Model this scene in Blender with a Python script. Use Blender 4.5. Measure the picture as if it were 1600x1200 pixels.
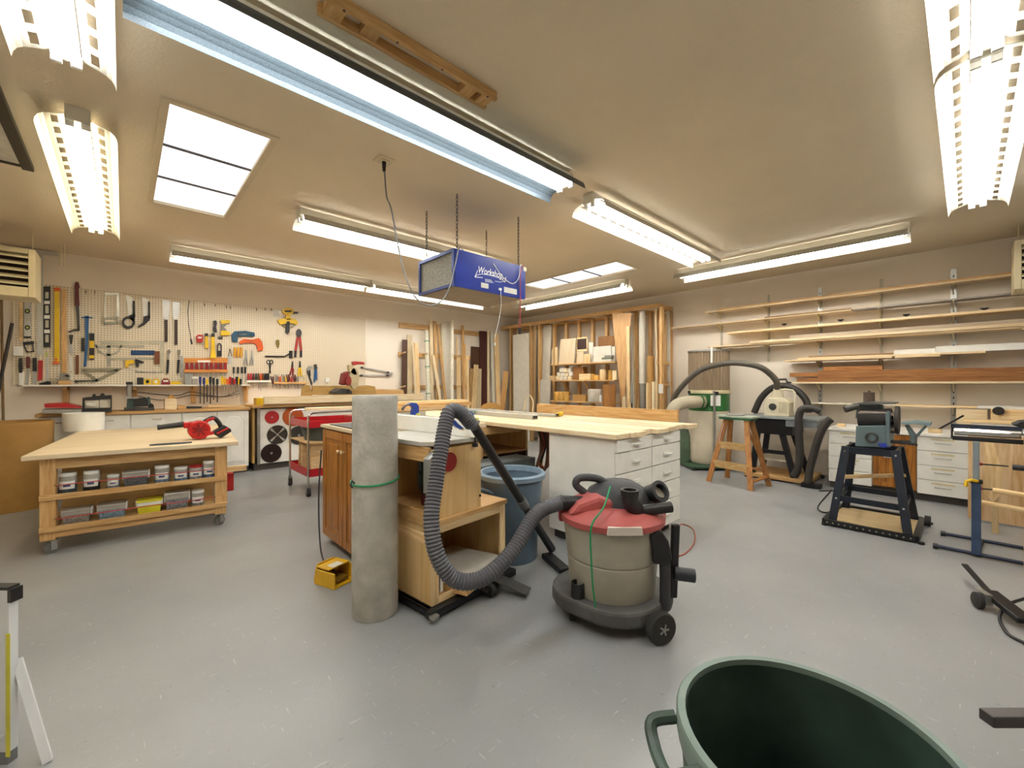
import bpy, math, random
from mathutils import Vector, Matrix, Euler
random.seed(7)
for o in list(bpy.data.objects): bpy.data.objects.remove(o)
SC = bpy.context.scene
COL = SC.collection
# ------------------------------------------------------------------ camera
F = 657.0; HC = 1.30; A0 = math.atan(710/657.0)
cam = bpy.data.cameras.new('camera'); cam.sensor_width = 36; cam.lens = F/1600*36; cam.clip_start = .02
co = bpy.data.objects.new('camera', cam); COL.objects.link(co)
co.location = (0, 0, HC); co.rotation_euler = (math.pi/2, 0, A0-math.pi/2)
SC.camera = co
# ------------------------------------------------------------------ world, exposure
W = bpy.data.worlds.new('world'); SC.world = W; W.use_nodes = True
W.node_tree.nodes['Background'].inputs[0].default_value = (.75, .85, 1, 1)
W.node_tree.nodes['Background'].inputs[1].default_value = .6
SC.view_settings.view_transform = 'Standard'; SC.view_settings.look = 'None'
SC.view_settings.gamma = 1; SC.view_settings.use_curve_mapping = False
SC.view_settings.exposure = 0.56
TUBE_E = 26          # strength of the warm fluorescent tubes
LED_E = 27            # strength of the cool tubes
SKY_E = .80           # daylight behind the skylight diffusers
# ------------------------------------------------------------------ pixel -> world
FX, FY = math.cos(A0), math.sin(A0); RX, RY = math.sin(A0), -math.cos(A0)
def ray(u, v): return (F*FX+(u-800)*RX, F*FY+(u-800)*RY, 600.0-v)
def PZ(u, v, z):
    d = ray(u, v); t = (z-HC)/d[2]; return Vector((d[0]*t, d[1]*t, z))
def FL(u, v): return PZ(u, v, 0)
def PX(u, v, X):
    d = ray(u, v); t = X/d[0]; return Vector((X, d[1]*t, HC+d[2]*t))
def PY(u, v, Y):
    d = ray(u, v); t = Y/d[1]; return Vector((d[0]*t, Y, HC+d[2]*t))
# room
XW, YW, ZC = 7.38, 7.78, 2.96
XL, YF = -2.1, -3.0
# ------------------------------------------------------------------ materials
def lin(c): return tuple((x/12.92 if x <= .04045 else ((x+.055)/1.055)**2.4) for x in c)
def hexc(h): return lin(tuple(int(h[i:i+2], 16)/255 for i in (0, 2, 4)))
MATS = {}
def newmat(name):
    m = bpy.data.materials.new(name); m.use_nodes = True
    nt = m.node_tree; b = nt.nodes['Principled BSDF']; return m, nt, b
def N(nt, t, **k):
    n = nt.nodes.new(t)
    for a, v in k.items(): setattr(n, a, v)
    return n
def mat(name, hx, rough=.5, metal=0, var=.12, scale=9, bump=0, spec=.5, bscale=None, stretch=None, alpha=None, trans=0, coat=0):
    """plain procedural paint / plastic / metal with mottled tone and fine relief"""
    if name in MATS: return MATS[name]
    m, nt, b = newmat(name); c = hexc(hx)
    tc = N(nt, 'ShaderNodeTexCoord'); mp = N(nt, 'ShaderNodeMapping')
    nt.links.new(tc.outputs['Object'], mp.inputs[0])
    if stretch: mp.inputs['Scale'].default_value = stretch
    nz = N(nt, 'ShaderNodeTexNoise'); nz.inputs['Scale'].default_value = scale; nz.inputs['Detail'].default_value = 5
    nt.links.new(mp.outputs[0], nz.inputs['Vector'])
    rp = N(nt, 'ShaderNodeValToRGB')
    rp.color_ramp.elements[0].position = .3; rp.color_ramp.elements[1].position = .7
    rp.color_ramp.elements[0].color = tuple(x*(1-var) for x in c)+(1,)
    rp.color_ramp.elements[1].color = tuple(min(1, x*(1+var)) for x in c)+(1,)
    nt.links.new(nz.outputs[0], rp.inputs[0]); nt.links.new(rp.outputs[0], b.inputs['Base Color'])
    b.inputs['Roughness'].default_value = rough; b.inputs['Metallic'].default_value = metal
    b.inputs['Specular IOR Level'].default_value = spec
    if trans: b.inputs['Transmission Weight'].default_value = trans; b.inputs['IOR'].default_value = 1.2
    if alpha is not None: b.inputs['Alpha'].default_value = alpha
    if coat: b.inputs['Coat Weight'].default_value = coat
    if bump:
        n2 = N(nt, 'ShaderNodeTexNoise'); n2.inputs['Scale'].default_value = bscale or scale*8; n2.inputs['Detail'].default_value = 3
        nt.links.new(mp.outputs[0], n2.inputs['Vector'])
        bp = N(nt, 'ShaderNodeBump'); bp.inputs['Strength'].default_value = bump; bp.inputs['Distance'].default_value = .01
        nt.links.new(n2.outputs[0], bp.inputs['Height']); nt.links.new(bp.outputs[0], b.inputs['Normal'])
    MATS[name] = m; return m
def wood(name, h1, h2, ax='z', rough=.55, scale=6, rnd=.25):
    """grain stretched along one axis, tone varies from piece to piece"""
    key = name+'_'+ax
    if key in MATS: return MATS[key]
    m, nt, b = newmat(key); c1, c2 = hexc(h1), hexc(h2)
    tc = N(nt, 'ShaderNodeTexCoord'); mp = N(nt, 'ShaderNodeMapping'); oi = N(nt, 'ShaderNodeObjectInfo')
    s = [6, 6, 6]; s['xyz'.index(ax)] = .5; mp.inputs['Scale'].default_value = s
    nt.links.new(tc.outputs['Object'], mp.inputs[0])
    ad = N(nt, 'ShaderNodeVectorMath', operation='ADD'); nt.links.new(mp.outputs[0], ad.inputs[0])
    ml = N(nt, 'ShaderNodeMath', operation='MULTIPLY'); nt.links.new(oi.outputs['Random'], ml.inputs[0]); ml.inputs[1].default_value = 37
    cb = N(nt, 'ShaderNodeCombineXYZ')
    for i in range(3): nt.links.new(ml.outputs[0], cb.inputs[i])
    nt.links.new(cb.outputs[0], ad.inputs[1])
    nz = N(nt, 'ShaderNodeTexNoise'); nz.inputs['Scale'].default_value = scale; nz.inputs['Detail'].default_value = 6; nz.inputs['Distortion'].default_value = 1.2
    nt.links.new(ad.outputs[0], nz.inputs['Vector'])
    rp = N(nt, 'ShaderNodeValToRGB'); rp.color_ramp.elements[0].position = .32; rp.color_ramp.elements[1].position = .68
    rp.color_ramp.elements[0].color = c1+(1,); rp.color_ramp.elements[1].color = c2+(1,)
    nt.links.new(nz.outputs[0], rp.inputs[0])
    hs = N(nt, 'ShaderNodeHueSaturation')
    mr = N(nt, 'ShaderNodeMapRange'); mr.inputs['To Min'].default_value = 1-rnd; mr.inputs['To Max'].default_value = 1+rnd*.6
    nt.links.new(oi.outputs['Random'], mr.inputs['Value']); nt.links.new(mr.outputs[0], hs.inputs['Value'])
    nt.links.new(rp.outputs[0], hs.inputs['Color']); nt.links.new(hs.outputs[0], b.inputs['Base Color'])
    b.inputs['Roughness'].default_value = rough
    bp = N(nt, 'ShaderNodeBump'); bp.inputs['Strength'].default_value = .12; bp.inputs['Distance'].default_value = .004
    nt.links.new(nz.outputs[0], bp.inputs['Height']); nt.links.new(bp.outputs[0], b.inputs['Normal'])
    MATS[key] = m; return m
def emis(name, col, e):
    if name in MATS: return MATS[name]
    m, nt, b = newmat(name)
    b.inputs['Base Color'].default_value = (.9, .9, .9, 1)
    b.inputs['Emission Color'].default_value = col+(1,); b.inputs['Emission Strength'].default_value = e
    MATS[name] = m; return m
def pine(ax='z'): return wood('pine', 'd0a870', 'ead2a4', ax)
def spruce(ax='z'): return wood('spruce', 'dabd8e', 'ecdcbc', ax, rnd=.15)
def fir(ax='z'): return wood('fir', 'bd8d50', 'dcb57c', ax, rnd=.2)
def cedar(ax='z'): return wood('cedar', '86501f', 'b27a40', ax, rnd=.2)
def oak(ax='z'): return wood('oak', '7d4a17', 'b5782f', ax, rough=.35, rnd=.06)
def walnut(ax='z'): return wood('walnut', '3a2213', '5c381f', ax, rnd=.2)
def ply(ax='z'): return wood('ply', 'cba367', 'dfbf88', ax, scale=2.5, rnd=.06)
def plylt(ax='x'): return wood('plylight', 'cdb692', 'ddcbac', ax, scale=2.2, rnd=.04)
WH = mat('white_laminate', 'ebe9e2', .4, var=.04)
BLK = mat('black_plastic', '1c1b1c', .45, var=.3)
STEEL = mat('steel', 'b4b4b0', .35, .85, var=.15)
CHR = mat('chrome', 'd5d5d2', .18, 1, var=.05)
DST = mat('dark_steel', '4c4b4a', .45, .6, var=.25)
RED = mat('red_paint', 'b0201f', .4, var=.12)
YEL = mat('yellow_plastic', 'e0b81c', .4, var=.1)
BLU = mat('blue_plastic', '1f5a8f', .4, var=.12)
ORG = mat('orange_plastic', 'd05a22', .4, var=.12)
GRN = mat('green_plastic', '2c7d4b', .45, var=.12)
WHP = mat('white_plastic', 'ecebe4', .4, var=.04)
CRM = mat('cream_paint', 'd8cba6', .45, var=.06)
RUB = mat('rubber', '2b2a29', .75, var=.25, bump=.1)
CARD = mat('cardboard', 'b08649', .8, var=.08)
# ------------------------------------------------------------------ mesh builder
MW = {}      # object name -> world matrix of the thing it belongs to
class MB:
    def __init__(s): s.v = []; s.f = []
    def add(s, vs, fs):
        o = len(s.v); s.v += [tuple(v) for v in vs]; s.f += [[i+o for i in f] for f in fs]; return s
    def box(s, x0, x1, y0, y1, z0, z1):
        return s.add([(x0,y0,z0),(x1,y0,z0),(x1,y1,z0),(x0,y1,z0),(x0,y0,z1),(x1,y0,z1),(x1,y1,z1),(x0,y1,z1)],
                     [[0,3,2,1],[4,5,6,7],[0,1,5,4],[1,2,6,5],[2,3,7,6],[3,0,4,7]])
    def obox(s, c, size, M=None):
        c = Vector(c); M = M or Matrix.Identity(3); h = [x/2 for x in size]
        vs = [c+M@Vector((sx*h[0], sy*h[1], sz*h[2])) for sz in (-1,1) for sx, sy in ((-1,-1),(1,-1),(1,1),(-1,1))]
        return s.add(vs, [[0,3,2,1],[4,5,6,7],[0,1,5,4],[1,2,6,5],[2,3,7,6],[3,0,4,7]])
    def bar(s, p0, p1, w, d, up=(0,0,1)):
        p0, p1 = Vector(p0), Vector(p1); z = (p1-p0); L = z.length; z.normalize(); up = Vector(up)
        x = up.cross(z)
        if x.length < 1e-4: x = Vector((1,0,0)).cross(z)
        x.normalize(); y = z.cross(x)
        return s.obox((p0+p1)/2, (w, d, L), Matrix((x, y, z)).transposed())
    def cyl(s, p0, p1, r0, r1=None, n=14, caps=True):
        r1 = r0 if r1 is None else r1
        p0, p1 = Vector(p0), Vector(p1); z = (p1-p0).normalized()
        x = z.orthogonal().normalized(); y = z.cross(x)
        vs = []
        for p, r in ((p0, r0), (p1, r1)):
            vs += [p+(x*math.cos(a)+y*math.sin(a))*r for a in (2*math.pi*i/n for i in range(n))]
        fs = [[i, (i+1) % n, n+(i+1) % n, n+i] for i in range(n)]
        if caps: fs += [list(range(n))[::-1], list(range(n, 2*n))]
        return s.add(vs, fs)
    def tube(s, pts, r, n=8, closed=False, rad=None):
        pts = [Vector(p) for p in pts]; m = len(pts); rings = []; px = None
        for i, p in enumerate(pts):
            a = pts[(i-1) % m] if (closed or i) else pts[0]; b = pts[(i+1) % m] if (closed or i < m-1) else pts[-1]
            t = (b-a).normalized()
            if px is None: px = t.orthogonal().normalized()
            else:
                px = px-t*px.dot(t)
                px = px.normalized() if px.length > 1e-5 else t.orthogonal().normalized()
            y = t.cross(px); rr = rad[i] if rad else r
            rings.append([p+(px*math.cos(2*math.pi*k/n)+y*math.sin(2*math.pi*k/n))*rr for k in range(n)])
        vs = [q for g in rings for q in g]; fs = []
        for i in range(m if closed else m-1):
            j = (i+1) % m
            fs += [[i*n+k, i*n+(k+1) % n, j*n+(k+1) % n, j*n+k] for k in range(n)]
        if not closed: fs += [list(range(n))[::-1], [(m-1)*n+k for k in range(n)]]
        return s.add(vs, fs)
    def lathe(s, prof, n=24, c=(0,0,0), M=None, sy=1.0):
        c = Vector(c); M = M or Matrix.Identity(3); vs = []; fs = []; m = len(prof)
        for r, z in prof:
            r = max(r, 1e-4)
            vs += [c+M@Vector((r*math.cos(2*math.pi*k/n), sy*r*math.sin(2*math.pi*k/n), z)) for k in range(n)]
        for i in range(m-1):
            fs += [[i*n+k, i*n+(k+1) % n, (i+1)*n+(k+1) % n, (i+1)*n+k] for k in range(n)]
        return s.add(vs, fs)
    def prism(s, poly, d, frame):
        """poly: 2D points; frame = (origin, ex, ey, en): extrude along en by d"""
        o, ex, ey, en = [Vector(q) for q in frame]; n = len(poly)
        a = [o+ex*p[0]+ey*p[1] for p in poly]; b = [q+en*d for q in a]
        ar = sum(poly[i][0]*poly[(i+1) % n][1]-poly[(i+1) % n][0]*poly[i][1] for i in range(n))
        fs = [list(range(n)), list(range(n, 2*n))[::-1]]+[[i, n+i, n+(i+1) % n, (i+1) % n] for i in range(n)]
        if (ar > 0) == (ex.cross(ey).dot(en) > 0): fs = [f[::-1] for f in fs]
        return s.add(a+b, fs)
    def ypoly(s, px, Y, d, T=None):       # pixel outline on the plane Y, thickness d towards the back
        pts = [PY(*(T(*p) if T else p), Y) for p in px]
        return s.prism([(p.x, p.z) for p in pts], d, ((0, Y, 0), (1,0,0), (0,0,1), (0,1,0)))
    def xpoly(s, px, X, d, T=None):
        pts = [PX(*(T(*p) if T else p), X) for p in px]
        return s.prism([(p.y, p.z) for p in pts], d, ((X, 0, 0), (0,1,0), (0,0,1), (1,0,0)))
    def build(s, name, m, parent=None, smooth=False, bevel=0, world=False):
        vs = s.v
        if parent is not None:
            Mx = MW[parent.name]
            if world: inv = Mx.inverted(); vs = [tuple(inv@Vector(v)) for v in vs]
            loc = None
        else:
            lo = [min(v[i] for v in vs) for i in range(3)]; hi = [max(v[i] for v in vs) for i in range(3)]
            loc = Vector(((lo[0]+hi[0])/2, (lo[1]+hi[1])/2, lo[2]))
            vs = [tuple(Vector(v)-loc) for v in vs]
        me = bpy.data.meshes.new(name); me.from_pydata(vs, [], s.f); me.update()
        if m: me.materials.append(m)
        if smooth:
            me.polygons.foreach_set('use_smooth', [True]*len(me.polygons)); me.set_sharp_from_angle(angle=math.radians(38))
        o = bpy.data.objects.new(name, me); COL.objects.link(o)
        if parent is not None: o.parent = parent; MW[o.name] = MW[parent.name]
        else: o.location = loc; MW[o.name] = Matrix.Translation(loc)
        if bevel:
            bm = o.modifiers.new('bevel', 'BEVEL'); bm.width = bevel; bm.segments = 2; bm.limit_method = 'ANGLE'; bm.angle_limit = math.radians(40)
        return o
def tag(o, label=None, cat=None, group=None, kind=None):
    if label: o['label'] = label
    if cat: o['category'] = cat
    if group: o['group'] = group
    if kind: o['kind'] = kind
    return o
def thing(name, label, cat, loc=(0,0,0), rz=0, group=None):
    o = bpy.data.objects.new(name, None); COL.objects.link(o); o.empty_display_size = .05
    o.location = loc; o.rotation_euler = (0, 0, rz)
    MW[o.name] = Matrix.Translation(Vector(loc))@Matrix.Rotation(rz, 4, 'Z')
    return tag(o, label, cat, group)
def dup(root, loc, rz, label=None, group=None):
    r = root.copy(); COL.objects.link(r); r.location = loc; r.rotation_euler = (0, 0, rz)
    if label: r['label'] = label
    if group: r['group'] = group
    MW[r.name] = Matrix.Translation(Vector(loc))@Matrix.Rotation(rz, 4, 'Z')
    for ch in list(root.children):
        c = ch.copy(); COL.objects.link(c); c.parent = r
        for g in list(ch.children):
            d = g.copy(); COL.objects.link(d); d.parent = c
    return r
def one(mb, name, m, label, cat, group=None, smooth=False, bevel=0): return tag(mb.build(name, m, None, smooth, bevel), label, cat, group)
def spline(pts, k=8):
    pts = [Vector(p) for p in pts]; P = [pts[0]*2-pts[1]]+pts+[pts[-1]*2-pts[-2]]; out = []
    for i in range(1, len(P)-2):
        p0, p1, p2, p3 = P[i-1:i+3]
        for j in range(k):
            t = j/k
            out.append(.5*((2*p1)+(p2-p0)*t+(2*p0-5*p1+4*p2-p3)*t*t+(3*p1-p0-3*p2+p3)*t**3))
    return out+[pts[-1]]
def resample(pts, step):
    out = [pts[0]]; acc = 0
    for a, b in zip(pts, pts[1:]):
        L = (b-a).length; d = step-acc
        while d <= L: out.append(a.lerp(b, d/L)); d += step
        acc = L-(d-step)
    return out
def hose(pts, r, rib=.004, step=.009, n=12):
    p = resample(spline(pts, 14), step)
    return MB().tube(p, r, n, rad=[r if i % 2 else r-rib for i in range(len(p))])
ORD = ['first','second','third','fourth','fifth','sixth','seventh','eighth','ninth','tenth','eleventh','twelfth','thirteenth','fourteenth','fifteenth','sixteenth','seventeenth','eighteenth','nineteenth','twentieth']
def text_mesh(txt, size, shear=0, bold=0):
    cu = bpy.data.curves.new('t', 'FONT'); cu.body = txt; cu.size = size; cu.shear = shear; cu.offset = bold; cu.align_x = 'CENTER'
    ob = bpy.data.objects.new('t', cu); COL.objects.link(ob)
    dg = bpy.context.evaluated_depsgraph_get(); me = bpy.data.meshes.new_from_object(ob.evaluated_get(dg))
    vs = [v.co.copy() for v in me.vertices]; fs = [list(p.vertices) for p in me.polygons]
    bpy.data.objects.remove(ob); bpy.data.curves.remove(cu); bpy.data.meshes.remove(me)
    return vs, fs
# ================================================================== STRUCTURE
def floor_mat():
    m, nt, b = newmat('painted_concrete')
    tc = N(nt, 'ShaderNodeTexCoord')
    def noise(sc, det, stretch=None, rot=0):
        mp = N(nt, 'ShaderNodeMapping'); nt.links.new(tc.outputs['Object'], mp.inputs[0])
        if stretch: mp.inputs['Scale'].default_value = stretch
        mp.inputs['Rotation'].default_value = (0, 0, rot)
        n = N(nt, 'ShaderNodeTexNoise'); n.inputs['Scale'].default_value = sc; n.inputs['Detail'].default_value = det
        nt.links.new(mp.outputs[0], n.inputs['Vector']); return n
    n1 = noise(.9, 6); r1 = N(nt, 'ShaderNodeValToRGB')
    r1.color_ramp.elements[0].position = .3; r1.color_ramp.elements[1].position = .72
    r1.color_ramp.elements[0].color = hexc('868889')+(1,); r1.color_ramp.elements[1].color = hexc('979898')+(1,)
    nt.links.new(n1.outputs[0], r1.inputs[0])
    prev = r1.outputs[0]
    for sc, st, rot, th, hx, am in ((9, (1, 14, 1), .7, .69, 'cfcecb', .42), (11, (12, 1, 1), .25, .69, 'cfcecb', .38), (10, (1, 10, 1), -.6, .31, '757471', .35), (60, None, 0, .735, 'e0ddd2', .75), (34, None, 0, .265, '63625f', .5)):
        n = noise(sc, 4, st, rot); r = N(nt, 'ShaderNodeValToRGB')
        if th > .5: r.color_ramp.elements[0].position = th; r.color_ramp.elements[1].position = th+.03; r.color_ramp.elements[1].color = (am, am, am, 1)
        else:
            r.color_ramp.elements[0].position = th-.02; r.color_ramp.elements[1].position = th+.02
            r.color_ramp.elements[0].color = (am, am, am, 1); r.color_ramp.elements[1].color = (0, 0, 0, 1)
        nt.links.new(n.outputs[0], r.inputs[0])
        mx = N(nt, 'ShaderNodeMix', data_type='RGBA'); nt.links.new(r.outputs[0], mx.inputs[0])
        nt.links.new(prev, mx.inputs[6]); mx.inputs[7].default_value = hexc(hx)+(1,); prev = mx.outputs[2]
    nt.links.new(prev, b.inputs['Base Color'])
    n5 = noise(3, 5); mr = N(nt, 'ShaderNodeMapRange'); mr.inputs['To Min'].default_value = .22; mr.inputs['To Max'].default_value = .5
    nt.links.new(n5.outputs[0], mr.inputs[0]); nt.links.new(mr.outputs[0], b.inputs['Roughness'])
    n6 = noise(60, 4); bp = N(nt, 'ShaderNodeBump'); bp.inputs['Strength'].default_value = .12; bp.inputs['Distance'].default_value = .006
    nt.links.new(n6.outputs[0], bp.inputs['Height']); nt.links.new(bp.outputs[0], b.inputs['Normal'])
    return m
WALL = mat('wall_paint', 'eadfcf', .8, var=.03, scale=2, bump=.05, bscale=90)
CEIL = mat('ceiling_paint', 'dacbb0', .9, var=.03, scale=1.5, bump=.35, bscale=55)
def st(o): o['kind'] = 'structure'; return o
st(MB().box(XL, XW, YF, YW, -.1, 0).build('floor', floor_mat()))
# ceiling with two skylight wells
SKY = [(.19, .745, 3.17, 5.02), (4.88, 5.42, 3.2, 5.05)]
def holed(xs, ys, holes, z0, z1):
    mb = MB()
    for x0, x1 in zip(xs, xs[1:]):
        for y0, y1 in zip(ys, ys[1:]):
            cx, cy = (x0+x1)/2, (y0+y1)/2
            if not any(h[0] < cx < h[1] and h[2] < cy < h[3] for h in holes): mb.box(x0, x1, y0, y1, z0, z1)
    return mb
xs = sorted({XL, XW}|{h[i] for h in SKY for i in (0, 1)}); ys = sorted({YF, YW}|{h[i] for h in SKY for i in (2, 3)})
st(holed(xs, ys, SKY, ZC, ZC+.1).build('ceiling', CEIL))
st(MB().box(XL-.1, XW+.1, YW, YW+.1, 0, ZC).build('wall_back', WALL))
st(MB().box(XW, XW+.1, YF, YW, 0, ZC).build('wall_right', WALL))
st(MB().box(XL-.1, XL, YF, YW, 0, ZC).build('wall_left', WALL))
st(MB().box(XL-.1, XW+.1, YF-.1, YF, 0, ZC).build('wall_front', WALL))
st(MB().box(-.3, XW, YW-.012, YW, ZC-.03, ZC).build('trim_1', WALL))
# skylights: frame, three prismatic diffusers, dividers
PANE = emis('daylight_diffuser', (.86, .9, 1.0), SKY_E)
FRM = mat('skylight_frame', 'cfc0a2', .6, var=.04)
GAP = mat('dark_seam', '5a5148', .7, var=.05)
for k, (x0, x1, y0, y1) in enumerate(SKY):
    w = MB().box(x0, x1, y0, y1, ZC+.06, ZC+.1).build('window_%d' % (k+1), FRM); st(w)
    e = .03
    fr = MB()
    for a in ((x0-e, x0+.012, y0-e, y1+e), (x1-.012, x1+e, y0-e, y1+e), (x0+.012, x1-.012, y0-e, y0+.012), (x0+.012, x1-.012, y1-.012, y1+e)):
        fr.box(a[0], a[1], a[2], a[3], ZC-.012, ZC+.03)
    fr.build('window_frame', FRM, w, world=True)
    n = 3; L = (y1-y0-.024)/n
    for i in range(n):
        a = y0+.012+i*L; pm = MB().box(x0+.012, x1-.012, a+.006, a+L-.006, ZC+.012, ZC+.02)
        pm.build('pane', PANE, w, world=True)
        if i: MB().box(x0+.012, x1-.012, a-.009, a+.009, ZC+.0, ZC+.02).build('divider', GAP, w, world=True)
# ceiling hatch at the far left
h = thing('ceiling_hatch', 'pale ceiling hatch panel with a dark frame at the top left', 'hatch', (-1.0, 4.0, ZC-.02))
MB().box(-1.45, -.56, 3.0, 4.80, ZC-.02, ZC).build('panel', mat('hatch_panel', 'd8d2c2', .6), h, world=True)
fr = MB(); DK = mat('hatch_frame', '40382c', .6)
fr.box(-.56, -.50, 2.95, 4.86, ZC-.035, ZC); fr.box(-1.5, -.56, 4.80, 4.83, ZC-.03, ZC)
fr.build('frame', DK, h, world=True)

# ================================================================== CEILING LIGHTS
REFL = mat('reflector_enamel', 'b9b5a8', .4, var=.03); REFC = mat('reflector_metal', '565d61', .45, .0, var=.25, scale=160)
HOUS = mat('light_housing', 'd9d4c4', .45, var=.05)
WARM = emis('fluorescent_tube', (1.0, .985, .95), TUBE_E)
COOL = emis('cool_tube', (.82, .93, 1.0), LED_E)
def make_light(name, label, L, tubes=2, cool=False, drop=.0, slots=True):
    """reflector batten along local x, origin at one end on the ceiling"""
    t = thing(name, label, 'ceiling light', (0, 0, ZC), 0, 'ceiling strip lights')
    z = -drop
    hb = MB().box(0, L, -.05, .05, z-.065, z)
    hb.box(-.004, .012, -.055, .055, z-.085, z); hb.box(L-.012, L+.004, -.055, .055, z-.085, z)
    hb.build('housing', HOUS, t, bevel=.003)
    for sg in (-1, 1):
        # slotted inner strip: a rail, cross bars and a rail, so that light leaks up through the slots
        P = [(.055, -.062), (.085, -.072), (.115, -.080), (.14, -.090), (.16, -.107), (.172, -.130), (.176, -.155)]
        mb = MB()
        def strip(a, b, x0, x1):
            (ya, za), (yb, zb) = a, b; th = .0018
            q = [(x0, sg*ya, z+za), (x1, sg*ya, z+za), (x1, sg*yb, z+zb), (x0, sg*yb, z+zb)]
            mb.add(q+[(p[0], p[1], p[2]+th) for p in q], [[0,1,2,3],[7,6,5,4],[0,4,5,1],[1,5,6,2],[2,6,7,3],[3,7,4,0]])
        strip(P[0], P[1], 0, L)
        n = max(1, int(L/.15)); w = L/n
        if not slots: strip(P[1], P[2], 0, L); n = -1
        for i in range(n+1):
            a = max(0, i*w-.03); b = min(L, i*w+.03); strip(P[1], P[2], a, b)
        for a, b in zip(P[2:], P[3:]): strip(a, b, 0, L)
        mb.build('reflector', REFC if cool else REFL, t)
    tys = (-.058, .058) if cool else (-.034, .034)
    for y in tys:
        tb = MB().cyl((.05, y, z-.093), (L-.05, y, z-.093), .012 if cool else .017, n=12)
        tb.build('tube', COOL if cool else WARM, t, smooth=True)
        for x in (.02, L-.02):
            MB().box(x-.012, x+.012, y-.02, y+.02, z-.115, z-.06).build('tube_socket', WHP, t, bevel=.003)
    return t
GL = 2.46
l1 = make_light('ceiling_light', 'long cool white twin tube light nearest the camera, beside the wooden bracket', 2.56, 2, True, .03, False)
l1.location = (0.0, 2.13, ZC)
l2 = make_light('ceiling_light', 'slotted twin tube light just left of the hanging blue air cleaner', GL)
l2.location = (1.22, 4.3, ZC)
spots = [((.42, 6.48), 0, 'slotted tube light above the left end of the pegboard'),
         ((2.92, 6.5), 0, 'slotted tube light running behind the air cleaner to the back corner'),
         ((2.98, 2.24), 0, 'wide twin tube light right of the air cleaner, pointing at the shelf wall'),
         ((5.97, .40), 1, 'slotted tube light hung parallel to the wall of lumber shelves'),
         ((5.87, 3.66), 1, 'slotted tube light in front of the tall lumber rack'),
         ((-.20, 3.62), 1, 'glowing slotted twin tube light at the upper left, left of the skylight'),
         ((-.20, .52), 1, 'twin tube light cut off by the top left edge of the picture'),
         ((3.05, -.065), 0, 'glowing slotted twin tube light at the upper right edge'),
         ((.53, -.065), 0, 'twin tube light at the top right, nearer end joined to the next one')]
AMBER = emis('old_warm_tube', (1.0, .88, .6), TUBE_E*.7)
for i, ((x, y), r, lb) in enumerate(spots):
    q = dup(l2, (x, y, ZC), math.pi/2 if r else 0, lb)
    if i == 5:                           # one older, warmer lamp
        for c in q.children:
            if c.name.startswith('tube') and 'socket' not in c.name:
                c.material_slots[0].link = 'OBJECT'; c.material_slots[0].material = AMBER
# the wooden bracket beside the first light
b = thing('ceiling_bracket', 'long wooden frame of two rails screwed to the ceiling', 'bracket', (1.1, 1.9, ZC-.05))
z0, z1 = ZC-.05, ZC
for y in (1.81, 1.905): MB().box(.62, 1.56, y, y+.022, z0, z1).build('rail', fir('x'), b, world=True, bevel=.002)
for x in (.64, .80, 1.36, 1.47): MB().box(x, x+.075, 1.832, 1.905, z0+.004, z1).build('block', fir('y'), b, world=True)
for x in (.7, .95, 1.2, 1.5): MB().cyl((x, 1.822, z0-.002), (x, 1.822, z0+.004), .006, n=8).build('screw', DST, b, world=True)
# ceiling outlet and small drop plate
one(MB().box(1.36, 1.48, 2.87, 2.99, ZC-.008, ZC).box(1.39, 1.45, 2.90, 2.96, ZC-.016, ZC-.006), 'ceiling_outlet', mat('outlet_plate', 'cdbf9f', .5), 'square cover plate outlet on the ceiling feeding the grey cord', 'outlet', bevel=.003)

# ================================================================== HANGING AIR CLEANER
AX0, AX1, AY0, AY1, AZ0, AZ1 = 2.08, 2.94, 2.98, 3.56, 2.14, 2.465
BLUE = mat('air_cleaner_blue', '14318f', .3, var=.1)
ac = thing('air_cleaner', 'blue hanging box air cleaner with white Workshop lettering and grey filter', 'air cleaner', ((AX0+AX1)/2, (AY0+AY1)/2, AZ0))
mb = MB(); e = .02
mb.box(AX0, AX1, AY0, AY0+e, AZ0, AZ1); mb.box(AX0, AX1, AY1-e, AY1, AZ0, AZ1); mb.box(AX0, AX1, AY0+e, AY1-e, AZ1-e, AZ1)
mb.box(AX1-e, AX1, AY0+e, AY1-e, AZ0+e, AZ1-e)
mb.build('casing', BLUE, ac, world=True, bevel=.004)
MB().box(AX0, AX1-e, AY0+e, AY1-e, AZ0, AZ0+e).build('bottom_panel', mat('cleaner_base', '7b6f62', .6), ac, world=True)
fm = mat('filter_mesh', 'a3a193', .7, var=.35, scale=60, bump=.6, bscale=150)
f = MB().box(AX0+.012, AX0+.03, AY0+e, AY1-e, AZ0+e, AZ1-e).build('filter', fm, ac, world=True)
fr = MB()
for a in ((AY0, AY0+.026, AZ0, AZ1), (AY1-.026, AY1, AZ0, AZ1), (AY0+.026, AY1-.026, AZ0, AZ0+.026), (AY0+.026, AY1-.026, AZ1-.026, AZ1)):
    fr.box(AX0-.006, AX0+.012, *a)
fr.build('filter_frame', mat('filter_frame', '46558f', .4, .3), ac, world=True)
WT = mat('white_print', 'f0f0ee', .5, var=.02)
def yplate(vs, fs, ox, oz, Y):   # lettering on a face looking to -Y
    return MB().add([(ox+v.x, Y, oz+v.y) for v in vs], fs)
def ZA(x, y): return PY(600+x/4.8, 370+y/4.8, AY0)
vs, fs = text_mesh('Workshop', .088, .22, .0012)
tp = ZA(797, 291); tw = ZA(890, 300).x-ZA(710, 270).x; wn = max(v.x for v in vs)-min(v.x for v in vs)
vs = [Vector((v.x*tw/wn, v.y, 0)) for v in vs]
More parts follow.
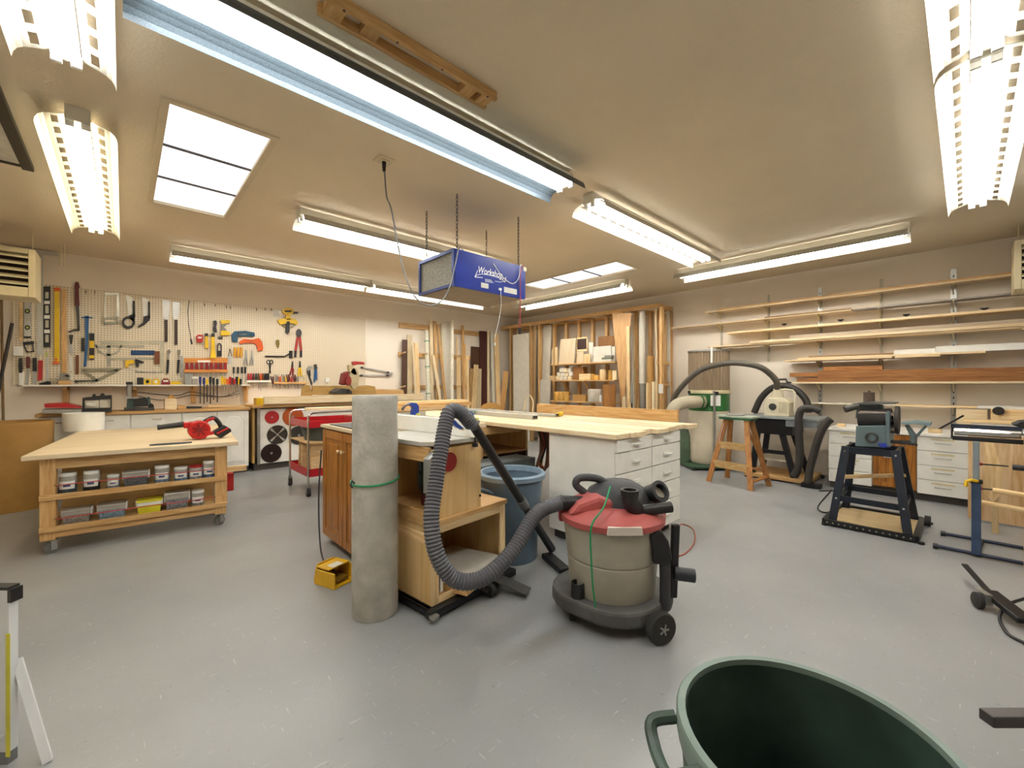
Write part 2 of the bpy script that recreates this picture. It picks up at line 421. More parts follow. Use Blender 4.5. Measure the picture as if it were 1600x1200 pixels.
yplate(vs, fs, tp.x, tp.z, AY0-.0015).build('lettering', WT, ac, world=True)
sw = MB()
def zstrip(pts, wd, Y):
    q = []
    for i, (x, z) in enumerate(pts): q.append((x, z))
    for i in range(len(pts)-1):
        (xa, za), (xb, zb) = pts[i], pts[i+1]; dx, dz = xb-xa, zb-za; L = math.hypot(dx, dz); nx, nz = -dz/L*wd/2, dx/L*wd/2
        sw.add([(xa+nx, Y, za+nz), (xb+nx, Y, zb+nz), (xb-nx, Y, zb-nz), (xa-nx, Y, za-nz)], [[0,1,2,3]])
def za(*pp): return [(ZA(*q).x, ZA(*q).z) for q in pp]
zstrip(za((680,300),(700,285),(730,280),(770,284),(810,292),(850,305),(885,320),(908,335)), .005, AY0-.0016)
zstrip(za((703,250),(680,302),(740,306)), .006, AY0-.0017); zstrip(za((915,300),(908,340),(880,332)), .006, AY0-.0017)
zstrip(za((870,318),(912,312)), .006, AY0-.0018)
for i in range(3): zstrip(za((757,318+9*i),(805+8*i,326+9*i)), .004, AY0-.0017)
zstrip(za((832,333),(880,341)), .005, AY0-.0017)
sw.build('underline', WT, ac, world=True)
LB = mat('label_paper', 'dad7cb', .6)
MB().box(ZA(728,0).x, ZA(782,0).x, AY0-.003, AY0, ZA(755,385).z, ZA(755,348).z).build('label', LB, ac, world=True)
MB().box(ZA(900,0).x, ZA(995,0).x, AY0-.003, AY0, ZA(947,425).z, ZA(947,385).z).build('label', LB, ac, world=True)
MB().box(2.91, 2.95, AY0-.004, AY0+.05, 2.42, 2.46).build('control_cap', CRM, ac, world=True)
MB().box(2.585, 2.615, AY0-.012, AY0, 2.18, 2.2).build('pull_switch', WHP, ac, world=True)
def chain(x, y, z0, z1):
    mb = MB(); n = int((z1-z0)/.032)
    for i in range(n):
        z = z0+(z1-z0)*(i+.5)/n; a = i % 2; hgt = .021; w = .009
        ring = []
        for k in range(8):
            an = 2*math.pi*k/8; c, s_ = math.cos(an)*w, math.sin(an)*hgt
            ring.append((x+(c if a else 0), y+(0 if a else c), z+s_))
        mb.tube(ring, .0028, 4, closed=True)
    return mb
for i, (x, y) in enumerate(((2.14, 3.02), (2.88, 3.02), (2.14, 3.52), (2.88, 3.52))):
    chain(x, y, AZ1, ZC).build('chain', DST, ac, world=True)
# cords
GREY = mat('grey_cord', '8d8a86', .5)
p = [(1.42, 2.93, ZC-.03), (1.44, 2.93, 2.7), PY(612, 330, 2.96), PY(630, 420, 2.95), PY(652, 468, 2.95), PY(680, 476, 2.93), PY(700, 455, 2.92), PY(712, 410, 2.93), (2.13, 2.965, AZ1+.01), (2.3, 3.1, AZ1+.012)]
t = thing('supply_cable', 'grey power cord looping from the ceiling outlet to the blue air cleaner', 'cord', (1.42, 2.93, 2.2))
MB().tube(spline(p, 8), .006, 8).build('cable', GREY, t, True, world=True)
MB().cyl((1.42, 2.93, ZC-.016), (1.42, 2.93, ZC-.085), .016, .011, 10).build('plug', BLK, t, True, world=True)
MB().tube(spline([(2.605, AY0-.008, 2.19), (2.605, AY0-.01, 2.0), PY(773, 530, AY0-.01)], 4), .003, 6).build('pull_string', WHP, ac, True, world=True)
MB().lathe([(0, 0), (.008, .004), (.009, .02), (.004, .035), (0, .036)], 8, PY(773, 541, AY0-.01)).build('pull_knob', WHP, ac, True, world=True)
w = thing('loose_cable', 'loose white and red cord draped over the right end of the air cleaner', 'cord', (2.9, 2.95, 1.75))
MB().tube(spline([PY(771, 412, 2.974), PY(785, 432, 2.965), PY(800, 443, 2.96), PY(810, 435, 2.96), PY(813, 415, 2.96), (2.9, 3.0, AZ1+.008), (2.8, 3.1, AZ1+.008)], 6), .004, 6).build('white_cable', WHP, w, True, world=True)
MB().tube(spline([(2.89, 2.97, AZ1+.005), PY(813, 430, 2.965), PY(813, 470, 2.965), PY(812, 516, 2.965)], 5), .005, 6).build('red_cable', mat('red_cable', 'b8434a', .5), w, True, world=True)
MB().cyl(PY(812, 513, 2.965), PY(812, 522, 2.965), .014, n=10).build('cable_end', BLK, w, world=True)

# ================================================================== HEATERS
def heater(name, label, loc, rz):
    t = thing(name, label, 'heater', loc, rz)          # local: front at y=0 facing -y, x 0..w
    w, d, hh = .62, .42, .5; fr = MB(); e = .05
    fr.box(0, e, 0, d, 0, hh); fr.box(w-e, w, 0, d, 0, hh); fr.box(e, w-e, 0, d, 0, .1); fr.box(e, w-e, 0, d, hh-.05, hh); fr.box(e, w-e, d-.02, d, .1, hh-.05)
    fr.build('casing', CRM, t, bevel=.006)
    MB().box(e, w-e, .1, .12, .1, hh-.05).build('coil', mat('heater_coil', '3d2a24', .6, .4, var=.5, scale=60), t)
    for i in range(5):
        z = .12+i*.07
        MB().add([(e, .0, z), (w-e, 0, z), (w-e, .06, z+.03), (e, .06, z+.03), (e, .0, z+.014), (w-e, 0, z+.014), (w-e, .06, z+.044), (e, .06, z+.044)],
                 [[0,3,2,1],[4,5,6,7],[0,1,5,4],[1,2,6,5],[2,3,7,6],[3,0,4,7]]).build('louver', CRM, t)
    for x in (.04, w-.04):
        MB().cyl((x, .2, hh), (x, .2, ZC-loc[2]), .006, n=6).build('hanging_rod', CRM, t)
    return t
heater('unit_heater', 'cream unit heater with louvers hanging at the left picture edge', (-1.29, 6.6, 2.20), 0)
heater('unit_heater', 'cream unit heater at the right picture edge beside the lumber shelves', (6.66, -.33, 2.26), -math.pi/2)
# ================================================================== PEGBOARD WALL
def peg_mat():
    m, nt, b = newmat('pegboard')
    tc = N(nt, 'ShaderNodeTexCoord'); sp = N(nt, 'ShaderNodeSeparateXYZ'); nt.links.new(tc.outputs['Object'], sp.inputs[0])
    acc = None
    for ax in ('X', 'Z'):
        a = N(nt, 'ShaderNodeMath', operation='MULTIPLY'); a.inputs[1].default_value = 1/.0305; nt.links.new(sp.outputs[ax], a.inputs[0])
        f = N(nt, 'ShaderNodeMath', operation='FRACT'); nt.links.new(a.outputs[0], f.inputs[0])
        s = N(nt, 'ShaderNodeMath', operation='SUBTRACT'); s.inputs[1].default_value = .5; nt.links.new(f.outputs[0], s.inputs[0])
        q = N(nt, 'ShaderNodeMath', operation='MULTIPLY'); nt.links.new(s.outputs[0], q.inputs[0]); nt.links.new(s.outputs[0], q.inputs[1])
        if acc is None: acc = q
        else:
            ad = N(nt, 'ShaderNodeMath', operation='ADD'); nt.links.new(acc.outputs[0], ad.inputs[0]); nt.links.new(q.outputs[0], ad.inputs[1]); acc = ad
    lt = N(nt, 'ShaderNodeMath', operation='LESS_THAN'); lt.inputs[1].default_value = .032; nt.links.new(acc.outputs[0], lt.inputs[0])
    mx = N(nt, 'ShaderNodeMix', data_type='RGBA'); nt.links.new(lt.outputs[0], mx.inputs[0])
    mx.inputs[6].default_value = hexc('ddd0b8')+(1,); mx.inputs[7].default_value = hexc('6b5d42')+(1,)
    nt.links.new(mx.outputs[2], b.inputs['Base Color']); b.inputs['Roughness'].default_value = .6
    return m
PEG = peg_mat(); YP = YW-.02          # front face of the boards
def Z1(x, y): return (x/4, 360+y/4)
def Z2(x, y): return (240+x/4.8, 400+y/4.8)
def board(u0, u1, v0, v1, label):
    a, b = PY(u0, v0, YP), PY(u1, v1, YP)
    return one(MB().box(a.x, b.x, YP, YW, min(a.z, b.z), max(a.z, b.z)), 'pegboard', PEG, label, 'pegboard', 'pegboards')
ztop = PY(150, 453, YP).z; zbot = 1.29
for u0, u1, lb in ((20, 301.5, 'left pegboard sheet with levels, saws and squares hanging on it'), (302.5, 571, 'right pegboard sheet with clamps, pliers and screwdriver racks')):
    a, b = PY(u0, 600, YP), PY(u1, 600, YP)
    one(MB().box(a.x, b.x, YP, YW-.004, zbot if u0 < 100 else 1.262, ztop), 'pegboard', PEG, lb, 'pegboard', 'pegboards')
# ---- outline shapes
def shp(kind, *a):
    if kind == 'R': x0, y0, x1, y1 = a; return [(x0, y0), (x1, y0), (x1, y1), (x0, y1)]
    if kind == 'C':
        cx, cy, r = a[:3]; ry = a[3] if len(a) > 3 else r
        return [(cx+r*math.cos(k*math.pi/8), cy+ry*math.sin(k*math.pi/8)) for k in range(16)]
    if kind == 'L':
        x0, y0, x1, y1, w = a[:5]; w2 = a[5] if len(a) > 5 else w
        dx, dy = x1-x0, y1-y0; L = math.hypot(dx, dy); nx, ny = -dy/L/2, dx/L/2
        return [(x0+nx*w, y0+ny*w), (x1+nx*w2, y1+ny*w2), (x1-nx*w2, y1-ny*w2), (x0-nx*w, y0-ny*w)]
    if kind == 'A':       # arc band: cx cy rx ry a0 a1 w
        cx, cy, rx, ry, a0, a1, w = a; n = 14; o = []; i_ = []
        for k in range(n+1):
            t = math.radians(a0+(a1-a0)*k/n)
            o.append((cx+(rx+w/2)*math.cos(t), cy+(ry+w/2)*math.sin(t))); i_.append((cx+(rx-w/2)*math.cos(t), cy+(ry-w/2)*math.sin(t)))
        return o+i_[::-1]
    return list(a[0])
def tool(T, name, label, cat, parts, group='tools on the pegboard', Y=None):
    """parts: (part name, material, depth, [shapes])"""
    Yb = YP if Y is None else Y
    sh = [shp(*q) for pt in parts for q in pt[3]]
    pts = [PY(*T(*p), Yb) for s in sh for p in s]
    base = Vector((sum(p.x for p in pts)/len(pts), Yb-.01, min(p.z for p in pts)))
    if len(parts) == 1:
        mb = MB(); pn, m, d, ss = parts[0]
        for q in ss: mb.ypoly(shp(*q), Yb-d, d, T)
        return one(mb, name, m, label, cat, group)
    t = thing(name, label, cat, base, 0, group)
    for pn, m, d, ss in parts:
        if pn in ('window', 'vial', 'vial_block', 'end_cap', 'crank', 'arm', 'grip', 'grips', 'arms', 'handles', 'band'):
            for q in ss: MB().ypoly(shp(*q), Yb-d, d, T).build(pn.rstrip('s') if pn != 'handles' else 'handle', m, t, world=True)
            continue
        mb = MB()
        for q in ss: mb.ypoly(shp(*q), Yb-d, d, T)
        mb.build(pn, m, t, world=True)
    return t
ALU = mat('aluminium', 'c6c6c2', .35, .7, var=.08)
MAR = mat('maroon_grip', '5b2220', .5, var=.15)
GLS = mat('vial_green', 'b9c46a', .2, var=.1)
BRN = mat('brown_handle', '6f3d1c', .5, var=.15)
tool(Z1, 'spirit_level', 'silver spirit level with two black-rimmed vials beside a yardstick', 'level',
     [('beam', ALU, .025, [('R',150,425,192,672)]), ('window', BLK, .027, [('C',171,505,17,15), ('C',171,607,17,15), ('R',150,662,192,672)]), ('vial', GLS, .029, [('C',171,505,9,8), ('C',171,607,9,8)])])
tool(Z1, 'yardstick', 'plain wooden yardstick hanging left of the silver level', 'ruler', [('b', pine('z'), .008, [('R',120,425,145,690)])])
tool(Z1, 'square_head', 'black square head bracket hanging below the silver level', 'tool',
     [('arm', BLK, .02, [('P',[(142,697),(212,692),(210,712),(146,716)])]), ('frame', DST, .014, [('L',150,716,170,762,7), ('L',168,760,212,757,7), ('L',204,712,210,760,7)])])
tool(Z1, 'drywall_square', 'long metal T-square with its head just under the ceiling', 'square',
     [('blade', ALU, .006, [('R',230,140,270,780)]), ('head', ALU, .02, [('P',[(0,92),(365,140),(365,162),(0,118)])])])
tool(Z1, 'spirit_level', 'long black spirit level with white vial blocks', 'level',
     [('beam', BLK, .028, [('R',271,350,315,730)]), ('window', mat('level_window','bfb9a4',.4), .0285, [('R',283,385,304,425),('R',283,470,304,518),('R',283,562,304,608),('R',283,652,304,700)]), ('vial_block', WHP, .031, [('R',276,440,311,460),('R',276,530,311,552),('R',276,620,311,642)])])
tool(Z1, 'spirit_level', 'yellow level with orange end caps', 'level',
     [('beam', YEL, .025, [('R',340,355,371,828)]), ('end_cap', ORG, .028, [('R',336,358,376,380), ('R',330,820,371,834), ('R',344,800,358,815)])])
tool(Z1, 'straightedge', 'brown wooden straightedge hanging right of the yellow level', 'ruler', [('b', fir('z'), .015, [('R',385,366,416,890)])])
tool(Z1, 'pry_bar', 'pry bar with a dark red grip and a curved claw', 'pry bar',
     [('grip', MAR, .028, [('P',[(470,322),(490,322),(497,350),(492,365),(497,470),(466,470),(468,365),(465,350)])]), ('shaft', DST, .018, [('P',[(472,470),(494,470),(500,620),(486,622)]), ('P',[(500,615),(498,628),(465,628),(430,640),(428,630),(462,616)])])])
tool(Z1, 'pry_bar', 'blue flat pry bar with a T shaped top', 'pry bar', [('b', BLU, .016, [('P',[(530,535),(556,535),(550,700),(540,850),(522,852),(534,700)]), ('L',510,543,580,545,7)])])
tool(Z1, 'scraper', 'black scraper with a flared blade right of the wooden straightedge', 'scraper', [('handle', BLK, .02, [('P',[(430,652),(458,652),(450,710),(438,710)])]), ('blade', STEEL, .006, [('P',[(438,710),(450,710),(458,770),(432,770)])])])
tool(Z1, 'utility_knife', 'small black knife left of the blue pry bar', 'knife', [('b', BLK, .02, [('R',508,672,526,755)])])
tool(Z1, 'torpedo_level', 'short black and yellow torpedo level', 'level', [('beam', BLK, .022, [('R',558,643,589,808)]), ('band', YEL, .024, [('R',559,690,588,735), ('R',558,780,588,800)])])
tool(Z1, 'hacksaw', 'hacksaw with a square metal frame', 'saw',
     [('frame', STEEL, .016, [('R',655,390,745,403), ('R',728,400,745,545), ('L',658,400,650,580,5)]), ('handle', mat('grey_alloy','9c9b8c',.4,.5), .026, [('L',648,550,742,543,10), ('L',650,582,736,576,14), ('R',730,540,742,582), ('R',646,548,658,586)])])
tool(Z1, 'hand_saw', 'hand saw with a white blade and a closed black D handle', 'saw',
     [('blade', WHP, .008, [('P',[(785,402),(828,418),(834,535),(805,535)])]), ('handle', BLK, .026, [('L',836,440,838,545,14), ('A',803,575,34,32,-60,300,15), ('P',[(805,532),(843,520),(842,570),(822,560)])])])
tool(Z1, 'hand_saw', 'white hand saw with an open black pistol handle', 'saw',
     [('blade', WHP, .008, [('P',[(886,415),(928,430),(930,540),(898,540)])]), ('handle', BLK, .026, [('L',932,445,932,550,12), ('P',[(898,538),(936,530),(936,560),(905,590),(868,608),(866,596),(895,575)])])])
for lb, x, y in (('pull saw with a plain grey blade and black handle, left of the pair', 0, 0), ('pull saw with a broad notched blade and longer black handle, right of the pair', 62, 12)):
    tool(Z1, 'pull_saw', lb, 'saw', [('blade', ALU, .006, [('P',[(1015+x,435+y),(1063+x,437+y),(1058+x,530+y),(1046+x,560),(1030+x,560),(1018+x,530+y)])]), ('handle', mat('dark_wrap','3a2a20',.6), .024, [('R',1030+x,558,1048+x,695+y*1.6)])])
tool(Z1, 'wire_saw', 'thin curved wire saw at the seam of the two pegboards', 'saw', [('b', DST, .006, [('L',1183,438,1174,500,4), ('L',1174,500,1178,580,4), ('L',1178,580,1196,690,4), ('L',1192,680,1200,712,12)])])
tool(Z1, 'framing_square', 'large grey framing square forming an L', 'square', [('b', mat('square_grey','b9b39c',.5,.2), .006, [('R',620,690,1026,702), ('R',1002,702,1026,886), ('R',632,702,1000,712)])])
tool(Z1, 'protractor', 'metal protractor with a semicircular arc and arm', 'protractor', [('b', mat('square_metal','a8a596',.4,.5), .008, [('A',680,712,78,66,0,180,12), ('R',598,718,900,732), ('R',668,720,692,850), ('R',692,796,962,808)])])
tool(Z1, 'try_square', 'try square with a wide blue blade and a wooden stock', 'square', [('blade', mat('square_blue','24466f',.4,.3), .006, [('R',818,750,966,780)]), ('stock', BRN, .022, [('R',965,755,998,835)])])
tool(Z1, 'staple_gun', 'small yellow tacker below the blue square', 'tool', [('b', YEL, .03, [('P',[(782,812),(840,810),(838,830),(805,836),(803,856),(785,854)])])])
tool(Z1, 'hand_clamp', 'small black hand clamp below the blue square', 'clamp', [('b', BLK, .025, [('P',[(845,802),(900,820),(898,828),(868,826),(868,852),(850,856),(848,830)])])])
tool(Z1, 'caliper_rod', 'thin steel rod caliper above the tape measures', 'tool', [('b', STEEL, .01, [('L',850,884,1020,886,5), ('L',852,866,852,892,6), ('L',878,872,890,890,5), ('L',962,868,962,900,4)])])
for x, lb in ((0, 'black handled ratchet wrench left of the chisel rack'), (66, 'black handled ratchet wrench nearest the chisel rack')):
    tool(Z1, 'ratchet', lb, 'wrench', [('head', CHR, .02, [('C',1056+x*.93,758,11,13), ('L',1055+x*.95,770,1051+x,810,8)]), ('handle', BLK, .024, [('L',1051+x,808,1046+x,892,15)])])
tool(Z1, 'steel_file', 'flat steel file hanging beside the second ratchet', 'file', [('b', STEEL, .008, [('R',1127,784,1144,918)])])
lows = [('chisel', 'black handled chisel with a white guard, at the far left of the shelf row', 'chisel', [('handle', BLK, .022, [('P',[(118,800),(138,798),(142,860),(138,890),(120,890),(116,850)])]), ('blade', WHP, .01, [('R',117,890,150,966)])]),
        ('keyhole_saw', 'keyhole saw with a maroon handle', 'saw', [('handle', MAR, .022, [('P',[(163,790),(186,790),(188,862),(164,862)])]), ('blade', STEEL, .006, [('P',[(164,862),(187,862),(178,965),(158,965)])])]),
        ('putty_knife', 'putty knife with a black handle next to the red utility level', 'knife', [('handle', BLK, .022, [('R',203,796,229,880)]), ('blade', STEEL, .006, [('P',[(206,880),(224,880),(228,964),(200,960)])])]),
        ('mini_level', 'short red level on the lower left of the pegboard', 'level', [('b', RED, .02, [('P',[(240,812),(268,812),(264,936),(234,938)])])]),
        ('marking_square', 'thin marking gauge with a yellow green top on a black base', 'gauge', [('rule', ALU, .006, [('R',288,785,304,945)]), ('tip', GLS, .01, [('R',284,765,298,790)]), ('base', BLK, .03, [('P',[(245,955),(300,942),(318,950),(316,966),(245,968)])])]),
        ('hanging_tag', 'white paper tag hanging above the vise', 'tag', [('b', LB, .004, [('R',433,782,452,880), ('R',436,888,455,935)])]),
        ('wood_stick', 'short red brown wooden stick right of the paper tag', 'stick', [('b', BRN, .018, [('R',473,780,493,898)])]),
        ('bevel_bracket', 'grey folding triangular bracket hanging above the shelf', 'bracket', [('b', mat('bracket_olive','8f8a74',.45,.4), .02, [('P',[(500,862),(770,862),(740,880),(520,880)]), ('L',520,875,610,940,16), ('L',735,875,600,940,20)])]),
        ('hook_bar', 'dark iron hook bar lying along the shelf', 'bar', [('b', DST, .02, [('L',470,942,600,940,9), ('L',470,935,478,955,8)])])]
for n_, lb, ct, pr in lows: tool(Z1, n_, lb, ct, pr)
# ---- shelf below the board
SH = thing('tool_shelf', 'narrow white shelf under the pegboard with wooden brackets', 'shelf', (PY(210, 600, YP).x, YP-.1, 1.05))
sx0, sx1 = PY(37, 600, YP-.1).x, PY(388, 600, YP-.1).x
MB().box(sx0, sx1, YP-.19, YP, 1.272, 1.29).build('shelf_board', WHP, SH, world=True)
for u in (103, 210, 302, 384):
    x = PY(u, 600, YP).x
    MB().box(x-.03, x+.03, YP-.012, YP+.012, 1.02, 1.272).box(x-.02, x+.02, YP-.15, YP-.012, 1.225, 1.272).build('bracket', fir('z'), SH, world=True)
YS = YP-.06
def onshelf(T, *a, **k): return tool(T, *a, group='small things on the tool shelf', Y=YS, **k)
onshelf(Z1, 'machinist_vise', 'small grey vise standing on a wooden block on the shelf', 'vise', [('jaw', mat('vise_grey','8d887a',.45,.5), .09, [('P',[(372,895),(400,888),(428,895),(430,938),(372,938)]), ('R',345,925,375,936), ('R',408,905,438,915)]), ('block', fir('x'), .11, [('R',365,938,440,967)])])
onshelf(Z1, 'marker_block', 'small black square holder left of the tape measures', 'holder', [('b', BLK, .05, [('R',856,920,896,964)])])
for x, lb in ((922, 'yellow tape measure, left one of the two on the shelf'), (975, 'yellow tape measure, right one of the two on the shelf')):
    onshelf(Z1, 'tape_measure', lb, 'tape measure', [('case', YEL, .05, [('P',[(x-22,964),(x-22,938),(x-10,926),(x+16,926),(x+24,940),(x+24,964)])]), ('badge', BLK if x < 940 else WHP, .053, [('C',x,945,11,11)])])
onshelf(Z1, 'tape_measure', 'dark red tape measure beside a yellow knife', 'tape measure', [('case', mat('dark_red','7c1c22',.4), .055, [('P',[(1010,964),(1012,935),(1025,924),(1052,926),(1062,942),(1062,964)])]), ('badge', LB, .058, [('R',1020,935,1052,947)])])
onshelf(Z1, 'snap_knife', 'yellow snap-off knife lying on the shelf', 'knife', [('b', YEL, .03, [('P',[(1066,945),(1120,942),(1134,960),(1066,964)])])])
# ---- board 2
def rackrow(T, name, label, cat, xs, ys, ymid, ylow, cols, w, glab, gcat, grp):
    for i, x in enumerate(xs):
        c = cols[i % len(cols)]
        tool(T, name, glab(i), gcat, [('handle', c, .025, [('P',[(x-w*.4,ys),(x+w*.4,ys),(x+w/2,ymid-8),(x+w*.3,ymid),(x-w*.3,ymid),(x-w/2,ymid-8)])]), ('shaft', STEEL, .009, [('L',x,ymid,x,ylow[i % len(ylow)],w*.28)])], group=grp, Y=YP-.03)
cr = thing('chisel_rack', 'orange wooden rack holding a row of red handled chisels', 'tool rack', PY(322, 575, YP-.01))
MB().ypoly(shp('R',230,765,556,800), YP-.02, .02, Z2).ypoly(shp('R',230,852,556,872), YP-.06, .06, Z2).build('rack_board', wood('rackorange','b9702a','d09048','x'), cr, world=True)
MB().ypoly(shp('R',330,782,425,797), YP-.022, .002, Z2).build('label', WHP, cr, world=True)
REDH = mat('chisel_red', '8e1c1c', .35, var=.15)
rackrow(Z2, 'chisel', '', '', [252,288,324,362,400,434,468,504,538], 800, 858, [905, 900, 912, 898], [REDH], 26, lambda i: ORD[i]+' red handled chisel from the left in the orange rack', 'chisel', 'chisels in the orange rack')
t2 = lambda *a, **k: tool(Z2, *a, **k)
t2('tape_measure', 'red tape measure hanging at the left of the right pegboard', 'tape measure', [('case', RED, .045, [('P',[(322,598),(335,590),(365,592),(372,605),(370,640),(358,648),(328,645),(322,630)])]), ('badge', LB, .047, [('R',332,605,362,618)])])
t2('flashlight', 'shorter yellow flashlight hanging beside the red tape measure', 'flashlight', [('body', YEL, .04, [('P',[(388,600),(408,600),(412,690),(385,690)])]), ('cap', BLK, .042, [('P',[(386,580),(408,580),(408,602),(387,602)])])])
t2('flashlight', 'longer yellow flashlight hanging under the black clip', 'flashlight', [('body', YEL, .045, [('P',[(434,605),(458,605),(460,700),(468,765),(426,765),(434,700)])]), ('cap', BLK, .047, [('P',[(436,580),(458,580),(460,606),(433,606)])])])
t2('spring_clip', 'black spring clip above the long flashlight', 'clip', [('b', BLK, .03, [('P',[(450,485),(470,482),(476,505),(470,530),(476,572),(450,574),(446,540),(452,520)])])])
t2('staple_gun', 'yellow and grey staple gun left of the blue saw', 'staple gun', [('body', YEL, .04, [('P',[(502,482),(570,480),(575,500),(515,512)])]), ('base', YEL, .04, [('P',[(505,560),(545,560),(575,572),(570,592),(505,595)])]), ('handle', mat('grey_plastic','77726a',.4), .035, [('P',[(506,512),(550,508),(530,535),(550,560),(506,562)])])])
t2('small_box', 'tiny dark magnet block hanging under the staple gun', 'magnet', [('b', DST, .02, [('R',485,604,519,623)])])
t2('padlock', 'black shackle lock hanging right of the long flashlight', 'lock', [('shackle', DST, .02, [('A',494,680,14,24,180,360,9), ('R',476,680,485,712), ('R',503,680,512,712)]), ('body', BLK, .03, [('R',476,710,511,752)])])
t2('coping_saw', 'blue plastic framed saw on the right pegboard', 'saw', [('b', mat('saw_blue','1d4a66',.4), .03, [('P',[(586,590),(605,565),(690,560),(758,575),(760,602),(745,606),(740,592),(690,578),(625,584),(632,610),(630,645),(590,642)]), ('R',630,590,745,602)])])
t2('coping_saw', 'orange pistol grip saw below the blue one', 'saw', [('b', ORG, .03, [('P',[(645,640),(680,620),(735,628),(790,614),(812,640),(824,690),(815,712),(782,710),(778,680),(760,655),(690,650),(648,662)])])])
t2('scraper', 'grey steel scraper left of the yellow nippers', 'scraper', [('blade', ALU, .008, [('R',558,750,590,810)]), ('frame', DST, .012, [('L',573,695,560,752,4), ('L',573,695,586,752,4)])])
for i, x in enumerate((612, 636, 660)):
    t2('glue_tube', ORD[i]+' yellow nozzle tube from the left beside the grey scraper', 'tube', [('b', mat('amber','d99a1c',.4), .03, [('P',[(x-8,685),(x+8,685),(x+6,750),(x-2,762),(x-12,748)])])])
def pliers(T, label, x, y0, y1, w, mh, lean=0, m2=STEEL, grp='tools on the pegboard'):
    ym = y0+(y1-y0)*.38; xb = x+lean
    tool(T, 'pliers', label, 'pliers', [('jaws', m2, .018, [('P',[(x-w*.12+lean*-.2,y0),(x+w*.12+lean*-.2,y0),(x+w*.25,ym-2),(x+w*.15,ym+8),(x-w*.15,ym+8),(x-w*.25,ym-2)])]),
         ('handles', mh, .024, [('P',[(x-w*.2,ym+4),(x+w*.02,ym+6),(xb-w*.22,y1),(xb-w*.5,y1-3),(x-w*.4,ym+(y1-ym)*.4)]), ('P',[(x+w*.2,ym+4),(x-w*.02,ym+6),(xb+w*.22,y1),(xb+w*.5,y1-3),(x+w*.4,ym+(y1-ym)*.4)])])], group=grp)
pliers(Z2, 'bare steel pliers right of the yellow nozzle tubes', 694, 705, 818, 34, STEEL)
pliers(Z2, 'bare steel locking pliers below the orange saw grip', 738, 705, 820, 30, STEEL)
t2('tape_reel', 'yellow open reel measuring tape with a black crank', 'tape measure', [('reel', YEL, .04, [('C',1010,415,42,25), ('R',995,435,1028,480), ('P',[(930,480),(965,470),(1055,470),(1085,495),(1075,515),(1045,505),(985,508),(950,515)])]), ('frame', mat('reel_wire','857a4e',.4), .02, [('A',1010,480,60,60,10,170,6)]), ('crank', BLK, .05, [('P',[(1000,490),(1022,490),(1020,570),(1005,585),(992,570)]), ('R',1052,418,1086,430), ('R',985,408,1035,420)])])
t2('wire_hanger', 'small grey wire rack left of the yellow tape reel', 'rack', [('b', STEEL, .012, [('R',895,415,945,421), ('R',895,440,945,446), ('R',903,405,908,455), ('R',917,405,922,455), ('R',931,405,936,455)])])
t2('plumb_bob', 'plumb bob hanging on a string below the wire rack', 'plumb bob', [('string', CRM, .006, [('L',927,490,930,630,3)]), ('weight', mat('brass','8a7a3a',.35,.7), .03, [('P',[(922,630),(940,628),(945,660),(938,686),(928,686),(921,660)])])])
t2('bolt_cutter', 'bolt cutter with red arms and black grips', 'bolt cutter', [('jaws', DST, .025, [('P',[(1072,560),(1085,546),(1103,552),(1112,575),(1104,608),(1076,608),(1070,585)])]), ('arms', mat('cutter_red','a03028',.4), .024, [('L',1082,605,1066,712,16), ('L',1098,605,1108,712,16)]), ('grips', BLK, .028, [('L',1066,710,1064,760,15), ('L',1107,710,1107,760,15)])])
t2('breaker_bar', 'black swivel bar lying level under the plumb bob', 'wrench', [('b', BLK, .022, [('L',838,752,985,754,11), ('L',985,754,1025,730,10), ('R',1018,710,1042,766)])])
t2('scissors', 'black scissors hanging below the swivel bar', 'scissors', [('grips', BLK, .015, [('A',861,795,12,14,0,360,6), ('A',884,795,12,14,0,360,6)]), ('blades', DST, .01, [('L',866,808,878,880,8), ('L',880,808,868,880,8)])])
pliers(Z2, 'red handled shears above the pliers rack', 1042, 790, 895, 32, mat('grip_red','8c2026',.4), -8, DST)
pliers(Z2, 'yellow handled wire stripper above the pliers rack', 1098, 788, 902, 34, YEL, 0, DST)
t2('slip_pliers', 'large grey channel pliers at the end of the pliers rack', 'pliers', [('jaw', STEEL, .025, [('P',[(1145,850),(1165,825),(1190,830),(1180,848),(1160,862)])]), ('handles', DST, .022, [('L',1155,858,1188,965,12), ('L',1172,850,1176,900,8)])])
t2('slip_pliers', 'blue handled channel pliers, rightmost tool on the pegboard', 'pliers', [('jaw', DST, .025, [('P',[(1205,815),(1222,810),(1230,845),(1206,850)])]), ('handles', BLU, .022, [('L',1214,845,1206,948,10), ('L',1222,845,1222,930,8)])])
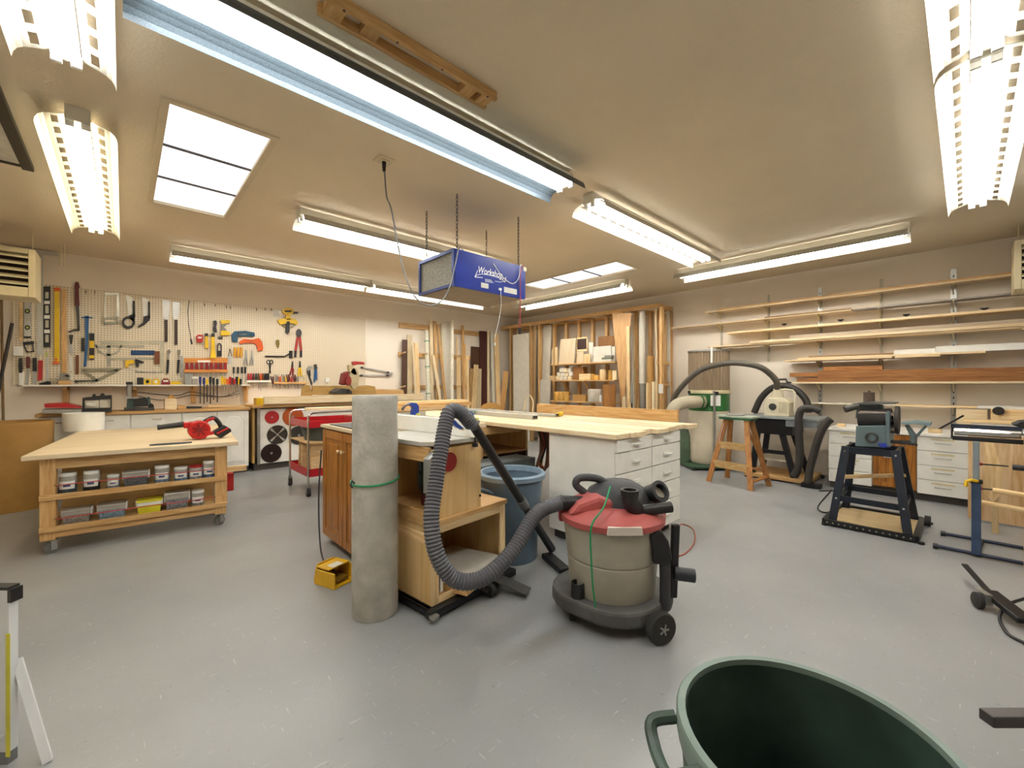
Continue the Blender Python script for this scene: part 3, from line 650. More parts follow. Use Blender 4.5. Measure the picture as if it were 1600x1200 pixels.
# screwdriver rail
sr = one(MB().ypoly(shp('R',700,932,882,946), YP-.05, .05, Z2), 'tool_rail', WHP, 'short pale rail holding a row of screwdrivers', 'tool rack')
dc = [RED, RED, MAR, mat('dark_green','2e3d2a',.5), BRN, ORG, BRN, BLK, BLK, BLK]
rackrow(Z2, 'screwdriver', '', '', [712,732,750,770,788,806,822,838,850,862], 880, 930, [985, 975, 990, 980, 1000, 1012], dc, 14, lambda i: ORD[i]+' screwdriver from the left in the pale rail', 'screwdriver', 'screwdrivers in the pale rail')
pr_ = one(MB().ypoly(shp('R',903,944,1152,958), YP-.05, .05, Z2), 'tool_rail', fir('x'), 'brown wooden rail holding a row of pliers', 'tool rack')
pc = [MAR, STEEL, ORG, STEEL, YEL, MAR, RED, MAR, STEEL, CRM]
for i, x in enumerate((895, 925, 950, 978, 990, 1012, 1035, 1060, 1085, 1135)):
    pliers(Z2, ORD[i]+' small pliers from the left in the brown rail', x, 985+(i % 3)*4, 905-(i % 2)*15, 22, pc[i], -6, STEEL, 'pliers in the brown rail')
# tools dropped through the shelf edge: handles above, blades below
hc = [mat('deep_blue','20306f',.4), mat('deep_blue','20306f',.4), YEL, BLK, BLK, BLK, YEL, mat('amber','d99a1c',.4), ORG, RED, MAR, RED, BLK, YEL, BLK]
for i, x in enumerate((350, 378, 402, 426, 450, 478, 515, 535, 556, 574, 590, 605, 625, 640, 652)):
    top = 905+(i % 3)*8; low = [1105, 1108, 1095, 1108, 1080, 1098, 1050, 1045, 1060, 1040, 1068, 1045, 1060, 1050, 1100][i]
    nm = 'file' if i < 6 else 'screwdriver'
    tool(Z2, nm, ORD[i]+' tool from the left hanging point down through the white shelf', 'tool', [('handle', hc[i], .025, [('P',[(x-9,top),(x+9,top),(x+10,top+35),(x+6,965),(x-6,965),(x-10,top+35)])]), ('blade', DST if i < 6 else STEEL, .009, [('L',x,962,x,low,9 if i < 6 else 5)])], group='tools hanging through the shelf', Y=YP-.192)
for i, x in enumerate((602, 634, 664, 688)):
    t2('screwdriver', ORD[i]+' black handled screwdriver hanging above the shelf end, from the left', 'screwdriver', [('handle', BLK, .024, [('L',x,832,x,880,15,12)]), ('shaft', STEEL, .008, [('L',x,880,x,950,5)])])
onshelf(Z2, 'tin_cup', 'dented grey tin on the shelf under the chisel rack', 'tin', [('b', STEEL, .09, [('P',[(232,882),(284,880),(282,962),(236,962)])])])
onshelf(Z2, 'jar', 'small white rimmed cup beside the grey tin', 'cup', [('b', mat('cup_grey','a89f92',.5), .06, [('R',290,918,332,962)]), ('rim', WHP, .064, [('R',288,905,334,920)])])
# wall bits
one(MB().ypoly(shp('R',1290,915,1322,945), YW-.03, .03, Z2), 'outlet_box', WHP, 'white wall outlet with a cord at the right end of the pegboard', 'outlet')
one(MB().ypoly([(21,541),(36,541),(36,556),(21,556)], YW-.06, .06), 'thermostat_box', WHP, 'small white box on the wall under the left heater', 'switch box')
for i, (T, x, y) in enumerate(((Z1,537,385), (Z1,593,388), (Z2,380,365), (Z2,462,370), (Z2,545,380), (Z2,574,385), (Z2,770,400), (Z2,835,398), (Z2,880,400))):
    a = PY(*T(x, y-10), YP); b = PY(*T(x, y+12), YP)
    one(MB().tube([(a.x, YP, a.z), (a.x, YP-.008, a.z-.01), (a.x, YP-.01, b.z+.02), (a.x, YP-.035, b.z), (a.x, YP-.04, b.z+.02)], .004, 6), 'peg_hook', DST, ORD[i]+' empty steel hook from the left along the top of the pegboards', 'hook', 'empty pegboard hooks')
# ================================================================== LEFT COUNTER
ZT = .955; YCF = 7.20
CT = one(MB().box(PY(54, 640, YCF-.03).x, PY(391, 640, YCF-.03).x, YCF-.03, YW-.004, ZT-.035, ZT), 'countertop', wood('counter_edge', 'b58a52', 'cfa66c', 'x'), 'light wood countertop along the pegboard wall', 'countertop', bevel=.003)
def ux(u, Y=YCF): return PY(u, 600, Y).x
DARKKICK = mat('toe_kick', '4f4b45', .7)
def cab(label, u0, u1, doors, arched=False):
    x0, x1 = ux(u0), ux(u1); t = thing('base_cabinet', label, 'cabinet', ((x0+x1)/2, YCF+.3, 0), 0, 'cabinets under the left counter')
    MB().box(x0, x1, YCF+.02, YW-.004, .09, ZT-.035).build('body', WH, t, world=True)
    MB().box(x0, x1, YCF+.07, YW-.004, 0, .09).build('toe_kick', DARKKICK, t, world=True)
    for a, b in doors:
        a, b = ux(a)+.004, ux(b)-.004
        d = MB().box(a, b, YCF, YCF+.02, .10, ZT-.045).build('door', WH, t, world=True, bevel=.004)
        if arched:
            cx, w = (a+b)/2, (b-a)/2-.07; prof = [(cx-w, .18), (cx+w, .18), (cx+w, .72)]
            prof += [(cx+w*math.cos(k*math.pi/10), .72+.12*math.sin(k*math.pi/10)) for k in range(1, 10)]+[(cx-w, .72)]
            MB().prism(prof, .008, ((0, YCF-.008, 0), (1,0,0), (0,0,1), (0,1,0))).build('raised_panel', WH, d, world=True, bevel=.006)
            gv = MB().tube([(p[0]*1.0+(p[0]-cx)*.12, YCF-.002, p[1]+(.02 if p[1] > .3 else -.02)) for p in prof], .004, 6, closed=True)
            gv.build('groove_bead', WH, d, True, world=True)
        else:
            MB().box((a+b)/2-.05, (a+b)/2+.05, YCF-.018, YCF-.01, .84, .852).build('handle', CHR, d, world=True)
    return t
cab('plain white base cabinet at the left end of the counter', 60, 204, [(60, 132), (132, 204)])
cab('plain white base cabinet in the middle of the left counter', 204, 284, [(204, 284)])
cab('white base cabinet with two arched raised panel doors', 284, 389, [(284, 339), (339, 389)], True)
# things on the counter, standing on plane Y
YC = 7.42
def oncounter(T, name, label, cat, parts, Y=YC): return tool(T, name, label, cat, parts, group=None, Y=Y)
# heights on the counter read at depth YC
def cz(u, dv, Y=YC): return ZT
def standon(o):   # settle a traced thing onto the countertop
    obs = [o]+list(o.children); lo = 1e9
    for q in obs:
        if q.type == 'MESH':
            for v in q.data.vertices: lo = min(lo, (v.co.z+o.location.z))
    o.location.z += ZT-lo; return o
sd = oncounter(Z1, 'bench_sander', 'black and silver portable planer box on the left counter', 'machine',
    [('base', BLK, .3, [('P',[(515,1105),(695,1105),(695,1130),(512,1130)]), ('R',515,1042,530,1110), ('R',690,1030,696,1110)]),
     ('housing', mat('machine_silver','c6c0b2',.35,.2), .28, [('R',528,1055,618,1108), ('R',622,1045,690,1102)]),
     ('top', BLK, .29, [('P',[(516,1042),(575,1035),(580,1018),(590,1018),(592,1030),(695,1026),(695,1048),(520,1058)]), ('C',638,1022,12,8)]),
     ('label', LB, .305, [('R',540,1072,595,1092)])]); standon(sd)
gr_ = oncounter(Z1, 'belt_grinder', 'upright narrow belt grinder with a black motor on the left counter', 'machine',
    [('base', DST, .22, [('R',775,1104,965,1120)]), ('motor', BLK, .18, [('P',[(835,1050),(905,1040),(925,1055),(925,1095),(835,1098)]), ('C',945,1095,18,18)]),
     ('body', mat('grinder_green','3f5550',.4), .16, [('P',[(795,1050),(835,1045),(835,1106),(790,1106)]), ('P',[(905,1045),(935,1035),(945,1085),(915,1095)])]),
     ('table', STEEL, .2, [('P',[(770,1035),(858,1038),(858,1048),(775,1045)])]), ('belt_frame', mat('belt_grey','8f8a80',.5), .07, [('R',797,955,822,1040)]), ('wheel', BLK, .08, [('R',787,942,830,958), ('L',795,955,793,1040,4), ('L',826,955,830,1040,4)])]); standon(gr_)
rd = oncounter(Z1, 'tool_case', 'low red plastic case at the left end of the counter', 'case', [('b', RED, .3, [('P',[(275,1080),(405,1075),(510,1100),(505,1106),(280,1104)])])], Y=YC); rd.location.z = ZT+.045
rt = oncounter(Z1, 'parts_tray', 'long grey parts tray under the red case', 'tray', [('b', mat('tray_grey','a09c92',.5), .34, [('R',262,1108,508,1132)])], Y=YC-.02); standon(rt); rd.location.z = ZT+.06
bx = oncounter(Z1, 'wood_carton', 'pale slatted carton with an open flap on the counter', 'box', [('body', spruce('x'), .14, [('R',1030,1048,1104,1115)]), ('flap', CARD, .06, [('P',[(1050,1048),(1064,1020),(1078,1024),(1098,1048)])])]); standon(bx)
for i, (x0, x1, y0, m_, lb) in enumerate(((1112, 1160, 1090, fir('x'), 'small wooden block right of the slatted carton'), (1168, 1262, 1100, BLK, 'black rasp lying on the counter'), (1300, 1530, 1098, pine('x'), 'thin wooden strip lying at the right end of the counter'))):
    o = oncounter(Z1, ['wood_block', 'rasp', 'wood_strip'][i], lb, ['block', 'rasp', 'strip'][i], [('b', m_, .09, [('R',x0,y0,x1,1112)])]); standon(o)
cb_ = MB()
for k, ys in enumerate(((1010, 1025, 1030), (1035, 1060, 1045))):
    cb_.tube(spline([PY(*Z1(860, ys[0]), YW-.02), PY(*Z1(1000, ys[1]), YW-.03), PY(*Z1(1120, ys[2]), YW-.03), PY(*Z1(1200, 1010+20*k), YW-.03), PY(*Z1(1380, 1040), YW-.03), PY(*Z1(1500, 1000+20*k), YW-.03)], 6), .005, 6)
one(cb_, 'slack_cable', BLK, 'pair of black cables sagging along the wall under the tool shelf', 'cable', smooth=True)
# cardboard drum, leaning poles
one(MB().lathe([(0, 0), (.30, 0), (.30, .86), (.303, .87), (.303, .905), (.29, .905), (.29, .02), (0, .02)], 36, (-.855, 6.82, 0)), 'cardboard_drum', CARD, 'tall brown cardboard tube drum at the left end of the counter', 'drum', smooth=True)
one(MB().cyl((-1.2, 7.5, 0), PY(19, 505, 7.68), .016, n=10), 'leaning_pole', mat('dark_pole','2c221b',.5), 'dark pole leaning in the left corner below the heater', 'pole', smooth=True)
one(MB().cyl((-1.02, 7.66, 0), PY(2, 455, 7.75), .012, n=8), 'leaning_rod', mat('brown_rod','7c6038',.5), 'thin brown rod leaning beside the dark pole', 'rod', smooth=True)
for i, (u, v0, v1) in enumerate(((93.5, 376, 415),)):
    a, b = PY(u, v0, 7.3), PY(u, v1, 7.3)
    one(MB().tube([(a.x, a.y, ZC), (b.x, b.y, b.z), (b.x+.035, b.y, b.z), (b.x+.035, a.y, ZC)], .008, 6), 'ceiling_hanger', CRM, 'thin metal hanger loop at the ceiling left of the pegboard', 'hanger')

# ================================================================== ROLLING WORK TABLE
RT = math.radians(-5.1); TO = Vector((-.462, 4.735, 0))
wt = thing('work_table', 'rolling plywood topped work table with jars on its end shelves', 'table', TO, RT)
def tin_(u, v=800, y=0.0):
    """local x on the table front (local plane y) seen at pixel column u"""
    d = ray(u, v); M = MW[wt.name].inverted(); o = M@Vector((0, 0, HC)); q = M.to_3x3()@Vector(d); t = (y-o.y)/q.y
    return o.x+q.x*t
TW = 1.165
MB().box(-.08, TW+.09, -.06, 2.05, .735, .77).build('top', plylt('x'), wt, bevel=.003)
for x0 in (0, TW-.085):
    for y0 in (0, 1.85):
        MB().box(x0, x0+.085, y0, y0+.038, .11, .735).box(x0, x0+.085, y0+.038, y0+.07, .11, .735).build('leg', fir('z'), wt, bevel=.003)
MB().box(.085, TW-.085, .0, .04, .65, .735).build('top_rail', fir('x'), wt, bevel=.003)
for z in (.175, .418):
    MB().box(0, TW, -.022, 0, z, z+.042).build('shelf_lip', fir('x'), wt, bevel=.003)
    MB().box(.09, TW-.09, .0, .2, z+.0, z+.02).build('shelf', ply('x'), wt)
MB().box(.085, TW-.085, .0, .035, .125, .175).build('bottom_rail', fir('x'), wt, bevel=.003)
MB().box(.085, TW-.085, .2, .215, .14, .735).build('back_panel', ply('x'), wt)
for x in (0, TW-.04):
    MB().box(x, x+.04, .09, 1.85, .64, .735).box(x, x+.04, .09, 1.85, .13, .2).build('side_rail', fir('y'), wt)
MB().box(TW, TW+.02, .2, 1.7, .15, .7).build('side_panel', ply('y'), wt)
CAST = mat('caster_grey', '77756f', .5, .3)
def caster(parent, x, y, z1=.11, r=.042, name='caster', rot=.5):
    c = MB().box(x-.045, x+.045, y-.04, y+.04, z1-.008, z1).build(name, CAST, parent)
    ca, sa = math.cos(rot), math.sin(rot)
    MB().cyl((x-sa*.014, y+ca*.014, r), (x+sa*.014, y-ca*.014, r), r, n=18).build('wheel', mat('caster_wheel','6a6863',.6), c, True)
    fk = MB()
    for s in (-1, 1):
        fk.obox((x-s*sa*.022+ca*.012, y+s*ca*.022+sa*.012, (r+z1)/2), (.034, .005, z1-r+.03), Matrix.Rotation(rot, 3, 'Z'))
    fk.build('fork', STEEL, c)
    return c
for x in (.05, TW-.05):
    for y in (.05, 1.85): caster(wt, x, y)
BUN = mat('bungee_red', 'b8322a', .5)
for z in (.53, .275):
    MB().tube(spline([(.09, -.005, z-.01), (.2, -.014, z-.003), (.6, -.016, z), (.95, -.014, z-.003), (TW-.085, -.005, z+.005)], 6), .004, 6).build('bungee_cord', BUN, wt, True)
    for x in (.085, TW-.085): MB().cyl((x, -.03, z), (x, .0, z), .005, n=6).build('hook', mat('brass','8a7a3a',.35,.7), wt)
MB().box(TW+.02, TW+.19, .32, .37, .43, .48).build('side_handle', pine('x'), wt)
MB().box(TW+.021, TW+.09, .42, .62, .22, .40).build('red_box', RED, wt, bevel=.01)
# jars and tubs standing on the end shelves
CLR = mat('jar_plastic', 'a9a59b', .15, var=.1)
def contents(h): return mat('contents_'+h, h, .5, .2, var=.5, scale=70, bump=.6, bscale=200)
def world(p): return MW[wt.name]@Vector(p)
def jar(u, w_px, hgt, z, lid, fill, label, lab=True):
    x = tin_(u, 740, .08); r = abs(tin_(u+w_px/2, 740, .08)-tin_(u-w_px/2, 740, .08))/2
    t = thing('storage_jar', label, 'jar', world((x, .085, z)), RT, 'jars and tubs on the work table')
    MB().lathe([(0, 0), (r*.96, 0), (r, .006), (r, hgt*.42), (0, hgt*.42)], 20).build('contents', fill, t, True)
    MB().lathe([(r, hgt*.42), (r, hgt*.78), (r*.9, hgt*.85), (0, hgt*.85)], 20).build('body', CLR, t, True)
    MB().lathe([(r*.9, hgt*.84), (r*.97, hgt*.84), (r*.97, hgt*.98), (r*.9, hgt), (0, hgt)], 20).build('lid', lid, t, True)
    if lab:
        n = 9; a0 = -math.pi/2; vs = []
        for i in range(n):
            a = a0+(i/(n-1)-.5)*1.9
            vs += [(1.012*r*math.cos(a), 1.012*r*math.sin(a), hgt*.25), (1.012*r*math.cos(a), 1.012*r*math.sin(a), hgt*.62)]
        MB().add(vs, [[2*i, 2*i+2, 2*i+3, 2*i+1] for i in range(n-1)]).build('label', WHP, t, True)
        vs2 = []
        for i in range(n-4):
            a = a0+((i+2)/(n-1)-.5)*1.6
            vs2 += [(1.022*r*math.cos(a), 1.022*r*math.sin(a), hgt*.36), (1.022*r*math.cos(a), 1.022*r*math.sin(a), hgt*.46)]
        MB().add(vs2, [[2*i, 2*i+2, 2*i+3, 2*i+1] for i in range(n-5)]).build('label_print', mat('label_print','44508a',.6,var=.6,scale=40), t, True)
    return t
def tub(u, w_px, hgt, z, body, label, lidm=None, fill=None, clip=WHP, tilt=False):
    x = tin_(u, 740, .08); w = abs(tin_(u+w_px/2, 740, .08)-tin_(u-w_px/2, 740, .08))/2
    t = thing('storage_tub', label, 'tub', world((x, .09, z)), RT, 'jars and tubs on the work table')
    def tap(w0, w1, d0, d1, z0, z1): return MB().add([(-w0,-d0,z0),(w0,-d0,z0),(w0,d0,z0),(-w0,d0,z0),(-w1,-d1,z1),(w1,-d1,z1),(w1,d1,z1),(-w1,d1,z1)],[[0,3,2,1],[4,5,6,7],[0,1,5,4],[1,2,6,5],[2,3,7,6],[3,0,4,7]])
    tap(w*.84, w*.92, .055, .062, 0, hgt*.62).build('contents', fill or contents('8f9499'), t)
    tap(w*.92, w*.98, .062, .066, hgt*.62, hgt*.86).build('body', body, t, bevel=.004)
    MB().box(-w, w, -.07, .07, hgt*.86, hgt).build('lid', lidm or body, t, bevel=.004)
    for s in (-1, 1): MB().box(s*w*1.0-.006, s*w*1.0+.006, -.04, .04, hgt*.5, hgt*.97).build('clip', clip, t, bevel=.003)
    return t
z1, z2 = .4395, .1965
jar(106, 29, .165, z1, WHP, contents('4c5a63'), 'wide clear jar with a white lid, first on the upper shelf')
jar(143, 27, .165, z1, WHP, contents('23242a'), 'jar of dark screws with a white lid, second on the upper shelf')
jar(177, 21, .115, z1, WHP, contents('8d97a3'), 'short jar with a white lid left of the upper tub')
tub(213, 40, .13, z1, CLR, 'grey clear tub between jars on the upper shelf', fill=contents('5e6266'))
jar(253, 24, .155, z1, WHP, contents('7d93ad'), 'tall jar with a white lid right of the upper tub')
jar(282.5, 22, .125, z1, WHP, contents('6f8dab'), 'jar with a white lid next to the red lidded jar')
jar(306, 22, .13, z1, RED, contents('9a98a0'), 'jar with a red lid on the upper shelf')
jar(327, 21, .16, z1, WHP, contents('5a7ea6'), 'tall jar at the right end of the upper shelf')
tub(121, 46, .12, z2, CLR, 'clear tub with a tilted lid at the left end of the lower shelf', fill=contents('8c8880'))
tub(176, 44, .125, z2, CLR, 'clear tub of grey screws on the lower shelf', fill=contents('7f97a5'))
tub(234, 40, .12, z2, WHP, 'yellow and white labelled tub on the lower shelf', lidm=mat('lime_yellow','d9d233',.4), fill=mat('lime_yellow','d9d233',.4))
tub(277, 38, .155, z2, CLR, 'double stacked grey tub beside the lower jar', fill=contents('84868a'))
jar(309, 21, .145, z2, WHP, contents('9b9a92'), 'jar with a white lid at the right of the lower shelf')
# on the table
one(MB().lathe([(0, 0), (.175, 0), (.175, .2), (.168, .2), (.168, .005), (0, .005)], 36, PZ(131, 672, .77)), 'paper_roll', WHP, 'open white cylindrical tub standing on the back of the work table', 'roll', smooth=True)
o = PZ(300, 692, .77)
one(MB().prism([(-.17, .0), (.05, -.02), (.12, 0), (.05, .025), (-.12, .03)], .012, ((o.x-.12, o.y, .77), (1,-.08,0), (.08,1,0), (0,0,1))), 'pocket_knife', mat('blade_blue','56606e',.35,.6), 'flat blue grey knife lying in front of the red blower', 'knife')
# red cordless blower
YB = 5.0
def Z3(x, y): return (x/4, 580+y/4)
def b3(x, y, dy=0): return PY(*Z3(x, y), YB+dy)
bl = thing('leaf_blower', 'red and black cordless blower lying on the work table', 'blower', PZ(310, 686, .77))
RB = mat('blower_red', 'c2201c', .35, var=.1)
MB().cyl(b3(985, 352), b3(1150, 332), .021, .027, 16).cyl(b3(983, 352), b3(1000, 350), .024, n=16).build('nozzle', BLK, bl, True, world=True)
vol = MB(); c = b3(1243, 365)
vol.cyl((c.x, YB-.06, c.z), (c.x, YB+.06, c.z), .088, n=26).build('volute', RB, bl, True, bevel=.012, world=True)
MB().ypoly([(1145,322),(1210,316),(1290,330),(1300,345),(1240,352),(1150,358)], YB-.035, .07, Z3).ypoly([(1200,400),(1290,400),(1292,418),(1240,426),(1200,420)], YB-.055, .11, Z3).ypoly([(1285,385),(1350,372),(1352,392),(1290,405)], YB-.03, .06, Z3).build('body_shell', RB, bl, bevel=.008, world=True)
fan = MB()
for k in range(7):
    a = k*2*math.pi/7; fan.bar((c.x+.02*math.cos(a), YB-.064, c.z+.02*math.sin(a)), (c.x+.062*math.cos(a), YB-.064, c.z+.062*math.sin(a)), .012, .008, (0,1,0))
fan.cyl((c.x, YB-.07, c.z), (c.x, YB-.06, c.z), .02, n=12).build('intake_grille', mat('deep_red','7c1414',.5), bl, world=True)
MB().tube(spline([b3(1270, 325), b3(1295, 305), b3(1335, 292), b3(1365, 318), b3(1380, 345)], 5), .02, 10).build('handle', BLK, bl, True, world=True)
MB().ypoly([(1268,322),(1300,296),(1338,286),(1345,300),(1305,315),(1285,335)], YB-.024, .03, Z3).build('handle_top', RB, bl, bevel=.005, world=True)
MB().ypoly([(1335,378),(1405,338),(1445,362),(1448,378),(1380,420),(1342,398)], YB-.05, .1, Z3).build('battery', BLK, bl, bevel=.008, world=True)
MB().ypoly([(1352,386),(1425,350),(1432,356),(1360,394)], YB-.052, .003, Z3).build('battery_stripe', RB, bl, world=True)
# ================================================================== MITER BENCH ON THE BACK WALL
BX0, BX1 = ux(392, 7.14)+.012, 3.62; ZB_ = .985
mbn = thing('miter_bench', 'long white fronted workbench with saw blades hung on its front', 'workbench', ((BX0+BX1)/2, 7.4, 0))
MB().box(BX0, BX1, 7.10, YW-.003, ZB_-.04, ZB_).build('top', fir('x'), mbn, world=True, bevel=.003)
MB().box(BX0+.02, BX0+.05, 7.2, YW-.003, .12, ZB_-.04).build('end_panel', wood('olive_ply','9f7d3f','b8965a','z'), mbn, world=True)
MB().box(ux(407, 7.18), BX1-.1, 7.2, 7.23, .1, .92).build('front_panel', WH, mbn, world=True)
MB().box(ux(402, 7.17), ux(406, 7.17), 7.165, 7.2, .1, .95).build('hinge_strip', STEEL, mbn, world=True)
MB().box(BX0+.05, BX1-.1, 7.26, YW-.003, 0, .1).build('plinth', DARKKICK, mbn, world=True)
def blade(u, v, rpx, m, label, hub=STEEL, teeth=True, sect=False):
    c = PY(u, v, 7.19); r = rpx*7.19/ray(u, v)[1]; t = thing('saw_blade', label, 'saw blade', (c.x, 7.19, c.z-r), 0, 'saw blades on the bench front')
    n = 36; pts = []
    for i in range(n*2):
        a = math.pi*i/n; rr = r*(1.0 if (i % 2 or not teeth) else .94); pts.append((c.x+rr*math.cos(a), c.z+rr*math.sin(a)))
    MB().prism(pts, .006, ((0, 7.188, 0), (1,0,0), (0,0,1), (0,1,0))).build('disc', m, t, world=True)
    MB().cyl((c.x, 7.182, c.z), (c.x, 7.199, c.z), r*.12, n=12).build('hub', hub, t, world=True)
    if sect:
        mb = MB()
        for k in range(4):
            a = math.pi/4+k*math.pi/2
            mb.prism([(c.x, c.z), (c.x+r*.9*math.cos(a-.14), c.z+r*.9*math.sin(a-.14)), (c.x+r*.9*math.cos(a+.14), c.z+r*.9*math.sin(a+.14))], .002, ((0, 7.186, 0), (1,0,0), (0,0,1), (0,1,0)))
        mb.build('shine_sector', mat('sector_pale','a8a49a',.5), t, world=True)
blade(425, 652, 10, mat('blade_red','b3262a',.4), 'small red saw blade at the top left of the white bench front', teeth=False)
blade(458, 651, 15, mat('blade_orange','b8561f',.4), 'orange disc half hidden behind the red cart handle', teeth=False)
blade(433.5, 679, 15, mat('blade_grey','57544e',.35,.8), 'steel saw blade with four bright sectors in the middle of the bench front', sect=True)
blade(424, 708, 15, mat('blade_dark','2f201d',.4,.4), 'dark brown saw blade at the bottom of the bench front')
blade(467, 680, 15, mat('blade_dark2','4a4845',.4,.6), 'dark saw blade partly hidden behind the cart posts')
one(MB().box(ux(412, 7.05), 4.2, 7.03, 7.07, 1.0, 1.115).box(ux(412, 7.05), 4.2, 7.07, 7.12, ZB_, 1.0), 'lumber_plank', spruce('x'), 'long pale plank lying on edge along the front of the miter bench', 'plank', bevel=.003)
one(MB().box(ux(402, 7.16)-.02, ux(411, 7.16), 7.11, 7.3, ZB_, 1.09).box(ux(402, 7.16), ux(406,7.16), 7.1, 7.11, ZB_+.02, 1.07), 'band_clamp', YEL, 'yellow and black clamp block at the left end of the long plank', 'clamp')
MB()
# curved brown stop fences and splash boards
YO = wood('olive_ply','9f7d3f','b8965a','x')
one(MB().ypoly([(470, 632), (472, 606), (477, 601), (484, 603), (488, 612), (489, 632)], 7.5, .03), 'stop_block', YO, 'brown rounded stop board left of the wall outlet', 'board')
one(MB().ypoly([(488, 617), (488, 603), (560, 603), (575, 602), (586, 604), (589, 618)], 7.6, .03), 'fence_board', YO, 'long brown fence board behind the miter saw', 'board')
one(MB().ypoly([(585, 618), (586, 608), (630, 609), (632, 618)], 7.62, .03), 'fence_board', fir('x'), 'orange brown board right of the miter saw fence', 'board')
# miter saw
def Z6(x, y): return (390+x*.19375, 540+y*.19375)
YM = 7.3
ms = thing('miter_saw', 'red and black miter saw with a round blade guard on the bench', 'miter saw', (PY(540, 610, YM).x, YM, ZB_))
def m6(x, y, dy=0): return PY(*Z6(x, y), YM+dy)
c = m6(840, 250)
MB().ypoly(shp('C',846,265,38,84), YM-.12, .05, Z6).build('blade_guard', mat('guard_beige','b9aa86',.4,.2), ms, True, world=True)
MB().ypoly(shp('C',800,285,22,40), YM-.16, .05, Z6).build('arbor_housing', mat('saw_red','7d2622',.45), ms, True, world=True)
MB().ypoly([(760,225),(800,205),(805,300),(770,320),(745,310)], YM-.09, .16, Z6).build('motor', mat('saw_red','7d2622',.45), ms, bevel=.01, world=True)
MB().ypoly([(800,155),(825,150),(850,180),(870,230),(845,240),(805,210)], YM-.12, .1, Z6).build('upper_arm', mat('guard_beige','b9aa86',.4,.2), ms, bevel=.006, world=True)
MB().ypoly([(830,130),(850,125),(925,132),(930,152),(880,152),(840,160)], YM-.05, .08, Z6).build('handle', mat('grip_red2','a3322a',.4), ms, bevel=.008, world=True)
MB().ypoly([(690,375),(740,345),(800,350),(825,365),(830,390),(690,390)], YM-.16, .3, Z6).build('turntable', DST, ms, bevel=.006, world=True)
b0 = m6(680, 390); MB().box(b0.x, b0.x+.62, YM-.17, YM+.2, ZB_, ZB_+.09).build('base', DST, ms, world=True, bevel=.006)
MB().cyl(m6(795, 365, -.2), m6(795, 365, -.05), .03, n=14).build('knob', BLK, ms, True, world=True)
# bar clamps on the wall right of the saw
for i, (a, b, lb) in enumerate((((890,172),(1155,222),'slanting steel bar clamp hanging right of the miter saw'), ((885,240),(1150,240),'level steel bar clamp under the slanting one'))):
    t = thing('bar_clamp', lb, 'clamp', PY(*Z6(*a), YW-.03))
    MB().bar(PY(*Z6(*a), YW-.03), PY(*Z6(*b), YW-.03), .02, .014, (0,1,0)).build('bar', STEEL, t, world=True)
    for f in (.06, .85):
        p = PY(*Z6(a[0]+(b[0]-a[0])*f, a[1]+(b[1]-a[1])*f), YW-.03); MB().box(p.x-.02, p.x+.02, p.y-.015, p.y+.007, p.z-.022, p.z+.014).build('jaw', DST, t, world=True)
oc = one(MB().tube(spline([PY(512, 597, YW-.03), PY(508, 610, YW-.04), PY(498, 616, YW-.06), PY(487, 616, YW-.1)], 6), .006, 6), 'drooping_cable', CRM, 'pale cord drooping from the wall outlet behind the bench', 'cord', smooth=True)
for i, (u0, u1, z, m_, lb) in enumerate(((520, 555, .0, mat('bin_grey','6d7070',.5), 'grey plastic bin on the miter bench behind the concrete column'),)):
    one(MB().box(ux(522, 7.05), ux(556, 7.05), 6.99, 7.028, .80, .94), 'storage_bin', m_, lb, 'bin')
    bpy.data.objects.remove(bpy.data.objects['storage_bin'])
# lumber stacked on the right part of the bench
for i, (u0, u1, zz, Y, m_, lb) in enumerate(((618, 668, ZB_, 6.97, fir('x'), 'lowest board in the stack beside the lumber rack'), (616, 702, ZB_+.0, 6.9, pine('x'), 'front board of the stack beside the lumber rack'))):
    pass
# ================================================================== RED SERVICE CART
CX0, CX1, CY0, CY1 = 1.57, 2.42, 5.16, 5.88
ct = thing('service_cart', 'red two tray service cart with chrome posts and casters', 'cart', ((CX0+CX1)/2, (CY0+CY1)/2, 0))
CR = mat('cart_red', 'b51d26', .3, var=.08)
def tray(z0, z1, zf):
    mb = MB(); e = .012
    mb.box(CX0, CX1, CY0, CY0+e, z0, z1); mb.box(CX0, CX1, CY1-e, CY1, z0, z1); mb.box(CX0, CX0+e, CY0+e, CY1-e, z0, z1); mb.box(CX1-e, CX1, CY0+e, CY1-e, z0, z1)
    mb.box(CX0+e, CX1-e, CY0+e, CY1-e, zf, zf+.01); return mb
tray(.79, .87, .80).build('upper_tray', CR, ct, world=True); tray(.22, .31, .24).build('lower_tray', CR, ct, world=True)
MB().box(CX0+.01, CX1-.01, CY0+.01, CY1-.01, .60, .615).build('middle_shelf', pine('x'), ct, world=True)
for x in (CX0, CX1):
    for y in (CY0, CY1):
        MB().cyl((x, y, .12), (x, y, .93), .013, n=10).build('post', CHR, ct, True, world=True)
        cs = MB().cyl((x, y, .1), (x, y, .13), .02, n=10).build('caster', STEEL, ct, world=True)
        MB().cyl((x-.016, y, .052), (x+.016, y, .052), .052, n=20).build('wheel', RUB, cs, True, world=True)
        MB().box(x-.024, x-.019, y-.02, y+.02, .04, .11).box(x+.019, x+.024, y-.02, y+.02, .04, .11).box(x-.024, x+.024, y-.02, y+.02, .105, .112).build('fork', STEEL, cs, world=True)
for y in (CY0, CY1):
    MB().tube(spline([(CX0, y, .92), (CX0+.03, y, .955), (CX0+.12, y, .965), ((CX0+CX1)/2, y, .965), (CX1-.1, y, .965), (CX1-.02, y, .955), (CX1, y, .92)], 5), .012, 8).build('push_handle', CHR, ct, True, world=True)
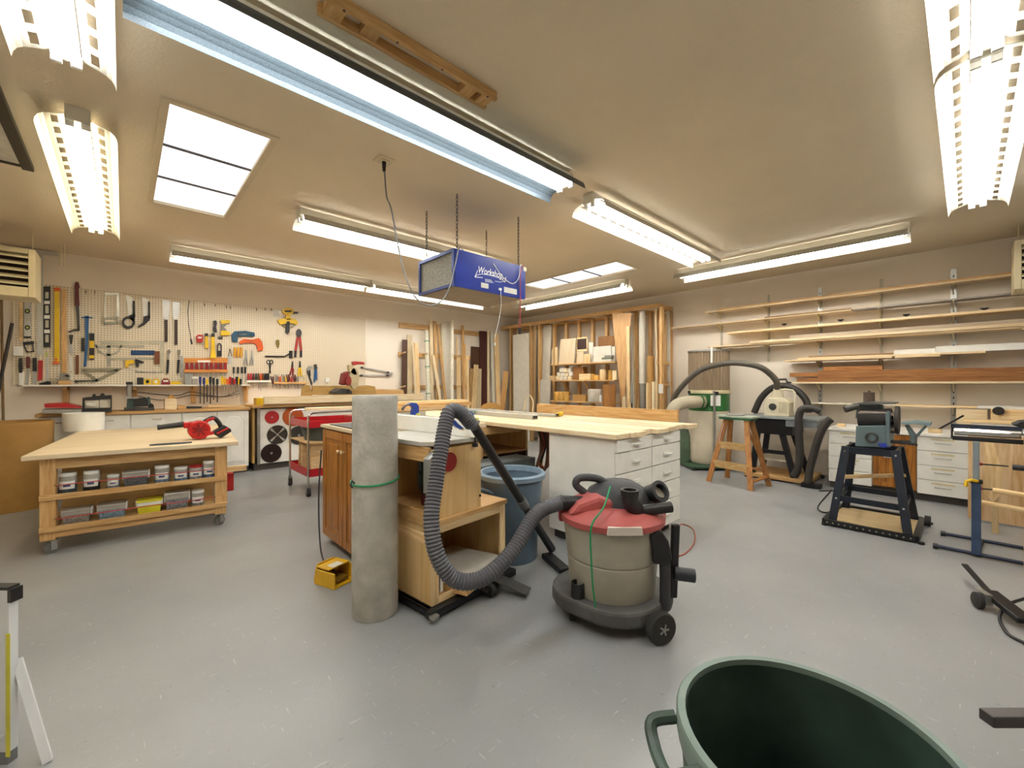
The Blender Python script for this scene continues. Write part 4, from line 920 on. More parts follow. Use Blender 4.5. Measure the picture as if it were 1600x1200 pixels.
cxm, cym = 1.87, 5.47
one(MB().lathe([(0, 0), (.24, 0), (.275, .15), (.285, .15), (.285, .17), (.27, .17), (.235, .01), (0, .01)], 32, (cxm, cym, .616), sy=.95), 'basin', mat('basin_grey','4b5452',.5), 'dark grey round basin on the middle shelf of the red cart', 'basin', smooth=True)
for i, (x0, x1, y, z0, z1) in enumerate(((1.62, 2.36, 5.22, .255, .60), (1.66, 2.36, 5.36, .255, .57), (1.60, 2.30, 5.5, .255, .56), (1.62, 2.34, 5.66, .255, .59))):
    one(MB().obox(((x0+x1)/2, y+.02, (z0+z1)/2), (x1-x0, .028, z1-z0), Matrix.Rotation(.12, 3, 'X') if i % 2 else None), 'offcut_panel', pine('x'), ORD[i]+' pale wooden panel from the front standing in the lower cart tray', 'panel', 'panels in the cart')
for i, (p0, p1, w, lb) in enumerate((((1.66, 5.55, .99), (3.0, 5.35, .995), .2, 'broad pale board lying across the handles of the red cart'), ((1.75, 5.3, .835), (2.4, 5.25, .835), .07, 'short wooden offcut lying in the upper tray of the red cart'))):
    one(MB().bar(p0, p1, w if i == 0 else .07, .03 if i == 0 else .04), 'loose_board', spruce('x'), lb, 'board')
# ================================================================== LUMBER LEANING ON THE BACK WALL
def ZL(x, y): return (600+x/6.665, 480+y/6.665)
rk = thing('peg_rail_rack', 'wooden rails with pegs fixed to the back wall for leaning lumber', 'rack', (PY(690, 600, YW).x, YW-.02, 1.15))
for x0, x1, zc_, hh in ((155, 470, 2.49, .11), (715, 1000, 2.47, .10), (150, 1000, 1.90, .09), (200, 950, 1.23, .09)):
    a, b = PY(*ZL(x0, 300), YW-.02).x, PY(*ZL(x1, 300), YW-.02).x
    MB().box(a, b, YW-.04, YW-.002, zc_-hh/2, zc_+hh/2).build('rail', fir('x'), rk, world=True, bevel=.003)
for zc_ in (1.90, 1.23):
    for x in (165, 397, 735):
        p = PY(*ZL(x, 300), YW-.02).x; MB().cyl((p, YW-.04, zc_), (p, YW-.24, zc_+.03), .014, n=8).build('peg', pine('y'), rk, True, world=True)
def lean(T, plane, a, b, w, m, label, th=.02, lean_=0, name='leaning_board', group=None, zb=0.0, cat='board', zmax=9):
    P = PY if plane[0] == 'y' else PX; k = plane[1]
    pt = P(*T(*a), k); pb = P(*T(*b), k)
    if pt.z > zmax: pt = pb+(pt-pb)*((zmax-pb.z)/(pt.z-pb.z))
    d = pb-pt; f = (zb+.002-pt.z)/d.z; p0 = pt+d*f
    u, v = T(*a); s = T(w, 0)[0]-T(0, 0)[0]
    if plane[0] == 'y': wm = abs(PY(u+s, v, k).x-PY(u, v, k).x); up = (0, 1, 0)
    else: wm = abs(PX(u+s, v, k).y-PX(u, v, k).y); up = (1, 0, 0)
    o = one(MB().bar(p0, pt, wm, th, up), name, m, label, cat, group, bevel=.002); o.location.z = max(o.location.z, zb); return o
PALE = mat('painted_board', 'd9d3c4', .5, var=.06); DMAH = wood('mahogany','3b1712','5a261c','z')
L = [((217,338),(210,850),52,walnut(),7.7,'dark walnut board, leftmost on the back wall rack'),
     ((268,290),(265,870),50,wood('greypine','b8a684','d0bf9a','z'),7.725,'wide greyish board right of the dark walnut one'),
     ((300,400),(325,830),20,spruce(),7.65,'narrow pale stick in front of the greyish board'),
     ((332,372),(352,850),42,pine(),7.7,'medium pine board left of the birch pole'),
     ((490,142),(498,860),32,spruce(),7.7,'tall pale board right of the birch pole'),
     ((528,145),(545,620),34,fir(),7.7,'tall amber board in the left bundle'),
     ((560,180),(640,960),24,fir(),7.675,'thin amber lath leaning to the right in the left bundle'),
     ((510,500),(585,970),28,spruce(),7.65,'shorter pale lath leaning to the right'),
     ((600,170),(625,960),18,wood('greypine','b8a684','d0bf9a','z'),7.7,'thin greyish lath left of the white sheet'),
     ((758,310),(770,1000),14,pine(),7.7,'thin stick just right of the white edge board'),
     ((820,190),(826,900),24,fir(),7.7,'tall amber board in the middle of the rack'),
     ((775,530),(780,1000),42,pine(),7.65,'shorter pine board with knots in the middle of the rack'),
     ((840,380),(836,1010),20,fir(),7.675,'narrow amber stick beside the tall middle board'),
     ((865,510),(875,1010),24,pine(),7.65,'pine stick left of the small dark panel'),
     ((965,415),(960,640),112,walnut(),7.725,'small dark panel hanging between pine boards'),
     ((920,640),(905,1000),50,fir(),7.7,'short brown board below the small dark panel'),
     ((960,600),(945,850),45,pine(),7.65,'short pine offcut standing on the lower rail'),
     ((990,640),(985,1000),48,wood('greypine','b8a684','d0bf9a','z'),7.675,'greyish short board beside the mahogany plank'),
     ((1032,250),(1045,1000),74,DMAH,7.7,'wide dark mahogany plank near the corner'),
     ((1085,240),(1085,900),18,spruce(),7.675,'thin pale stick right of the mahogany plank'),
     ((1122,250),(1142,980),26,PALE,7.675,'thin white painted board near the corner'),
     ((1168,280),(1192,980),44,pine(),7.65,'tall pine board, rightmost on the back wall rack')]
for a, b, w, m_, Y, lb in L: lean(ZL, ('y', Y), a, b, w, m_, lb, group='lumber leaning on the back wall')
lean(ZL, ('y', 7.728), (660, 150), (655, 880), 95, PALE, 'white sheet leaning behind the laths', th=.012, name='leaning_sheet', cat='panel')
lean(ZL, ('y', 7.6), (708, 135), (705, 1000), 24, mat('white_board','efe8d4',.5), 'bright white board with a square end, tallest in the rack', th=.05)
pt, pb = PY(*ZL(440, 240), 7.66), PY(*ZL(460, 850), 7.56); pp = pb-pt; p0 = pt+pp*((0-pt.z)/pp.z)
bp_ = thing('birch_pole', 'pale birch pole with green bands among the leaning lumber', 'pole', p0)
MB().cyl(p0, pt, .05, .042, 14).build('trunk', mat('birch_bark','d6d2bd',.7,var=.3,scale=30,stretch=(1,1,3)), bp_, True, world=True)
for f in (.45, .68, .9): q = p0.lerp(pt, f); MB().cyl(q, q+(pt-p0).normalized()*.02, .053, .052, 14).build('green_band', mat('band_green','5d8a6a',.5), bp_, True, world=True)
# ================================================================== CONCRETE COLUMN
cc = Vector((1.059, 2.296, 0))
CON = mat('concrete', 'b3afa5', .9, var=.22, scale=8, bump=.4, bscale=45)
col = thing('concrete_cylinder', 'standing grey concrete cylinder with a green cord around it', 'column', cc)
MB().lathe([(0, 0), (.122, 0), (.127, .012), (.127, .6), (.124, 1.19), (.125, 1.225), (.118, 1.236), (.112, 1.229), (0, 1.231)], 48, (0,0,0)).build('cylinder', CON, col, True)
rg = [(.132*math.cos(a), .132*math.sin(a), .757+.012*math.sin(a+1.2)) for a in (2*math.pi*k/40 for k in range(40))]
MB().tube(rg, .0055, 8, closed=True).build('green_cord', mat('cord_green','1c8a54',.45), col, True)
MB().tube([(-.13,-.02,.757), (-.145,-.03,.775), (-.15,-.02,.75), (-.14,-.02,.735)], .006, 6).build('cord_hook', DST, col, True)
# ================================================================== OAK CABINET
OX, OY0, OY1 = 1.21, 2.745, 3.62
ok = thing('oak_cabinet', 'brown oak cabinet with two panelled doors behind the concrete cylinder', 'cabinet', (OX+.32, (OY0+OY1)/2, 0))
MB().box(OX+.02, OX+.62, OY0, OY1, .05, .945).build('body', oak('z'), ok, world=True)
MB().box(OX-.01, OX+.64, OY0, OY1+.01, .945, .968).build('top', plylt('y'), ok, world=True)
ym_ = (OY0+OY1)/2
for a, b in ((OY0+.01, ym_-.004), (ym_+.004, OY1-.01)):
    fr = MB(); e = .065; z0, z1 = .07, .93
    fr.box(OX, OX+.02, a, a+e, z0, z1); fr.box(OX, OX+.02, b-e, b, z0, z1); fr.box(OX, OX+.02, a+e, b-e, z0, z0+e); fr.box(OX, OX+.02, a+e, b-e, z1-e, z1)
    d = fr.build('door', oak('z'), ok, world=True, bevel=.004)
    MB().box(OX+.008, OX+.02, a+e, b-e, z0+e, z1-e).build('inset_panel', oak('z'), d, world=True)
    MB().box(OX+.002, OX+.01, a+e+.035, b-e-.035, z0+e+.035, z1-e-.035).build('raised_field', oak('z'), d, world=True, bevel=.006)
    ky = (b-.03) if b < ym_+.1 else (a+.03)
    MB().lathe([(0, 0), (.006, 0), (.006, .012), (.014, .02), (.014, .026), (0, .032)], 12, (OX, ky, .79), Matrix.Rotation(-math.pi/2, 3, 'Y')).build('knob', mat('knob_cream','d9bf95',.25), d, True, world=True)
one(MB().box(OX+.02, OX+.4, 3.05, 3.5, .969, .976), 'rubber_mat', mat('mat_dark','3b3d3f',.5), 'dark flat mat lying on the oak cabinet', 'mat')
mbk = MB().tube(spline([(OX-.0, 3.64, .75), (OX-.06, 3.52, .4), (OX-.12, 3.3, .08), (OX-.16, 3.05, .02), (OX-.18, 2.85, .06)], 6), .006, 6)
one(mbk, 'power_cable', BLK, 'black cable running down the oak cabinet to the yellow foot switch', 'cable', smooth=True)
# yellow foot switch on the floor
fp = FL(524, 908)
fs_ = thing('foot_switch', 'yellow metal foot switch lying on the floor by the concrete cylinder', 'switch', fp, .35)
YF_ = mat('switch_yellow', 'd9a91e', .4, var=.1)
sh_ = MB()
sh_.prism([(-.09,0),(.09,0),(.095,.03),(.07,.115),(.055,.125),(-.065,.125),(-.08,.11),(-.095,.03)], .012, ((0,.09,0), (1,0,0), (0,0,1), (0,-1,0)))
sh_.box(-.092, -.082, -.1, .08, 0, .1); sh_.box(.082, .092, -.1, .08, 0, .1); sh_.box(-.082, .082, -.04, .08, .104, .115); sh_.box(-.082, .082, -.1, .08, 0, .01)
sh_.build('housing', YF_, fs_, bevel=.004)
MB().box(-.05, .05, -.07, .05, .02, .04).build('pedal', mat('pedal_dark','7a5a14',.5), fs_, bevel=.004)
MB().box(-.05, .03, -.042, .02, .1155, .117).build('label', LB, fs_)
# ================================================================== ROUTER TABLE
RR = math.radians(6.7)
rt_ = thing('router_table', 'plywood router table with a white fence and open lower cubby', 'router table', (1.258, 2.03, 0), RR)
W_, D_ = .615, .60
MB().box(0, .018, 0, D_, .06, .5).build('left_panel', ply('z'), rt_, bevel=.002)
MB().box(W_-.018, W_, .0, D_, .06, .5).build('right_panel', ply('z'), rt_)
MB().box(.018, W_-.018, D_-.018, D_, .06, .5).build('back_panel', ply('z'), rt_)
MB().box(.018, W_-.018, 0, D_-.018, .06, .078).build('floor_panel', ply('x'), rt_)
MB().box(-.01, W_+.02, -.015, D_, .5, .53).build('lower_top', fir('x'), rt_, bevel=.003)
for x0, x1, z0, z1 in ((0, .05, .06, .5), (W_-.05, W_, .06, .5), (.05, W_-.05, .455, .5), (.05, W_-.05, .06, .1)):
    MB().box(x0, x1, -.014, 0, z0, z1).build('face_frame', pine('z' if z1-z0 > .1 else 'x'), rt_, bevel=.002)
MB().box(-.005, .0, 0, D_, .40, .455).build('side_trim', pine('y'), rt_)
# upper box
MB().box(0, .40, 0, .018, .53, .93).build('front_panel', ply('z'), rt_, bevel=.002)
MB().box(0, .62, D_-.02, D_, .53, .93).build('upper_back', ply('z'), rt_)
MB().box(.382, .40, .018, D_-.02, .53, .93).build('upper_side', ply('z'), rt_)
MB().box(-.012, .006, .0, D_, .86, .945).build('apron', fir('y'), rt_, bevel=.003)
MB().box(-.012, .006, .0, D_, .53, .585).build('lower_apron', fir('y'), rt_, bevel=.003)
MB().prism([(-.02,.06),(.04,-.01),(.42,-.01),(.42,.62),(-.02,.62)], .025, ((0,0,.948), (1,0,0), (0,1,0), (0,0,1))).build('table_top', mat('laminate_grey','b9b5ab',.4), rt_, bevel=.002)
fc = MB().box(.30, .335, -.03, .88, .974, 1.075).build('fence', WH, rt_, bevel=.002)
MB().box(.335, .36, -.03, .88, 1.06, 1.076).build('fence_track', STEEL, fc)
MB().cyl((.33, -.02, .93), (.33, -.02, .974), .006, n=8).cyl((.33, -.02, .915), (.33, -.02, .935), .018, n=12).build('fence_knob', BLK, fc, True)
# router hanging inside
rm = MB().cyl((.2, .3, .66), (.2, .3, .9), .05, n=18).build('router_motor', mat('router_green','26362f',.45), rt_, True)
MB().cyl((.2, .3, .60), (.2, .3, .66), .035, .05, 14).build('motor_cap', BLK, rm, True)
MB().cyl((.14, .3, .74), (.26, .3, .74), .012, n=8).build('router_bar', DST, rm, True)
MB().box(.11, .29, .22, .38, .9, .948).build('router_base', BLK, rm)
MB().cyl((.2, .3, .532), (.2, .3, .60), .03, n=14).build('router_chuck', MAR, rm, True)
sb_ = MB().prism([(-.05,.70),(.02,.70),(.04,.86),(.0,.925),(-.05,.89)], .05, ((0,-.05,0), (1,0,0), (0,0,1), (0,1,0))).build('switch_box', mat('galvanised','a5a6a4',.35,.8,var=.2), rt_, bevel=.004)
MB().cyl((.125, -.02, .85), (.125, -.002, .85), .055, n=24).build('stop_paddle', mat('paddle_red','8c1f1c',.4), rt_, True)
MB().cyl((.39, -.005, .60), (.39, .0, .60), .008, n=8).build('bolt', BLK, rt_)
# mobile base
BM = mat('black_steel', '1f1f21', .4, .4)
mbse = MB().box(-.05, W_+.06, -.06, -.02, .02, .062).box(-.03, -.005, -.02, D_+.02, .02, .062).box(W_+.02, W_+.06, -.02, D_+.02, .02, .062).box(-.03, W_+.06, D_-.01, D_+.02, .02, .062).build('mobile_base', BM, rt_, bevel=.004)
MB().cyl((-.03, -.04, 0), (-.03, -.04, .05), .012, n=10).box(-.05, -.01, -.09, -.05, .03, .05).build('levelling_foot', STEEL, mbse)
MB().box(-.03, W_+.04, -.018, D_, .05, .062).build('base_platform', BM, mbse)
MB().obox((.50, -.16, .055), (.10, .24, .008), Matrix.Rotation(.35, 3, 'Z')@Matrix.Rotation(.25, 3, 'X')).build('foot_pedal', DST, mbse)
cw = MB().box(.33, .44, -.12, -.06, .04, .05).build('caster_bracket', BM, mbse)
MB().cyl((.37, -.10, .036), (.40, -.10, .036), .036, n=18).build('caster_wheel', RUB, mbse, True)
for x, y in ((0, D_), (W_, D_), (W_+.03, 0)): MB().cyl((x-.015, y, .03), (x+.015, y, .03), .03, n=14).build('caster_wheel', RUB, mbse, True)
def rw(p): return MW[rt_.name]@Vector(p)
t = thing('scrap_drawer', 'grey topped wooden drawer resting in the cubby of the router table', 'drawer', rw((.33, .12, .08)), RR+.25)
MB().box(-.2, .2, -.18, -.165, 0, .085).box(-.2, -.185, -.165, .2, 0, .085).box(.185, .2, -.165, .2, 0, .085).box(-.185, .185, .185, .2, 0, .085).build('frame', fir('x'), t)
MB().box(-.2, .2, -.18, .2, .086, .094).build('cover', mat('laminate_grey','b9b5ab',.4), t)
one(MB().obox(rw((.09, .04, .205)), (.02, .06, .2), Matrix.Rotation(RR, 3, 'Z')), 'paper_folder', LB, 'white card standing inside the left of the router table cubby', 'card')
# blue clamps on and behind the fence
def Z5(x, y): return (600+x/5.714, 600+y/5.714)
CB = mat('clamp_blue','23439c',.35); CT_ = mat('clamp_pad','c9b98a',.4)
def ytool(name, label, parts, Y, base):
    t = thing(name, label, 'clamp', base, 0, 'blue clamps around the router fence')
    for pn, m_, d, q in parts: MB().ypoly(shp(*q), Y, d, Z5).build(pn, m_, t, world=True, bevel=.003)
    return t
p = rw((.318, .82, 1.076))
ytool('spring_clamp', 'blue spring clamp with a tan pad at the far end of the white fence', [('arm', CB, .03, ('P',[(100,300),(112,280),(134,290),(138,320),(168,362),(150,385),(122,360)])), ('pad', CT_, .035, ('C',155,385,16,15))], p.y-.03, p)
ytool('spring_clamp', 'large curved blue clamp with a yellow pad behind the white fence', [('arm', CB, .05, ('P',[(222,182),(250,166),(292,170),(314,198),(314,250),(285,275),(285,380),(262,380),(258,250),(268,215),(250,197)])), ('band', DST, .03, ('A',235,240,62,55,185,270,12)), ('pad', mat('pad_lime','d3cf6a',.4), .06, ('P',[(280,265),(300,256),(328,270),(322,295),(290,298)]))], 3.3, (1.9, 3.32, .92))
p = rw((.318, .06, 1.076))
ytool('quick_clamp', 'blue quick clamp with two long jaws at the near end of the white fence', [('jaw', CB, .035, ('P',[(680,235),(700,232),(765,236),(800,262),(812,300),(795,318),(745,275),(700,262)])), ('jaw', CB, .03, ('P',[(617,318),(640,325),(665,355),(712,392),(702,410),(655,388),(617,350)])), ('wedge', CB, .03, ('P',[(795,335),(858,338),(852,352),(825,362),(800,352)])), ('pad', mat('pad_lime','d3cf6a',.4), .04, ('P',[(800,302),(840,298),(852,315),(835,328),(805,325)])), ('knob', CT_, .035, ('C',708,402,14,12))], p.y-.06, p)
# ================================================================== SAW / OUTFEED TABLE ISLAND
ot = thing('outfeed_table', 'long plank topped outfeed table of pale boards', 'table', (3.28, 3.3, 0))
pw = 1.30/7
for i in range(7):
    x0 = 2.63+i*pw; y0 = 1.70+[.03,.0,.05,-.0,.02,.04,0][i]
    MB().box(x0+.002, x0+pw-.002, y0, 4.95, .892+.002*(i % 2), .93+.003*(i % 3)).build('plank', spruce('y'), ot, world=True, bevel=.003)
MB().box(2.66, 3.9, 4.8, 4.84, 0, .892).build('end_panel', ply('z'), ot, world=True)
MB().box(3.86, 3.9, 2.5, 4.8, .80, .892).build('apron', fir('y'), ot, world=True)
one(MB().box(3.935, 3.975, 1.90, 3.78, 0.90, 1.045).box(3.94, 3.97, 1.95, 1.99, 0, .9).box(3.94, 3.97, 3.7, 3.74, 0, .9), 'backboard', fir('y'), 'long amber board on edge along the far side of the plank table', 'board', bevel=.003)
wc = thing('drawer_cabinet', 'white cabinet with two columns of drawers under the plank table', 'cabinet', (3.17, 2.08, 0))
MB().box(2.673, 3.68, 1.77, 2.42, .08, .89).build('body', WH, wc, world=True)
MB().box(2.72, 3.63, 1.83, 2.4, 0, .08).build('plinth', DARKKICK, wc, world=True)
zs = [.085, .305, .465, .625, .785, .888]
for c_ in range(2):
    x0 = 2.675+c_*.503; x1 = x0+.50
    for a, b in zip(zs, zs[1:]):
        d = MB().box(x0+.003, x1-.003, 1.747, 1.77, a+.004, b-.004).build('drawer', WH, wc, world=True, bevel=.003)
        zc_ = (a+b)/2
        MB().tube([((x0+x1)/2-.05, 1.747, zc_), ((x0+x1)/2-.048, 1.722, zc_), ((x0+x1)/2+.048, 1.722, zc_), ((x0+x1)/2+.05, 1.747, zc_)], .006, 6).box((x0+x1)/2-.06, (x0+x1)/2+.06, 1.738, 1.7465, zc_-.012, zc_+.012).build('handle', WHP, d, world=True)
ts = thing('table_saw', 'table saw with plywood extension top and red front rail behind the router table', 'table saw', (2.2, 4.0, 0))
MB().box(1.95, 2.62, 3.2, 4.9, .875, .92).build('extension_top', plylt('y'), ts, world=True, bevel=.003)
MB().box(2.05, 3.1, 3.205, 3.235, .80, .875).build('front_apron', fir('x'), ts, world=True)
MB().box(2.0, 2.5, 4.1, 4.7, .1, .875).build('cabinet', DST, ts, world=True)
CB_ = wood('cubby_ply','8f6a38','ad8650','x')
MB().box(2.0, 3.24, 3.25, 4.0, .58, .60).build('cubby_shelf', CB_, ts, world=True)
MB().box(3.21, 3.24, 3.25, 4.0, .60, .875).build('cubby_side', ply('z'), ts, world=True)
MB().box(2.0, 3.24, 4.0, 4.02, .0, .875).build('cubby_back', walnut('x'), ts, world=True)  # dark wood tone paints in the shade inside the plywood cubby
MB().box(3.21, 3.24, 3.25, 4.0, 0, .58).build('cubby_leg', walnut('z'), ts, world=True)
for x, y in ((1.98, 4.85), (2.58, 3.25), (2.58, 4.85)): MB().box(x-.02, x+.02, y-.02, y+.02, 0, .875).build('leg', fir('z'), ts, world=True)
MB().box(1.88, 1.95, 3.66, 4.9, .86, .94).build('fence_rail', CR, ts, world=True)
MB().box(1.95, 2.6, 4.3, 4.36, .921, .975).build('rip_fence', STEEL, ts, world=True)
one(MB().box(2.32, 3.0, 2.9, 3.18, 0, .575), 'grey_metal_box', mat('box_grey','7e8788',.4,.3), 'grey metal box on the floor behind the blue bin', 'box', bevel=.006)
# aluminium rails lying on the planks
al = thing('rip_guide', 'aluminium straightedge guide lying on the planks', 'guide', (3.1, 3.4, .935))
MB().box(3.06, 3.14, 3.0, 3.95, .937, .985).build('rail', ALU, al, world=True, bevel=.004)
MB().box(3.07, 3.13, 2.995, 3.0, .945, .975).build('end_cap', BLK, al, world=True)
MB().box(3.0, 3.16, 3.95, 4.3, .937, .99).build('clamp_head', mat('guide_teal','8d9c98',.4,.2), al, world=True)
one(MB().box(3.5, 3.56, 3.1, 4.9, .937, .965), 'metal_bar', ALU, 'long grey metal bar lying along the planks', 'bar', bevel=.003)
t = thing('yellow_tool', 'small yellow hand tool lying on the planks by the amber board', 'tool', (3.64, 3.13, .937), .4)
MB().box(-.08, .06, -.022, .022, 0, .045).build('body', YEL, t, bevel=.01); MB().box(-.11, -.08, -.012, .012, .01, .03).build('tip', BLK, t)
lp = [PZ(818, 636, .94)+Vector((0, 0, 0))]
q0 = PZ(832, 640, .945); q1 = PZ(818, 638, .945)
one(MB().tube(spline([Vector((3.85, PX(832, 640, 3.85).y, .944)), PX(833, 628, 3.85), PX(828, 618, 3.85), PX(822, 622, 3.85), Vector((3.85, PX(818, 634, 3.85).y, .944))], 6), .008, 8), 'hose_loop', CRM, 'pale loop of tubing standing on the plank table', 'hose', smooth=True)
dm = PZ(773, 640, .93)
one(MB().prism([(.16*math.cos(k*math.pi/14), .09*math.sin(k*math.pi/14)) for k in range(15)], .015, ((4.0, 4.78, .935), (.7,-.7,0), (0,0,1), (.7,.7,0))), 'round_board', CARD, 'brown half round board standing at the far end of the plank table', 'board')
for i, (x0, x1, y, z, lb, m_) in enumerate(((1.62, 2.9, 6.3, 0, '', None),)): pass
# loose boards between cart and rack (on the saw table)
for i, (x0, x1, y0, y1, z0, z1, m_, lb) in enumerate(((2.0, 3.1, 5.02, 5.16, .935, .99, pine('x'), 'lower wooden board stacked behind the saw table'), (2.0, 3.3, 5.03, 5.15, .99, 1.03, fir('x'), 'middle amber board stacked behind the saw table'), (2.1, 3.2, 5.02, 5.17, 1.03, 1.07, pine('x'), 'top pale board stacked behind the saw table'))):
    one(MB().box(x0+.55, x1+.55, y0, y1, z0, z1), 'stacked_board', m_, lb, 'board', 'boards behind the saw table', bevel=.003)
bs = thing('sawhorse', 'wooden trestle carrying the stacked boards behind the saw table', 'trestle', (3.1, 5.09, 0))
MB().box(2.65, 3.6, 5.05, 5.13, .86, .935).build('beam', fir('x'), bs, world=True)
for x in (2.75, 3.5):
    for s in (-1, 1): MB().bar((x, 5.09+s*.03, .86), (x, 5.09+s*.10, 0.0), .04, .08).build('leg', fir('z'), bs, world=True)

# cords hanging under the plank table, behind the white cabinet
cm = [mat('cord_brown','5a3a26',.5), mat('cable_red','a8512e',.5), BLK, mat('cord_tan','9a7a55',.5), mat('cord_brown','5a3a26',.5)]
for i in range(5):
    x, y = 2.86+.09*i, 2.72+.06*(i % 3)
    one(MB().tube(spline([(x, y, .872), (x+.04, y, .7), (x+.0, y+.03, .5+.05*(i % 2)), (x+.10, y+.02, .48), (x+.12, y, .68), (x+.08, y, .872)], 6), .014, 8), 'coiled_cable', cm[i], ORD[i]+' coiled cord from the left hanging under the plank table', 'cord', 'cords under the plank table', smooth=True)
# ================================================================== BLUE GREY BIN
bc = FL(800, 868); bc.z = 0
bb = thing('trash_bin', 'blue grey round plastic bin under the plank table', 'bin', bc)
BB = mat('bin_blue', '5c6f80', .45, var=.12)
MB().lathe([(0, 0), (.185, 0), (.19, .01), (.2, .3), (.235, .60), (.228, .60), (.19, .30), (.18, .02), (0, .02)], 40).build('body', BB, bb, True)
MB().lathe([(.228, .595), (.252, .60), (.254, .63), (.24, .642), (.228, .64), (.222, .60)], 40).build('rim', mat('rim_blue','7d93a5',.4), bb, True)
for s in (-1, 1): MB().tube([(s*.235, -.05, .52), (s*.265, -.045, .54), (s*.265, .045, .54), (s*.235, .05, .52)], .01, 8).build('handle', BB, bb, True)
# ================================================================== SHOP VAC
vc = Vector((2.06, 1.385, 0))
vrz = -A0+math.radians(42.8)   # local x to the right of the picture, y away
VR = math.atan2(RY, RX)
sv = thing('shop_vacuum', 'large red lidded shop vacuum with a beige drum and black wheels', 'vacuum', vc, VR)
DRM = mat('drum_beige', 'a39d8d', .5, var=.08); VRED = mat('lid_red', 'a8514d', .55, var=.15, scale=5); DUST = mat('dusty_black', '37373a', .6, var=.35, scale=6)
MB().lathe([(0, .11), (.225, .11), (.235, .13), (.252, .33), (.246, .334), (.246, .342), (.254, .346), (.272, .52), (.28, .525), (.282, .555), (0, .555)], 48).build('drum', DRM, sv, True)
MB().lathe([(.284, .53), (.292, .535), (.294, .565), (.285, .575), (.27, .583), (.22, .61), (.15, .628), (0, .632)], 48).build('lid', VRED, sv, True)
MB().prism([(-.09,.535),(.09,.535),(.085,.575),(-.085,.575)], .02, ((0,-.297,0), (1,0,0), (0,0,1), (0,1,0))).build('drum_label', mat('lid_pale','c8beb2',.5), sv)
for s in (-1, 1): MB().box(s*.285-.018, s*.285+.018, -.03, .03, .52, .61).build('latch', mat('latch_red','a03a34',.5), sv, bevel=.006)
# power head
MB().lathe([(0, .185), (.09, .175), (.165, .13), (.205, .06), (.22, 0), (0, 0)][::-1], 32, (.04, .02, .565), sy=.85).build('power_head', DUST, sv, True)
MB().prism([(-.265,.585),(-.06,.585),(-.0,.62),(-.02,.665),(-.1,.69),(-.21,.65)], .2, ((0,-.14,0), (1,0,0), (0,0,1), (0,1,0))).build('hose_shroud', VRED, sv, bevel=.025)
MB().tube(spline([(-.03, .02, .73), (-.09, .02, .755), (-.18, .02, .755), (-.20, .02, .715), (-.15, .02, .67)], 5), .022, 10).build('carry_handle', DUST, sv, True)
pt_ = MB().tube(spline([(.10, -.13, .60), (.09, -.16, .635), (.06, -.18, .67), (.055, -.18, .715)], 5), .042, 16).build('exhaust_elbow', BLK, sv, True)
MB().lathe([(.036, 0), (.045, 0), (.047, .015), (.047, .03), (.036, .03), (.034, 0)], 18, (.055, -.18, .708)).build('elbow_rim', BLK, pt_, True)
c2 = MB().cyl((.21, .0, .66), (.25, -.075, .70), .052, .055, 20, False).build('outlet_port', BLK, sv, True)
MB().lathe([(.042, 0), (.058, 0), (.06, .02), (.042, .022), (.04, 0)], 20, (.246, -.068, .698), Vector((0,0,1)).rotation_difference(Vector((.4,-.75,.4))).to_matrix()).build('port_rim', DUST, c2, True)
MB().cyl((.20, -.02, .62), (.246, -.068, .698), .03, .04, 16).build('port_core', mat('port_inner','7c7568',.6), c2, True)
MB().cyl((.10, -.15, .615), (.29, -.14, .635), .03, n=14).build('crevice_tool', BLK, sv, True)
# dolly base
pts = []
for k in range(28):
    a = 2*math.pi*k/28; r = .285+.03*abs(math.cos(2*a)); pts.append((r*math.cos(a)*1.08, r*math.sin(a)))
MB().prism(pts, .085, ((0,0,.065), (1,0,0), (0,1,0), (0,0,1))).build('dolly', mat('dolly_grey','4e4d4b',.65,var=.3,scale=8), sv, bevel=.018)
MB().lathe([(.03, 0), (.037, 0), (.037, .08), (.03, .08), (.03, .01)], 18, (-.215, -.14, .148)).build('tool_holder', BLK, sv, True)
def wheel(x, y, r, w, par, rz, nm='wheel'):
    M = Matrix.Rotation(rz, 3, 'Z')@Matrix.Rotation(math.pi/2, 3, 'X')
    o = MB().lathe([(0, -w/2), (r*.62, -w/2), (r*.66, -w*.4), (r*.7, -w/2), (r*.94, -w/2), (r, -w*.35), (r, w*.35), (r*.94, w/2), (0, w/2)], 30, (x, y, r), M).build(nm, RUB, par, True)
    for s in (1, -1):
        hb = MB()
        for k in range(5):
            a = 2*math.pi*k/5; d = M@Vector((math.cos(a)*r*.36, math.sin(a)*r*.36, s*w*.53)); c_ = Vector((x, y, r))
            hb.bar(c_+M@Vector((0, 0, s*w*.53)), c_+d, r*.1, .006, M@Vector((0,0,1)))
        hb.build('wheel_hub', STEEL, o)
    return o
wheel(.175, -.305, .078, .05, sv, .35, 'rear_wheel'); wheel(.23, .22, .078, .05, sv, .6, 'rear_wheel')
for x, y in ((-.24, -.10), (-.18, .2)): MB().cyl((x-.015, y, .03), (x+.015, y, .03), .03, n=14).build('front_caster', RUB, sv, True)
